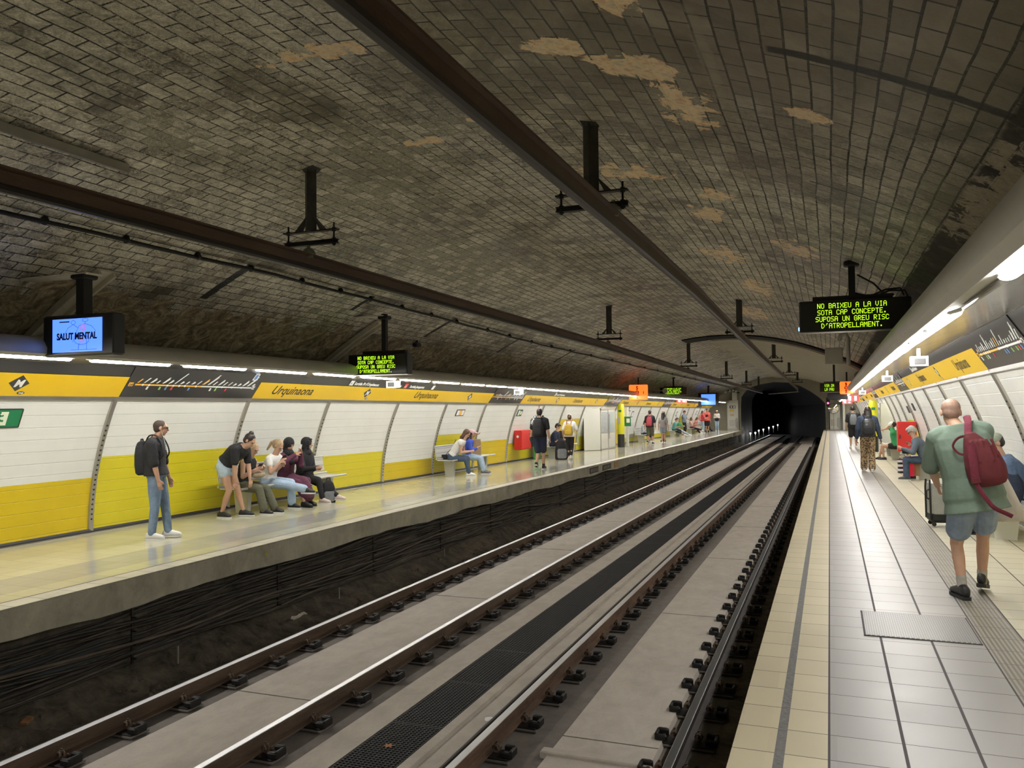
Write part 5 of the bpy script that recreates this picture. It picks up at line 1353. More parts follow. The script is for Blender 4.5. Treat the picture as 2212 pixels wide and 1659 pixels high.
# plate deep in the tunnel, its bright reflection given as glow
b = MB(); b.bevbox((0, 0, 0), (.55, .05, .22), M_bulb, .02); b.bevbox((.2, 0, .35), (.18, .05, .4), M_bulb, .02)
tag(b.build('glowing_tunnel_plate', loc=(-2.0, 108, 1.25+d)), 'small white plate deep inside the dark tunnel, its reflection given as glow', 'lamp')
b = MB(); b.tube([(-5.2, 79, 3.15+d), (-2.6, 79, 3.32+d)], .05, M_steel, 6); tag(b.build('tunnel_bar'), 'thin pale bar across the top of the tunnel mouth', 'bar')
# ---------------------------------------------------------------- people
SKIN_A = mat('skin_light', (.50, .295, .20), .55, var=.06, vscale=12); SKIN_B = mat('skin_tan', (.46, .26, .17), .55, var=.08, vscale=12); SKIN_C = mat('skin_brown', (.13, .07, .045), .5, var=.1, vscale=12)
def cloth(name, col, var=.12, rough=.85, vs=9, bs=22, bump=.5): return mat(name, col, rough, var=var, vscale=vs, bump=bump, bscale=bs)
H_DARK = mat('hair_dark', (.022, .014, .011), .5, var=.5, vscale=40, stretch=(1, 1, .15), bump=.3); H_BLOND = mat('hair_blond', (.36, .25, .14), .5, var=.4, vscale=40, stretch=(1, 1, .15), bump=.3)
H_BROWN = mat('hair_brown', (.09, .045, .028), .5, var=.4, vscale=40, stretch=(1, 1, .15), bump=.3); H_GREY = mat('hair_grey', (.36, .35, .33), .6, var=.4, vscale=50, bump=.4); H_STUB = mat('hair_stubble', (.045, .030, .024), .8, var=.3, vscale=60)
M_eye = mat('eye_dark', (.02, .015, .012), .2); M_lip = mat('lip', (.38, .15, .12), .5); M_sole = mat('sole_white', (.70, .69, .66), .5); M_solek = mat('sole_black', (.02, .02, .02), .6)
PENDING = []
def V(*a): return Vector(a)
class Sh(MB):
    def cap(s, p0, p1, r0, r1, m, n=12, side=None, fl=1.0):
        "tapered capsule; fl flattens it along 'side' (thin direction)"
        p0, p1 = Vector(p0), Vector(p1); t = p1-p0; L = t.length
        if L < 1e-5: t = Vector((0, 0, 1)); L = 1e-5
        t.normalize()
        a = Vector(side) if side is not None else (Vector((0, 0, 1)) if abs(t.z) < .9 else Vector((0, 1, 0)))
        u = (a-t*a.dot(t)); u = u.normalized() if u.length > 1e-4 else t.orthogonal().normalized(); w = t.cross(u)
        rings = []
        for (q, r) in [(-math.cos(x)*1.0, math.sin(x)) for x in (.35, .8, 1.25)]: rings.append((p0+t*(r0*q), r0*r))
        rings.append((p0, r0)); rings.append((p1, r1))
        for (q, r) in [(math.cos(x), math.sin(x)) for x in (1.25, .8, .35)]: rings.append((p1+t*(r1*q), r1*r))
        s.rings([[c+u*(r*fl*math.cos(2*PI*j/n))+w*(r*math.sin(2*PI*j/n)) for j in range(n)] for c, r in rings], m, cap=True)
    def ell(s, c, r, m, rot=None, n=14):
        rings = []
        for k in range(1, 8):
            ph = PI*k/8
            ring = []
            for j in range(n):
                p = Vector((r[0]*math.sin(ph)*math.cos(2*PI*j/n), r[1]*math.sin(ph)*math.sin(2*PI*j/n), -r[2]*math.cos(ph)))
                if rot is not None: p = rot @ p
                ring.append(Vector(c)+p)
            rings.append(ring)
        s.rings(rings, m, cap=True)
    def loft(s, secs, m, n=20, sq=2.4):
        "secs: (centre, right, fwd, half width, half depth)"
        rings = []
        for (c, r, f, a, b) in secs:
            ring = []
            for j in range(n):
                t = 2*PI*j/n; ct, st = math.cos(t), math.sin(t)
                x = math.copysign(abs(ct)**(2/sq), ct); y = math.copysign(abs(st)**(2/sq), st)
                ring.append(Vector(c)+r*(a*x)+f*(b*y))
            rings.append(ring)
        s.rings(rings, m, cap=True)
def organic(mb, name, parent, vox, smooth=3, fac=.5):
    o = mb.build(name, parent); md = o.modifiers.new('r', 'REMESH'); md.mode = 'VOXEL'; md.voxel_size = vox; md.adaptivity = 0; md.use_smooth_shade = True
    if smooth: s = o.modifiers.new('s', 'SMOOTH'); s.factor = fac; s.iterations = smooth
    PENDING.append(o); return o
def ik(a, b, l1, l2, pole):
    d = b-a; L = min(d.length, (l1+l2)*.999)
    if d.length > (l1+l2)*.999: b = a+d.normalized()*L; d = b-a
    x = (l1*l1-l2*l2+L*L)/(2*L); h = math.sqrt(max(0, l1*l1-x*x)); t = d.normalized()
    p = pole-t*pole.dot(t); p = p.normalized() if p.length > 1e-4 else t.orthogonal().normalized()
    return a+t*x+p*h, b
def person(label, loc, head, h=1.72, pelvis=(0, 0, None), chest=None, headp=None, look=(0, 1, 0), feet=None, toes=((0, 1), (0, 1)), hands=None, kpole=((.1, 1, 0), (-.1, 1, 0)), epole=((-.4, -1, -.3), (.4, -1, -.3)),
           skin=None, top=None, bottom=None, shoes=None, hair=None, grip=.5, vox=.009, bulk=1.0, female=False, socks=None, turn=0.0, extra=None, group=None, palm=None, heel=(0, 0)):
    """local frame: x right, y forward, z up; index 0 is the LEFT limb, 1 the right one"""
    k = h/1.75; skin = skin or SKIN_A
    root = bpy.data.objects.new('person', None)
    rz = math.radians(head-90); x, y = loc[0], loc[1]; zf = loc[2] if len(loc) > 2 else zo(y)
    # joints
    pz = pelvis[2] if pelvis[2] is not None else .93*k
    pc = V(pelvis[0], pelvis[1], pz)
    cc = V(*chest) if chest else pc+V(0, 0, .50*k)
    tr = Matrix.Rotation(math.radians(turn), 3, 'Z')
    R0 = V(1, 0, 0); sp = (cc-pc).normalized()
    R1 = tr @ R0; R1 = (R1-sp*R1.dot(sp)).normalized(); F1 = sp.cross(R1) if sp.cross(R1).y > -2 else None
    F1 = -(R1.cross(sp)) if False else sp.cross(R1)
    if F1.dot(V(0, 1, 0))+.3*F1.z < -.9: F1 = -F1
    R0 = (R0-sp*R0.dot(sp)).normalized(); F0 = sp.cross(R0)
    sw = (.165 if female else .185)*k*bulk**.5; hw = .088*k
    sh = [cc-R1*sw-sp*.028*k, cc+R1*sw-sp*.028*k]; hip = [pc-R0*hw+V(0, 0, -.03*k), pc+R0*hw+V(0, 0, -.03*k)]
    hp = V(*headp) if headp else cc+V(0, .035*k, .215*k)
    lk = V(*look).normalized()
    feet = feet or ((-.10, 0, .0), (.10, 0, .0))
    ank = [V(f[0], f[1], f[2]+.085*k) for f in feet]
    knee = []; 
    for i in (0, 1):
        kn, ank[i] = ik(hip[i], ank[i], .430*k, .402*k, V(*kpole[i])); knee.append(kn)
    hands = hands or ((-.26, .05, pz-.12*k), (.26, .05, pz-.12*k))
    wr_ = [V(*q) for q in hands]; elb = []
    for i in (0, 1):
        e_, wr_[i] = ik(sh[i], wr_[i], .285*k, .255*k, V(*epole[i])); elb.append(e_)
    # ---- body: one continuous skin surface
    b = Sh()
    nb = cc+V(0, 0, 0)+sp*.055*k
    hw_, hd = (.155*k, .105*k); B_ = bulk
    def tors(infl, t0, t1, widen=0.0):
        S = [(-.06, .150, .10), (.0, .160, .112), (.12, .155, .108), (.30, (.125 if female else .145), .095), (.50, (.135 if female else .158), .105), (.75, (.160 if female else .185), .115), (.92, (.165 if female else .188), .10), (1.0, .150, .086), (1.06, .112, .076), (1.12, .080, .068), (1.19, .066, .062)]
        L = (cc-pc).length; out = []
        for (t, a, d_) in S:
            if t < t0-.02 or t > t1+.001: continue
            u = max(0, min(1, t)); R_ = (R0*(1-u)+R1*u).normalized(); F_ = (F0*(1-u)+F1*u).normalized()
            bend = 4*u*(1-u)*.02
            out.append((pc+sp*(t*L)-F_*bend, R_, F_, a*k*B_+infl+widen*(1-u), d_*k*B_+infl+widen*(1-u)))
        return out
    b.loft(tors(-.004, -.1, 1.13), skin)
    b.cap(nb-sp*.03*k, hp-lk*.015-V(0, 0, .07*k), .062*k, .056*k, skin)
    # head
    up = V(0, 0, 1); hr = lk.cross(up); hr = hr.normalized() if hr.length > .05 else V(1, 0, 0); hu = hr.cross(lk).normalized()
    HM = Matrix((hr, lk, hu)).transposed(); H = lambda x_, y_, z_: hp+HM @ (V(x_, y_, z_)*k)
    b.ell(H(0, -.012, .025), (.077*k, .096*k, .092*k), skin, HM); b.ell(H(0, .022, -.035), (.060*k, .066*k, .075*k), skin, HM); b.ell(H(0, .045, -.085), (.034*k, .030*k, .026*k), skin, HM)
    b.cap(H(0, .082, .018), H(0, .105, -.022), .011*k, .015*k, skin, 8); b.ell(H(0, .074, .030), (.05*k, .02*k, .014*k), skin, HM); b.ell(H(0, .080, -.052), (.022*k, .015*k, .010*k), skin, HM)
    for s in (-1, 1): b.ell(H(s*.079, -.010, -.005), (.010*k, .020*k, .033*k), skin, HM)
    # arms and hands
    for i, s in ((0, -1), (1, 1)):
        b.cap(sh[i], sh[i]*.5+elb[i]*.5, .052*k*B_, .046*k*B_, skin); b.cap(sh[i]*.5+elb[i]*.5, elb[i], .046*k*B_, .038*k*B_, skin); b.cap(elb[i], elb[i]*.65+wr_[i]*.35, .040*k, .040*k, skin); b.cap(elb[i]*.65+wr_[i]*.35, wr_[i], .040*k, .026*k, skin)
        d = (wr_[i]-elb[i]).normalized(); out = (R1*s); inn = -out if palm is None else V(*palm[i])
        inn = (inn-d*inn.dot(d)); inn = inn.normalized() if inn.length > .1 else d.orthogonal(); wd = d.cross(inn)
        if wd.dot(F1) < 0 and palm is None: wd = -wd
        g = grip
        pm = wr_[i]+d*.045*k+inn*.004
        b.cap(wr_[i]+d*.01, wr_[i]+d*.075*k, .030*k, .036*k, skin, 12, inn, .42)
        for fi, (o_, L1) in enumerate(((.028, .068), (.010, .078), (-.009, .074), (-.026, .058))):
            p0 = wr_[i]+d*.085*k+wd*o_*k; c1 = math.cos(g*1.1); s1 = math.sin(g*1.1)
            p1 = p0+(d*c1+inn*s1)*(L1*.52*k); c2 = math.cos(g*2.3); s2 = math.sin(g*2.3); p2 = p1+(d*c2+inn*s2)*(L1*.48*k)
            b.cap(p0-d*.02, p1, .0095*k, .009*k, skin, 8); b.cap(p1, p2, .009*k, .0075*k, skin, 8)
        t0 = wr_[i]+d*.02*k+wd*.024*k; t1 = t0+(d*.62+wd*.6+inn*.3).normalized()*.040*k; t2 = t1+(d*.9+wd*.1+inn*(.3+g*.4)).normalized()*.034*k
        b.cap(t0, t1, .014*k, .011*k, skin, 8); b.cap(t1, t2, .011*k, .009*k, skin, 8)
    # legs
    for i in (0, 1):
        th, mid = hip[i], hip[i]*.5+knee[i]*.5
        b.cap(th, mid, .084*k*B_, .072*k*B_, skin); b.cap(mid, knee[i], .072*k*B_, .054*k, skin)
        q = knee[i]*.68+ank[i]*.32; dn = (ank[i]-knee[i]).normalized(); bk = (knee[i]-hip[i]).normalized(); bk = (dn-bk*dn.dot(bk)); bk = bk.normalized() if bk.length > .2 else V(0, -1, 0)
        b.cap(knee[i], q+bk*.008, .051*k, .053*k, skin); b.cap(q+bk*.012, ank[i], .052*k, .031*k, skin)
        tx, ty = toes[i]; tv = V(tx, ty, 0).normalized()
        b.cap(ank[i]-V(0, 0, .03*k), ank[i]+tv*.12*k-V(0, 0, .052*k), .032*k, .024*k, skin)
    body = organic(b, 'person', None, vox, 3)
    body.location = (x, y, zf); body.rotation_euler = (0, 0, rz); tag(body, label, 'person', group)
    # ---- face
    f = Sh()
    for s in (-1, 1): f.ell(H(s*.031, .078, .008), (.012*k, .007*k, .006*k), M_eye, HM, 8); f.ell(H(s*.032, .085, .026), (.017*k, .006*k, .0035*k), H_DARK, HM, 8)
    f.build('eyes_and_brows', body, smooth=True)
    f = Sh(); f.ell(H(0, .089, -.055), (.021*k, .008*k, .006*k), M_lip, HM, 8); f.build('mouth', body, smooth=True)
    # ---- clothes
    if bottom:
        m, ln, lo = bottom[:3]; skirt = len(bottom) > 3
        c = Sh(); c.loft(tors(.014+lo*.3, -.1, .16), m)
        for i in (0, 1):
            a_, mid = hip[i], hip[i]*.5+knee[i]*.5
            if ln <= 1: 
                e_ = hip[i]+(knee[i]-hip[i])*ln; c.cap(a_, e_-(knee[i]-hip[i]).normalized()*.02, .098*k*B_+lo*.5, (.084-.026*ln)*k*B_+lo*1.0, m)
            else:
                c.cap(a_, mid, .094*k*B_+lo*.4, .082*k*B_+lo*.6, m); c.cap(mid, knee[i], .082*k*B_+lo*.6, .064*k+lo*.7, m)
                e_ = knee[i]+(ank[i]-knee[i])*(ln-1); c.cap(knee[i], e_, .062*k+lo*.7, .045*k+lo*(1.2 if ln > 1.5 else .8), m)
        if skirt: # a dress falling over the knees
            kk = (knee[0]+knee[1])/2; aa = (ank[0]+ank[1])/2+V(0, 0, .16)
            c.cap(pc+V(0, .06, 0), kk, .17*k, .13*k, m, 14, V(0, 0, 1), .7); c.cap(kk, aa*.5+kk*.5, .13*k, .15*k, m, 14, V(0, 1, 0), .8); c.cap(kk*.5+aa*.5, aa, .15*k, .17*k, m, 14, V(0, 1, 0), .7)
        organic(c, bottom[4] if len(bottom) > 4 else ('skirt' if skirt else ('shorts' if ln <= 1 else 'trousers')), body, max(vox, .009), 2)
    if top:
        m, sl, hem, lo = top[:4]; L = (cc-pc).length
        c = Sh(); S = tors(.013+lo*.45, hem, 1.13, lo)
        if hem < -.06:
            t0 = S[0]; S.insert(0, (pc+sp*(hem*L), t0[1], t0[2], t0[3]+lo*.5, t0[4]+lo*.5))
        c.loft(S, m)
        for i in (0, 1):
            if sl <= 0: c.cap(sh[i]*.55+cc*.45-sp*.10-F1*.06, sh[i]*.5+cc*.5+sp*.035, .022*k, .016*k, m); c.cap(sh[i]*.5+cc*.5+sp*.035, sh[i]*.55+cc*.45-sp*.10+F1*.10, .016*k, .022*k, m); continue
            ds = (elb[i]-sh[i])*min(1, sl); c.cap(sh[i], sh[i]+ds, .066*k*B_+lo*.35, .054*k*B_+lo*.55, m); c.cap(sh[i]*.7+cc*.3+sp*.02, sh[i], .066*k*B_+lo*.3, .068*k*B_+lo*.35, m)
            if sl > 1: c.cap(elb[i], elb[i]+(wr_[i]-elb[i])*(sl-1), .050*k+lo*.5, .036*k+lo*.4, m)
        organic(c, top[4] if len(top) > 4 else 'shirt', body, max(vox, .009), 2)
    if shoes:
        m, ms = shoes[:2]; thick = shoes[2] if len(shoes) > 2 else .022
        for i in (0, 1):
            tx, ty = toes[i]; tv = V(tx, ty, 0).normalized(); rv = V(tv.y, -tv.x, 0); lift = heel[i]
            base = V(ank[i].x, ank[i].y, ank[i].z-.085*k)
            c = Sh(); secs = []
            for (t, hh, ww) in ((-.085, .045, .022), (-.070, .075, .034), (-.03, .095, .038), (.03, .088, .040), (.08, .066, .044), (.13, .052, .046), (.165, .040, .038), (.185, .026, .022)):
                o_ = base+tv*(t*k)+V(0, 0, lift*max(0, (.12-t))); secs.append((o_+V(0, 0, thick+hh*.5*k), rv, V(0, 0, 1), ww*k, hh*.5*k+.004))
            c.loft(secs, m, 14, 2.5); sh_ = c.build('shoe', body, smooth=True)
            c = Sh(); secs = []
            for (t, ww) in ((-.092, .022), (-.075, .038), (-.03, .041), (.03, .040), (.09, .047), (.135, .049), (.172, .040), (.192, .022)):
                o_ = base+tv*(t*k)+V(0, 0, lift*max(0, (.12-t))); secs.append((o_, rv, ww*k))
            R_ = [[o_-r_*w_, o_+r_*w_, o_+r_*w_+V(0, 0, thick), o_-r_*w_+V(0, 0, thick)] for o_, r_, w_ in secs]; c.rings(R_, ms, cap=True); c.build('sole', sh_)
            if socks:
                c = Sh(); c.cap(ank[i]-V(0, 0, .02), ank[i]+(knee[i]-ank[i]).normalized()*socks[1], .038*k, .043*k, socks[0]); c.build('sock', body, smooth=True)
    if hair:
        st, m = hair[:2]; c = Sh(); g = .006
        back = lambda: (c.ell(H(0, -.024, .030), (.085*k, .100*k, .098*k), m, HM), c.ell(H(0, -.045, -.02), (.078*k, .070*k, .075*k), m, HM))
        nm = 'hair'
        if st == 'crop': c.ell(H(0, -.020, .034), (.081*k, .096*k, .088*k), m, HM); c.ell(H(0, -.040, -.01), (.074*k, .065*k, .065*k), m, HM)
        elif st == 'short': back(); c.ell(H(0, .03, .095), (.065*k, .055*k, .03*k), m, HM)
        elif st == 'bun': back(); c.ell(H(0, -.06, .115), (.045*k, .045*k, .042*k), m, HM)
        elif st == 'lowbun': back(); c.ell(H(0, -.12, -.01), (.045*k, .040*k, .045*k), m, HM)
        elif st == 'tail': back(); c.cap(H(0, -.10, .05), H(0, -.15, -.06), .032*k, .034*k, m); c.cap(H(0, -.15, -.06), H(0, -.13, -.22), .034*k, .018*k, m)
        elif st == 'long':
            back(); Ln = hair[2] if len(hair) > 2 else .35
            c.cap(H(0, -.07, 0), hp+HM @ V(0, -.09, -.06)+V(0, -.03, -Ln*.5), .085*k, .10*k, m, 12, lk, .55); c.cap(hp+HM @ V(0, -.09, -.06)+V(0, -.03, -Ln*.5), hp+V(0, -.10, -Ln), .10*k, .06*k, m, 12, lk, .5)
            for s in (-1, 1): c.cap(H(s*.07, -.02, .02), H(s*.085, .0, -.14), .024*k, .028*k, m)
        elif st in ('hijab', 'hood'):
            c.ell(H(0, -.026, .032), (.106*k, .118*k, .118*k), m, HM); c.ell(H(0, -.05, -.05), (.100*k, .085*k, .105*k), m, HM)
            c.cap(H(0, -.015, -.10), cc+V(0, .02, .05), .085*k, .12*k, m, 14)
            if st == 'hijab': c.cap(H(0, .02, -.12), cc+F1*.10-sp*.10, .06*k, .07*k, m)
            else:
                for s in (-1, 1): c.cap(H(s*.075, .045, .06), H(s*.07, .045, -.08), .022*k, .02*k, m)
                c.cap(H(-.05, .06, .10), H(.05, .06, .10), .02*k, .02*k, m)
            nm = 'headscarf' if st == 'hijab' else 'hood'
        organic(c, nm, body, max(vox, .008), 2)
    J = dict(body=body, H=H, HM=HM, hp=hp, cc=cc, pc=pc, R=R1, F=F1, sp=sp, sh=sh, elb=elb, wr=wr_, knee=knee, ank=ank, k=k, lk=lk, M=Matrix.Translation((x, y, zf)) @ Matrix.Rotation(rz, 4, 'Z'))
    if extra: extra(J)
    return J
def held(J, mb, name, label, cat, group=None, org=0, smooth=True):
    "a thing carried by the person: top level, same local frame"
    o = organic(mb, name, None, org, 2) if org else mb.build(name, smooth=smooth)
    o.matrix_world = J['M']; return tag(o, label, cat, group)
def kid(mb, name, parent, smooth=30): return mb.build(name, parent, smooth=smooth)
def cap_hat(J, m, peak=None, name='cap'):
    c = Sh(); H, k = J['H'], J['k']; c.ell(H(0, -.012, .050), (.088*k, .106*k, .082*k), m, J['HM']); o = organic(c, name, J['body'], .009, 2)
    if peak:
        c = Sh(); c.cap(H(0, .085, .055), H(0, .150, .040), .058*k, .050*k, peak, 12, J['HM'] @ V(0, 0, 1), .14); c.build('peak', o, smooth=True)
def glasses(J, m=None):
    m = m or M_case; H = J['H']; c = Sh(); k = J['k']
    for s in (-1, 1): c.ell(H(s*.034, .094, .008), (.026*k, .006*k, .019*k), m, J['HM'], 10); c.cap(H(s*.058, .088, .012), H(s*.082, -.01, .008), .004, .004, m, 6)
    c.cap(H(-.012, .096, .012), H(.012, .096, .012), .004, .004, m, 6); c.build('sunglasses', J['body'], smooth=True)
def backpack(J, m, label, w=.30, hgt=.46, d=.17, drop=.02, strap=None, pocket=None, off=0.0, sidex=0.0, vox=.012, two=True):
    cc, R, F, sp, k = J['cc'], J['R'], J['F'], J['sp'], J['k']; sm = strap or m
    o0 = cc-F*(.13*k+d*.5+off)-sp*(drop+hgt*.45)+R*sidex
    c = Sh(); S = []
    for t, a, b_ in ((-.5, .36, .36), (-.44, .47, .50), (-.2, .5, .56), (.1, .49, .52), (.32, .44, .42), (.45, .34, .30), (.5, .2, .16)):
        S.append((o0+sp*(t*hgt)-F*(b_*d*.0), R, F, a*w, b_*d))
    c.loft(S, m, 20, 3.0); o = held(J, c, 'backpack', label, 'backpack', org=vox)
    if pocket is not None:
        c = Sh(); S = [(o0-F*(d*.42)+sp*(t*hgt), R, F, a*w, b_*d) for t, a, b_ in ((-.42, .30, .10), (-.36, .38, .22), (-.15, .39, .24), (-.02, .34, .16), (.02, .26, .05))]; c.loft(S, pocket, 16, 3.0); kid(c, 'front_pocket', o)
    for s in ((-1, 1) if two else (1,)):
        c = Sh(); p = [o0+sp*(hgt*.42)+R*(s*.07)+F*d*.4, cc+R*(s*.095*k)+sp*.095*k-F*.05, cc+R*(s*.105*k)+sp*.085*k+F*.06*k, cc+R*(s*.12*k)+F*.145*k-sp*.08, cc+R*(s*.15*k)+F*.12*k-sp*.22, o0+R*(s*w*.4)-sp*(hgt*.32)+F*d*.45]
        P = []
        for i in range(len(p)-1):
            for j in range(4):
                t = j/4; a_ = p[max(0, i-1)]; b0, c0, d0 = p[i], p[i+1], p[min(len(p)-1, i+2)]
                P.append(.5*((2*b0)+(c0-a_)*t+(2*a_-5*b0+4*c0-d0)*t*t+(3*b0-a_-3*c0+d0)*t**3))
        P.append(p[-1]); c.tube([q for q in P], .022*k, sm, 8, flat=.5); kid(c, 'strap', o)
    c = Sh(); c.tube([o0+sp*(hgt*.48)+R*x_*.05+V(0, 0, z_) for x_, z_ in ((-1, 0), (-.6, .035), (.6, .035), (1, 0))], .010, sm, 6); kid(c, 'carry_loop', o)
    return o, o0
def phone(J, i, label, m=None, off=(0, .0, .0)):
    d = (J['wr'][i]-J['elb'][i]).normalized(); c = MB(); p = J['wr'][i]+d*.10+V(*off)
    t = (J['hp']-p).normalized(); rt = t.cross(V(0, 0, 1)).normalized(); u_ = rt.cross(t)
    rot = Matrix((rt, u_, t)).transposed(); c.bevbox(p+t*.018, (.072, .145, .010), m or M_case, .004, rot); o = held(J, c, 'phone', label, 'phone', smooth=False)
    c = MB(); c.box(p+t*.0245, (.064, .132, .002), mat('phone_screen', (.2, .22, .25), .1, emis=(.55, .6, .7), estr=.35), rot); kid(c, 'screen', o, False)

K_BLACK = cloth('cloth_black', (.016, .016, .018)); K_JEANS = cloth('denim_blue', (.17, .24, .34), .35, vs=5); K_LJEANS = cloth('denim_light', (.36, .47, .60), .15); K_DJEANS = cloth('denim_dark', (.055, .085, .14), .3)
K_WHITE = cloth('cloth_white', (.70, .69, .67), .05); K_OLIVE = cloth('cloth_olive', (.115, .115, .075)); K_MAROON = cloth('cloth_maroon', (.105, .028, .055)); K_NAVY = cloth('cloth_navy', (.018, .024, .055))
K_BLUE = cloth('cloth_blue', (.05, .09, .50)); K_GREEN = cloth('cloth_sage', (.150, .205, .160), .08, vs=5, bs=5, bump=1.0); K_DENSH = cloth('denim_shorts', (.23, .29, .38), .2, vs=8); K_LEO = None
S_WHT = mat('shoe_white', (.72, .71, .70), .5); S_BLK = mat('shoe_black', (.018, .018, .02), .5); S_PNK = mat('shoe_pink', (.62, .50, .45), .6)

# 1. man in black with a backpack, nearest on the left platform
def ex1(J):
    glasses(J); backpack(J, K_BLACK, 'black roll-top backpack on the back of the standing man in black', .30, .47, .17, drop=.0, off=-.03, vox=.012)
    c = Sh(); cc, F, sp, R = J['cc'], J['F'], J['sp'], J['R']; c.tube([J['H'](.078, .0, -.02), J['H'](.06, .05, -.15), cc+F*.13+sp*.02+R*.02, cc+F*.14-sp*.12], .0035, K_WHITE, 6); c.build('earphone_cable', J['body'])
person('man in black sweater and jeans standing with a black backpack, leftmost person', (-8.76, 8.95), 27, 1.64, chest=(0, -.02, 1.345), pelvis=(0, .0, .885), headp=(.0, .055, 1.535), look=(-.36, .92, -.10), feet=((-.09, .13, 0), (.09, -.04, 0)), toes=((-.1, 1), (.1, 1)), kpole=((0, 1, 0), (0, 1, 0)),
       hands=((-.20, .12, .78), (.21, .10, .76)), skin=SKIN_B, top=(K_BLACK, 1.0, -.02, .022, 'sweater'), bottom=(K_JEANS, 1.95, .010, ), shoes=(S_WHT, M_sole), hair=('crop', H_STUB), vox=.0075, grip=.35, extra=ex1, bulk=1.08)
# 2. bending woman
K_SHORTL = cloth('pale_denim_shorts', (.42, .53, .62), .15, vs=10)
person('woman in black T-shirt and pale denim shorts bending with her hands on her knees', (-9.32, 11.15), 8, 1.70, pelvis=(0, -.10, .88), chest=(0, .20, 1.15), headp=(0, .345, 1.27), look=(0, .75, -.66), feet=((-.12, .16, 0), (.12, -.10, 0)), toes=((-.1, 1), (.15, 1)),
       hands=((-.14, .27, .57), (.15, .16, .56)), epole=((-1, -.3, .3), (1, -.3, .3)), kpole=((0, 1, 0), (0, 1, 0)), skin=SKIN_A, top=(K_BLACK, .75, .06, .018, 'tee'), bottom=(K_SHORTL, .34, .022), shoes=(S_BLK, M_sole), hair=('bun', H_DARK), female=True, vox=.0075, grip=.5, palm=((0, 0, -1), (0, 0, -1)), bulk=1.05)
def sit(label, y, heading=0, h=1.64, x=-9.50, lean=.10, fdx=(0, 0), fz=(0, 0), headf=.0, look=(0, .8, -.6), hands=None, z=.505, chx=0, **kw):
    k = h/1.75; f0 = .50
    kw.setdefault('feet', ((-.11, f0+fdx[0], fz[0]), (.11, f0+fdx[1], fz[1])))
    return person(label, (x, y), heading, h, pelvis=(0, 0, z), chest=(chx, lean, z+.44*k), headp=(chx, lean+.05+headf, z+.655*k), look=look, hands=hands or ((-.10, .36, z+.18), (.10, .36, z+.18)), kpole=kw.pop('kpole', ((-.05, .3, 1), (.05, .3, 1))), female=kw.pop('female', True), **kw)
# 3-6. the four on the first bench
def ex3(J):
    phone(J, 1, 'phone held by the seated woman in olive trousers')
    c = Sh(); c.ell((.0, .30, .67), (.16, .10, .07), K_BEIGE); o = held(J, c, 'handbag', 'beige crumpled handbag on the lap of the woman in olive trousers', 'handbag', org=.012)
    c = Sh(); c.tube([(.1, .26, .72), (.14, .16, .86), (.12, .05, .98)], .012, K_BEIGE, 6); kid(c, 'strap', o)
K_BEIGE = cloth('bag_beige', (.42, .34, .24), .15)
sit('blonde seated woman in black top and olive trousers behind the bending woman', 11.68, 2, 1.62, lean=.12, headf=.04, hands=((-.08, .33, .76), (.14, .34, .76)), skin=SKIN_A, top=(K_BLACK, 0, .1, .004, 'camisole'), bottom=(K_OLIVE, 1.93, .024), shoes=(S_BLK, M_sole), hair=('long', H_BLOND, .38), vox=.008, extra=ex3, fdx=(.06, .0))
def ex4(J): phone(J, 1, 'phone held by the woman in a white T-shirt')
sit('blonde woman in white T-shirt and pale jeans sitting with crossed legs', 12.36, 2, 1.66, lean=.13, headf=.03, feet=((-.08, .44, 0), (-.02, .86, .27)), toes=((0, 1), (-.1, 1)), hands=((.02, .30, .78), (.13, .34, .84)), skin=SKIN_A, top=(K_WHITE, .42, .12, .010, 'tee'), bottom=(K_LJEANS, 1.9, .026), shoes=(S_BLK, M_sole), hair=('tail', H_BLOND), vox=.008, extra=ex4, look=(0, .72, -.7))
def ex5(J):
    phone(J, 0, 'pale phone held up by the woman in the maroon dress', K_WHITE)
sit('woman in black headscarf and maroon dress looking at her phone', 12.88, -8, 1.66, lean=.03, hands=((-.04, .33, .97), (.10, .33, .95)), skin=SKIN_B, top=(K_MAROON, 1.9, 0, .022, 'tunic'), bottom=(K_MAROON, 1.5, .02, 1, 'dress_skirt'), shoes=(S_BLK, M_solek), hair=('hijab', K_BLACK), vox=.008, extra=ex5, look=(.05, .9, -.35), fdx=(-.04, .06))
sit('person in black hoodie with the hood up sitting at the bench end, pink shoes', 13.46, -2, 1.64, lean=.02, fdx=(.28, .0), hands=((-.06, .30, .66), (.08, .30, .66)), skin=SKIN_B, top=(K_BLACK, 1.95, .0, .024, 'hoodie'), bottom=(K_BLACK, 1.9, .006), shoes=(S_PNK, M_sole), hair=('hood', K_BLACK), vox=.008, look=(-.35, .9, -.1))
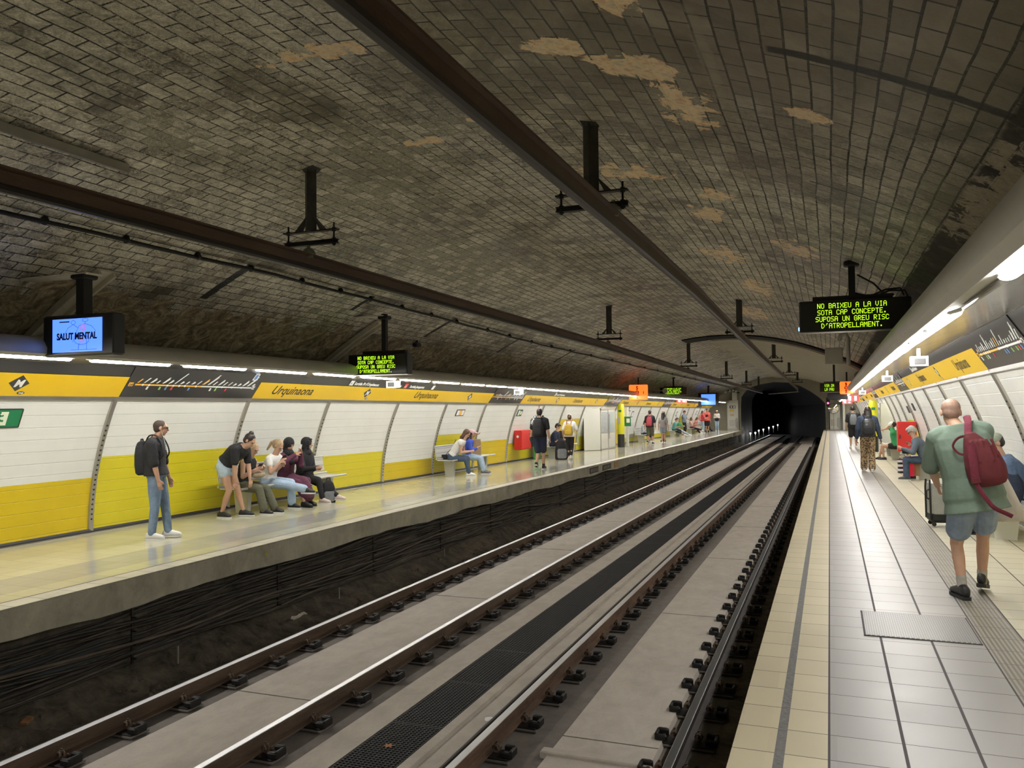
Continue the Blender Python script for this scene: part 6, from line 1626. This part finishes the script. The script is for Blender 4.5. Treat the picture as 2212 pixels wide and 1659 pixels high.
def floorbag(label, x, y, w, d, h, m, rz=0, pocket=None, name='backpack', stripe=None):
    c = Sh(); S = [(V(0, 0, h*t), V(1, 0, 0), V(0, 1, 0), w*a, d*b_) for t, a, b_ in ((0, .44, .42), (.05, .5, .5), (.35, .5, .5), (.65, .46, .42), (.88, .34, .28), (1, .16, .12))]
    c.loft(S, m, 20, 2.8); o = organic(c, name, None, .011, 2); o.location = (x, y, zo(y)); o.rotation_euler = (0, 0, rz); tag(o, label, 'bag')
    if pocket: c = Sh(); c.loft([(V(0, -d*.46, h*t), V(1, 0, 0), V(0, 1, 0), w*a, d*.16) for t, a in ((.06, .30), (.12, .38), (.45, .38), (.52, .28))], pocket, 16, 3); kid(c, 'front_pocket', o)
    c = Sh(); c.tube([(-.04, 0, h*.97), (-.03, 0, h*.97+.06), (.03, 0, h*.97+.06), (.04, 0, h*.97)], .009, m, 6); kid(c, 'carry_loop', o)
    if stripe: c = Sh(); c.tube([(w*.47, -d*.3, h*.1), (w*.49, 0, h*.3), (w*.42, 0, h*.7)], .012, stripe, 6); kid(c, 'pale_piping', o)
    return o
K_GREYC = cloth('bag_grey', (.22, .23, .25))
floorbag('black backpack with pale trim standing on the floor between the pink shoes', -9.0, 13.52, .27, .20, .42, K_BLACK, .8, K_GREYC, stripe=S_WHT)
# 7-8. bench two
def ex7(J):
    c = MB(); c.bevbox((-.02, -.19, .50), (.05, .20, .15), K_BLACK, .02); o = held(J, c, 'shoulder_bag', 'small black and pink shoulder bag beside the woman in the white vest', 'bag', smooth=False)
    c = MB(); c.bevbox((-.05, -.19, .50), (.012, .16, .11), S_PNK, .005); kid(c, 'phone_pocket', o, False); c = Sh(); c.tube([(0, -.16, .57), (.02, .02, .75), (.05, .14, .98)], .008, K_BLACK, 6); kid(c, 'strap', o)
sit('long haired woman in white vest and blue jeans leaning forward on her knees', 20.10, 12, 1.68, x=-9.5, lean=.30, headf=.07, hands=((-.06, .52, .66), (.08, .52, .66)), skin=SKIN_A, top=(K_WHITE, .12, .05, .010, 'vest'), bottom=(K_DJEANS, 1.93, .010), shoes=(S_WHT, M_sole), hair=('long', H_BROWN, .32), vox=.009, extra=ex7, look=(.0, .7, -.7), feet=((-.08, .44, 0), (.10, .50, .0)))
def ex8(J): cap_hat(J, K_PINK, K_PINK)
K_PINK = cloth('cap_pink', (.66, .42, .50), .05)
sit('woman in pink cap, blue sweater and pale jeans resting her chin on her hand', 20.95, 14, 1.62, x=-9.45, lean=.12, hands=((.02, .28, 1.10), (.10, .36, .74)), skin=SKIN_B, top=(K_BLUE, 1.7, .05, .012, 'sweater'), bottom=(K_LJEANS, 1.9, .014), shoes=(mat('shoe_grey', (.12, .12, .13), .5), M_sole), hair=('long', H_DARK, .18), vox=.009, extra=ex8, look=(.1, 1, -.1), palm=((0, 0, 1), (0, 0, -1)))
M_kraft = cloth('kraft_paper', (.36, .235, .13), .1, .8, bs=12)
def paperbag(label, x, y, z, w, d, h, m, rz=0, hand=True, flare=1.06, name='paper_bag', smooth=False):
    b = MB(); o_ = []
    for t, s, tw in ((0, 1, 0), (.5, 1.03, .02), (1, flare, -.03)): o_.append([(x_*w/2*s+tw*.3, y_*d/2*(1-.35*t), z_) for x_, y_ in ((-1, -1), (1, -1), (1, 1), (-1, 1)) for z_ in (h*t,)])
    b.rings(o_, m, cap=True); o = b.build(name); o.location = (x, y, z); o.rotation_euler = (0, 0, rz); tag(o, label, 'bag')
    if hand:
        for dy in (-.02, .02):
            c = MB(); c.tube([(-.06, dy, h), (-.05, dy, h+.10), (.05, dy, h+.10), (.06, dy, h)], .006, m, 6); c.build('handle', o)
    return o
paperbag('crumpled brown paper bag on the bench beside the woman in the pink cap', -9.42, 21.45, .44+zo(21.5), .34, .24, .50, M_kraft, .5, False)
# 9. walking man in navy shorts
M_check = None
def checker():
    m = bpy.data.materials.new('checked_scarf'); m.use_nodes = True; nt = m.node_tree; B = nt.nodes['Principled BSDF']; tc = N(nt, 'ShaderNodeTexCoord'); ch = N(nt, 'ShaderNodeTexChecker'); ch.inputs['Scale'].default_value = 28
    ch.inputs[1].default_value = (.75, .75, .73, 1); ch.inputs[2].default_value = (.02, .02, .02, 1); nt.links.new(tc.outputs['Object'], ch.inputs[0]); nt.links.new(ch.outputs[0], B.inputs['Base Color']); B.inputs['Roughness'].default_value = .9; return m
def ex9(J):
    backpack(J, K_BLACK, 'black backpack of the walking man in navy shorts', .32, .50, .20, drop=.0, pocket=K_BLACK, vox=.012)
    c = Sh(); cc, R, F, sp = J['cc'], J['R'], J['F'], J['sp']; c.cap(cc+sp*.09-R*.05-F*.02, cc-R*.17+sp*.05-F*.02, .045, .05, checker()); c.cap(cc-R*.17+sp*.05-F*.02, cc-R*.20-sp*.12-F*.10, .05, .05, c.mats[0], 10); held(J, c, 'checked_scarf', 'black and white checked scarf over the shoulder of the man in navy shorts', 'scarf', org=.012)
    c = Sh(); c.cap((-.24, -.10, .92), (-.20, -.12, .70), .05, .03, K_BLACK); c.build('hanging_jacket', J['body'], smooth=True)
person('man in black T-shirt and navy shorts walking away, seen from behind', (-8.03, 23.1), 97, 1.80, feet=((-.08, -.16, .04), (.08, .12, 0)), toes=((-.05, 1), (.1, 1)), hands=((-.30, .12, .88), (.30, -.02, .90)), skin=SKIN_A, top=(K_BLACK, .75, -.02, .025, 'tee'), bottom=(K_NAVY, .88, .035), shoes=(S_BLK, M_sole), hair=('short', H_DARK), vox=.009, extra=ex9, heel=(.5, 0), bulk=1.05, headp=(-.01, .04, 1.68), look=(-.1, 1, .02), socks=(K_BLACK, .06))
# 10. seated man behind him
sit('man in dark clothes sitting behind the walking man, forearms on his thighs', 28.75, 0, 1.75, lean=.16, hands=((-.02, .40, .68), (.12, .42, .68)), skin=SKIN_A, top=(K_NAVY, .8, 0, .02, 'tee'), bottom=(K_BLACK, 1.9, .02), shoes=(S_BLK, M_sole), hair=('short', H_DARK), vox=.011, female=False)
floorbag('large black backpack with grey patches standing on the floor by the third bench', -9.0, 28.2, .44, .34, .74, K_BLACK, .5, K_GREYC)
o = floorbag('black rounded backpack lying on the third bench', -9.55, 30.0, .50, .34, .52, K_BLACK, .2); o.location.z += .46
# 11. woman with yellow backpack
K_MUST = cloth('bag_mustard', (.50, .33, .035), .1); K_LIMEC = cloth('cloth_pale_green', (.42, .47, .22), .1)
def ex11(J):
    backpack(J, K_MUST, 'mustard yellow backpack of the walking woman', .30, .38, .15, drop=.07, pocket=K_MUST, strap=cloth('strap_brown', (.34, .16, .09)), vox=.012)
    c = Sh(); c.cap((.27, .05, 1.02), (.30, .04, .58), .035, .075, K_LIMEC, 12, (1, 0, 0), .5); held(J, c, 'pale_green_cloth', 'pale green garment hanging from the arm of the woman with the yellow backpack', 'garment', org=.014)
    H = J['H']; c = Sh()
    for s in (-1, 1): c.ell(H(s*.088, -.005, .0), (.018, .035, .038), S_WHT, J['HM'])
    c.tube([H(.09*math.cos(t), -.005, .04+.085*math.sin(t)) for t in [PI*i/10 for i in range(11)]], .008, S_WHT, 6); o = c.build('headphones', None, smooth=True); o.matrix_world = J['M']; tag(o, 'white headphones on the woman with the yellow backpack', 'headphones')
person('woman in white T-shirt and black leggings walking away with a yellow backpack', (-8.55, 27.8), 93, 1.60, feet=((-.06, .12, 0), (.07, -.16, .03)), hands=((-.24, .02, .84), (.22, .26, 1.02)), skin=SKIN_A, top=(K_WHITE, .8, -.05, .035, 'tee'), bottom=(K_BLACK, 1.72, .006), shoes=(S_WHT, M_sole), hair=('lowbun', H_BROWN), female=True, vox=.010, extra=ex11, heel=(0, .3))
# 12-21 far along the left platform
FV = .013
sit('woman in pale jacket and dark skirt sitting with her hand at her face', 44.6, -25, 1.62, lean=.08, hands=((-.02, .22, 1.08), (.08, .3, .75)), skin=SKIN_A, top=(cloth('pale_blue_cloth', (.42, .47, .52)), 1.9, 0, .02, 'jacket'), bottom=(K_NAVY, 1.3, .03), shoes=(S_WHT, M_sole), hair=('long', H_BROWN, .25), vox=FV, look=(.2, 1, 0))
K_RASP = cloth('bag_raspberry', (.40, .06, .09), .12); K_GRSH = cloth('cloth_grey_olive', (.10, .10, .075)); K_GREYT = cloth('cloth_grey', (.26, .25, .25)); K_GBSH = cloth('shorts_grey_blue', (.24, .28, .33))
def ex13(J): backpack(J, K_RASP, 'raspberry red backpack of the man in a black T-shirt', .30, .48, .17, drop=.03, pocket=K_RASP, vox=.014)
person('man in black T-shirt and olive shorts walking away with a red backpack', (-8.62, 42.0), 92, 1.74, feet=((-.10, -.18, .03), (.12, .10, 0)), hands=((-.28, .02, .86), (.30, .02, .86)), skin=SKIN_A, top=(K_BLACK, .85, -.05, .03, 'tee'), bottom=(K_GRSH, 1.02, .035), shoes=(S_BLK, M_sole), hair=('short', H_DARK), vox=FV, extra=ex13, socks=(K_WHITE, .12), heel=(.4, 0))
person('woman with long black hair and grey T-shirt walking away in shorts', (-8.0, 42.3), 93, 1.63, feet=((-.04, -.12, .02), (.05, .12, 0)), hands=((-.24, .0, .82), (.26, -.02, .82)), skin=SKIN_A, top=(K_GREYT, .7, .0, .02, 'tee'), bottom=(K_GBSH, .5, .03), shoes=(S_WHT, M_sole), hair=('long', H_DARK, .44), female=True, vox=FV)
person('slim person in brown top standing close behind the man with the red backpack', (-8.75, 46.5), 200, 1.68, skin=SKIN_A, top=(cloth('cloth_brown', (.20, .09, .05)), 1.9, -.02, .02, 'top'), bottom=(K_DJEANS, 1.9, .01), shoes=(S_BLK, M_solek), hair=('long', H_BROWN, .3), female=True, vox=FV)
sit('person in teal top sitting bent over a phone with a green bag on the lap', 53.9, -5, 1.66, lean=.14, feet=((-.08, .55, 0), (.05, .85, .05)), skin=SKIN_A, top=(cloth('cloth_teal', (.10, .34, .30)), .6, 0, .02, 'tee'), bottom=(K_BLACK, 1.3, .02), shoes=(S_WHT, M_sole), hair=('bun', H_BROWN), vox=FV, extra=lambda J: phone(J, 1, 'phone held by the person in the teal top'))
o = floorbag('bright green patterned bag on the lap of the person in teal', -9.15, 54.1, .34, .20, .34, mat('bag_green', (.05, .28, .10), .7, var=.5, vscale=14), 0); o.location.z += .62
sit('person in pale jeans leaning back with outstretched legs, behind the one in teal', 55.4, 0, 1.72, lean=-.08, feet=((-.10, .80, 0), (.08, .86, 0)), skin=SKIN_A, top=(K_GREYT, 1.9, 0, .02, 'jacket'), bottom=(K_LJEANS, 1.9, .012), shoes=(S_WHT, M_sole), hair=('short', H_BROWN), vox=FV, female=False)
person('man in blue-grey T-shirt and black trousers standing and reading his phone', (-9.72, 59.4), -20, 1.72, hands=((-.06, .36, 1.10), (.10, .36, 1.10)), skin=SKIN_A, top=(cloth('cloth_slate', (.16, .22, .30)), .8, -.05, .025, 'tee'), bottom=(K_BLACK, 1.9, .012), shoes=(S_BLK, M_solek), hair=('short', H_BROWN), vox=FV, look=(0, .8, -.5), extra=lambda J: phone(J, 1, 'phone held by the standing man in blue-grey'))
sit('woman in pale pink top and black trousers leaning back, chin on hand', 61.2, -6, 1.66, lean=-.02, feet=((-.05, .62, 0), (.0, .78, .22)), skin=SKIN_A, top=(cloth('cloth_blush', (.60, .38, .32)), .9, .05, .012, 'top'), bottom=(K_BLACK, 1.9, .014), shoes=(S_WHT, M_sole), hair=('long', H_BROWN, .3), vox=FV, hands=((-.02, .22, 1.02), (.08, .32, .72)), look=(0, 1, .1))
sit('person in rose top sitting forward beside the woman in black trousers', 62.4, -4, 1.62, lean=.2, skin=SKIN_A, top=(cloth('cloth_rose', (.52, .20, .20)), 1.2, 0, .02, 'top'), bottom=(cloth('cloth_pale_pink', (.6, .40, .38)), 1.8, .02), shoes=(S_WHT, M_sole), hair=('long', H_BROWN, .3), vox=FV)
K_CORAL = cloth('cloth_coral', (.62, .10, .08)); 
def ex19(J): backpack(J, cloth('bag_salmon', (.58, .22, .20)), 'salmon backpack of the woman beside the man in coral', .28, .42, .16, vox=.016)
person('woman in red top and pale jeans facing the man in coral', (-9.13, 64.3), 20, 1.70, hands=((-.12, .34, 1.16), (.14, .34, 1.16)), skin=SKIN_A, top=(cloth('cloth_red', (.50, .05, .06)), .8, .0, .02, 'top'), bottom=(K_LJEANS, 1.95, .02), shoes=(S_WHT, M_sole), hair=('long', H_BROWN, .36), female=True, vox=FV, extra=ex19)
def ex20(J):
    c = Sh(); cc, R, F, sp = J['cc'], J['R'], J['F'], J['sp']; c.ell(cc+F*.17-sp*.16+R*.06, (.11, .05, .09), K_BLACK); c.tube([cc-R*.12+sp*.08+F*.05, cc+F*.14-sp*.05, cc+F*.15+R*.14-sp*.28], .014, K_BLACK, 6); held(J, c, 'crossbody_bag', 'small black crossbody bag on the chest of the man in coral', 'bag', org=.014)
person('tall man in coral T-shirt and black shorts standing with a black crossbody bag', (-8.83, 64.6), -62, 1.84, hands=((-.28, .04, .86), (.26, .06, .86)), skin=SKIN_A, top=(K_CORAL, .85, -.10, .035, 'tee'), bottom=(K_BLACK, .8, .03), shoes=(S_BLK, M_sole), hair=('short', H_DARK), vox=FV, extra=ex20, socks=(K_BLACK, .08), bulk=1.1)
sit('person in black trousers with one leg out, half hidden behind the man in coral', 67.6, 0, 1.70, lean=.1, fdx=(.1, .25), skin=SKIN_A, top=(K_BLACK, 1.9, 0, .02, 'jacket'), bottom=(K_BLACK, 1.9, .012), shoes=(S_BLK, M_sole), hair=('short', H_DARK), vox=FV, female=False)
def ex21(J):
    cap_hat(J, K_BEIGE, K_BEIGE, 'cap'); c = Sh(); c.ell((.02, .18, 1.00), (.19, .09, .15), K_BLACK); held(J, c, 'black_bag', 'black bag held in front of the woman in a beige cap', 'bag', org=.016)
person('woman in beige cap and cream top with a black bag, last on left platform', (-8.68, 69.4), -80, 1.72, hands=((-.12, .20, 1.12), (.12, .20, 1.12)), skin=SKIN_A, top=(cloth('cloth_cream', (.55, .50, .46)), 1.8, -.02, .03, 'top'), bottom=(K_LJEANS, 1.95, .012), shoes=(S_WHT, M_sole), hair=('long', H_DARK, .3), female=True, vox=FV, extra=ex21)

# ---------------- right platform
# 22. bald man in the foreground
K_WINE = cloth('bag_wine', (.105, .012, .017), .18, vs=5, bs=9); K_WINE2 = cloth('strap_wine', (.14, .016, .034), .12)
K_SOCK = cloth('sock_grey', (.36, .34, .31), .15, vs=30)
def ex22(J):
    cc, R, F, sp, k = J['cc'], J['R'], J['F'], J['sp'], J['k']
    # backpack slung on the right shoulder
    o0 = cc-F*.25-sp*.26+R*.085
    c = Sh(); S = []
    for t, a, b_, dx in ((-.5, .18, .2, .02), (-.46, .34, .42, .02), (-.36, .44, .52, .015), (-.15, .46, .54, .01), (.08, .40, .48, 0), (.25, .30, .38, -.02), (.38, .20, .26, -.04), (.47, .11, .15, -.05)):
        S.append((o0+sp*(t*.50)+R*dx, R, F, a*.35, b_*.22))
    c.loft(S, K_WINE, 22, 2.3)
    for j in range(5): c.cap(o0+R*(-.07+.04*j)-F*.07+sp*.15, o0+R*(-.10+.055*j)-F*.115-sp*.03, .014, .006, K_WINE)
    o = held(J, c, 'backpack', 'wine red drawstring backpack slung over the bald man\'s right shoulder', 'backpack', org=.009)
    def strip(pts, w, name, par, m=K_WINE2):
        c = Sh(); P = []; pts = [Vector(p) for p in pts]
        for i in range(len(pts)-1):
            for j in range(5):
                t = j/5; a_ = pts[max(0, i-1)]; b0, c0, d0 = pts[i], pts[i+1], pts[min(len(pts)-1, i+2)]
                P.append(.5*((2*b0)+(c0-a_)*t+(2*a_-5*b0+4*c0-d0)*t*t+(3*b0-a_-3*c0+d0)*t**3))
        P.append(pts[-1]); c.tube(P, w, m, 8, flat=.28); kid(c, name, par, 50)
    strip([cc+R*.13+F*.15-sp*.10, cc+R*.10+F*.05+sp*.12, cc+R*.07-F*.12+sp*.085, cc+R*.03-F*.20-sp*.04, o0-R*.04+sp*.20-F*.02], .030, 'shoulder_strap', o)
    strip([o0-R*.085-F*.12+sp*.14, o0-R*.10-F*.13-sp*.02, o0-R*.115-F*.12-sp*.20], .034, 'side_strap', o)
    strip([o0-R*.115-F*.12-sp*.20, o0-R*.085-F*.13-sp*.30, o0-R*.03-F*.14-sp*.42, o0+R*.06-F*.12-sp*.49, o0+R*.10-F*.12-sp*.52], .019, 'hanging_strap', o)
    strip([cc+R*.03-F*.22-sp*.05, cc-R*.06-F*.24-sp*.055, cc-R*.12-F*.25-sp*.12, cc-R*.08-F*.25-sp*.195, cc+R*.0-F*.24-sp*.21], .011, 'top_loop', o, K_WINE)
    c = MB(); rot = Matrix((R, -F, sp)).transposed(); c.bevbox(o0-R*.115-F*.135-sp*.18, (.075, .012, .045), K_WINE, .004, rot); kid(c, 'buckle', o, False)
    # white carrier bag in the right hand, in front of his hip
    w_ = J['wr'][1]
    b = Sh(); S = []
    top_ = V(.27, .38, 1.12); bot = V(.36, .38, .66)
    for t, a, d_ in ((0, .04, .025), (.12, .07, .045), (.4, .10, .07), (.75, .135, .085), (.95, .145, .085), (1.0, .13, .07)):
        S.append((top_+(bot-top_)*t, V(1, 0, .06).normalized(), V(0, 1, 0), a, d_))
    b.loft(S, K_TOTE, 20, 3.2); bg = held(J, b, 'carrier_bag', 'off-white carrier bag hanging at the bald man\'s right side', 'bag', org=.010)
    c = Sh(); c.tube([top_+V(0, 0, -.02), w_+V(0, .06, -.02), w_+V(.02, .08, -.02), top_+V(.02, 0, -.02)], .007, K_TOTE, 6); kid(c, 'handle', bg)
    c = Sh(); c.cap(V(.26, .34, .82), V(.30, .36, .68), .02, .03, cloth('cloth_turquoise', (.02, .26, .22))); c.build('turquoise_cloth', None); q = bpy.data.objects['turquoise_cloth']; q.matrix_world = J['M']; tag(q, 'turquoise cloth peeping out beside the white carrier bag', 'cloth')
    q.data.polygons.foreach_set('use_smooth', [True]*len(q.data.polygons))
K_TOTE = cloth('bag_offwhite', (.52, .47, .415), .06, vs=5, bs=10)
person('bald man in sage green T-shirt and denim shorts walking away, largest figure', (1.20, 8.47), 93, 1.82, pelvis=(.0, 0, .92), chest=(-.10, .045, 1.50), headp=(-.145, .15, 1.675), look=(-.02, .94, -.30), feet=((-.115, -.02, 0), (.10, .27, .02)), toes=((-.25, 1), (.30, 1)),
       hands=((-.24, .34, .98), (.10, .34, 1.02)), epole=((-1, -.3, -.35), (.25, -1, -.4)), skin=SKIN_A, top=(K_GREEN, 1.0, -.22, .052, 'tee'), bottom=(K_DENSH, .70, .040), shoes=(S_BLK, M_solek, .03), hair=('crop', mat('shaved_scalp', (.27, .165, .12), .6, var=.15, vscale=30)), vox=.0065, grip=.8, socks=(K_SOCK, .10), extra=ex22, bulk=1.03, heel=(0, .25), kpole=((-.1, 1, 0), (.15, 1, 0)))
# 23. woman in leopard trousers
def leopard():
    m = bpy.data.materials.new('leopard_print'); m.use_nodes = True; nt = m.node_tree; B = nt.nodes['Principled BSDF']; tc = N(nt, 'ShaderNodeTexCoord'); v = N(nt, 'ShaderNodeTexVoronoi'); v.inputs['Scale'].default_value = 24; nt.links.new(tc.outputs['Object'], v.inputs[0])
    n = noise(nt, tc.outputs['Object'], 30, 3, .6); f = math_n(nt, 'ADD', v.outputs[0], math_n(nt, 'MULTIPLY', math_n(nt, 'SUBTRACT', n, .5), .5))
    nt.links.new(ramp(nt, f, [(.0, (.26, .15, .07)), (.20, (.26, .15, .07)), (.24, (.025, .018, .012)), (.42, (.03, .02, .014)), (.47, (.38, .26, .14)), (1, (.42, .30, .17))]), B.inputs['Base Color']); B.inputs['Roughness'].default_value = .85; return m
def ex23(J): backpack(J, mat('bag_black_shiny', (.022, .024, .024), .38, bump=.5, bscale=14), 'black backpack of the woman in leopard print trousers', .36, .46, .22, drop=.04, pocket=K_BLACK, vox=.011)
person('person with long black hair, denim jacket and leopard print trousers walking away', (.95, 24.5), 92, 1.78, feet=((-.10, .08, 0), (.08, -.20, .0)), hands=((-.27, .04, .90), (.33, .0, .86)), skin=SKIN_C, top=(cloth('denim_navy', (.035, .05, .085)), 1.92, -.02, .028, 'jacket'), bottom=(leopard(), 1.94, .040), shoes=(S_WHT, M_sole), hair=('long', H_DARK, .30), vox=.009, extra=ex23, female=False, headp=(.02, .06, 1.645))
# 24. man with headphones
def ex24(J):
    backpack(J, cloth('bag_slate', (.16, .17, .18)), 'grey backpack of the person wearing headphones', .30, .46, .18, vox=.014)
    H = J['H']; c = Sh()
    for s in (-1, 1): c.ell(H(s*.092, -.005, .0), (.022, .042, .045), M_case, J['HM'])
    c.tube([H(.098*math.cos(t), -.005, .04+.088*math.sin(t)) for t in [PI*i/10 for i in range(11)]], .011, M_case, 6); o = c.build('headphones', None, smooth=True); o.matrix_world = J['M']; tag(o, 'black headphones on the farthest walker of the right platform', 'headphones')
person('person in black T-shirt and shorts walking away with headphones', (.93, 38.6), 92, 1.82, feet=((-.12, -.1, 0), (.12, .12, 0)), hands=((-.30, .04, .88), (.28, .02, .88)), skin=SKIN_A, top=(K_BLACK, .9, -.10, .035, 'tee'), bottom=(K_BLACK, .85, .04), shoes=(S_WHT, M_sole), hair=('crop', H_DARK), vox=FV, extra=ex24)
# 25. seated in green with cap
def ex25(J): cap_hat(J, K_WHITE, cloth('peak_yellow', (.75, .52, .05)), 'cap'); phone(J, 1, 'phone held by the person in the green shirt')
def sitR(*a, **k): return sit(*a, **k)
sitR('person in green shirt and white cap with yellow peak sitting with bare legs', 30.0, 172, 1.72, x=2.02, lean=.06, hands=((-.04, .36, 1.02), (.08, .36, 1.02)), feet=((-.15, .36, .0), (.05, .52, .0)), skin=SKIN_A, top=(cloth('cloth_green', (.03, .25, .09)), .75, -.05, .03, 'shirt'), bottom=(K_BLACK, .45, .03), shoes=(S_BLK, M_sole), hair=('tail', H_DARK), vox=.011, extra=ex25, female=False)
# 26. grey haired man
def ex26(J):
    glasses(J)
    c = MB(); c.bevbox((.0, .36, .68), (.40, .30, .10), K_BLACK, .02); o = held(J, c, 'laptop_bag', 'black laptop bag on the knees of the grey haired man', 'bag', smooth=False)
    c = MB(); c.bevbox((.0, .36, .735), (.26, .20, .012), K_WINE2, .004); o2 = held(J, c, 'notebook', 'maroon notebook on the laptop bag of the grey haired man', 'notebook', smooth=False)
sitR('grey haired man with glasses in blue jacket and dark jeans sitting on the right bench', 21.75, 176, 1.76, x=2.10, lean=.20, headf=.04, hands=((-.20, .50, .76), (.06, .30, .82)), skin=SKIN_A, top=(cloth('jacket_slate', (.10, .13, .165)), 1.92, -.02, .022, 'jacket'), bottom=(K_DJEANS, 1.93, .016), shoes=(mat('shoe_slate', (.06, .07, .08), .6), M_sole), hair=('short', H_GREY), vox=.009, extra=ex26, female=False, look=(0, .72, -.7), feet=((-.12, .42, 0), (.12, .30, 0)))
def stripes():
    m = bpy.data.materials.new('black_white_stripes'); m.use_nodes = True; nt = m.node_tree; B = nt.nodes['Principled BSDF']; tc = N(nt, 'ShaderNodeTexCoord'); sp_ = N(nt, 'ShaderNodeSeparateXYZ'); nt.links.new(tc.outputs['Object'], sp_.inputs[0])
    f = math_n(nt, 'GREATER_THAN', math_n(nt, 'FRACT', math_n(nt, 'MULTIPLY', sp_.outputs[2], 9.5)), .5); nt.links.new(mixc(nt, f, (.02, .02, .02), (.75, .74, .72)), B.inputs['Base Color']); return m
zz = zo(22.4)
paperbag('black and white striped shopping bag by the grey haired man\'s feet', 1.60, 21.80, .16+zz, .20, .10, .34, stripes(), .25, True, name='shopping_bag')
paperbag('red shopping bag between the striped and the brown one', 1.72, 21.72, .10+zz, .22, .12, .38, cloth('bag_red', (.60, .02, .05), .05), .15, True, name='shopping_bag')
paperbag('brown shopping bag behind the red one', 1.86, 21.86, .10+zz, .20, .12, .34, M_kraft, .1, True, name='shopping_bag')
# 27. man in cap behind the bald man
K_CAPG = cloth('cap_sage', (.27, .30, .24))
sitR('man in sage cap and blue shirt sitting stooped behind the bald man', 12.75, 184, 1.90, x=2.32, lean=.16, headf=.03, skin=SKIN_A, top=(cloth('shirt_steel_blue', (.10, .15, .25)), 1.9, -.02, .05, 'shirt'), bottom=(K_DJEANS, 1.9, .02), shoes=(S_BLK, M_solek), hair=('crop', H_DARK), vox=.009, female=False, extra=lambda J: cap_hat(J, K_CAPG, K_CAPG, 'cap'), bulk=1.15, look=(0, .8, -.55))
o = floorbag('dark navy bag on the bench at the right edge of the photo', 2.16, 12.55, .40, .42, .42, cloth('bag_navy', (.022, .03, .055)), .1); o.location.z += .46
o = paperbag('white paper bag with red edge at the right border', 1.92, 12.35, .50, .26, .10, .26, K_WHITE, .7, False)
b = MB(); b.box((0, -.03, .20), (.27, .10, .03), cloth('edge_red', (.6, .05, .04))); b.build('red_edge', o)
# suitcase
e = empty('suitcase', (1.50, 13.3, 0), 'grey four-wheel suitcase with black trim standing beyond the bald man', 'suitcase', None, .15)
K_CASE = mat('suitcase_grey', (.34, .34, .29), .5, var=.08)
b = MB(); b.bevbox((0, 0, .37), (.40, .27, .60), K_CASE, .06); b.build('shell', e, smooth=40)
b = MB(); b.bevbox((0, 0, .13), (.41, .28, .16), M_case, .04); b.build('black_base', e)
b = MB(); b.tube([(-.205, -.12, .10), (-.21, -.12, .55), (-.205, -.10, .66)], .014, M_case, 6); b.tube([(-.205, .12, .10), (-.21, .12, .55), (-.205, .10, .66)], .014, M_case, 6); b.build('corner_trim', e)
b = MB(); b.tube([(-.205, -.04, .38), (-.235, -.04, .40), (-.235, -.04, .50), (-.205, -.04, .52)], .012, M_case, 6); b.build('side_handle', e)
for x_ in (-.16, .16):
    for y_ in (-.10, .10):
        b = MB(); b.lathe((0, -.012, 0), [(0, 0), (.030, 0), (.030, .024), (0, .024)], M_case, 12, 'y'); b.box((0, 0, .03), (.03, .03, .05), M_case); w = b.build('wheel', e); w.location = (x_, y_, .032)
b = MB()
for s in (-.07, .07): b.tube([(s, .08, .66), (s, .08, 1.0)], .009, M_steel, 6)
b.tube([(-.09, .08, 1.0), (.09, .08, 1.0)], .014, M_case, 6); b.build('pull_handle', e)
b = MB(); b.rings([[(.03*math.cos(j*1.05)*s, .04*math.sin(j*1.05)*s, z_) for j in range(6)] for s, z_ in ((1, 0), (.8, .03), (.3, .045))], K_WHITE, cap=True); tag(b.build('crumpled_tissue', loc=(2.42, 12.1, 0)), 'small crumpled white tissue on the floor near the right bench', 'tissue')
# ---- bake the organic surfaces
bpy.context.view_layer.update()
dg = bpy.context.evaluated_depsgraph_get()
new = [(o, bpy.data.meshes.new_from_object(o.evaluated_get(dg))) for o in PENDING]
for o, me in new:
    mats_ = [m for m in o.data.materials]; o.modifiers.clear(); o.data = me
    if not me.materials:
        for m in mats_: me.materials.append(m)
    me.polygons.foreach_set('use_smooth', [True]*len(me.polygons)); me.name = o.name
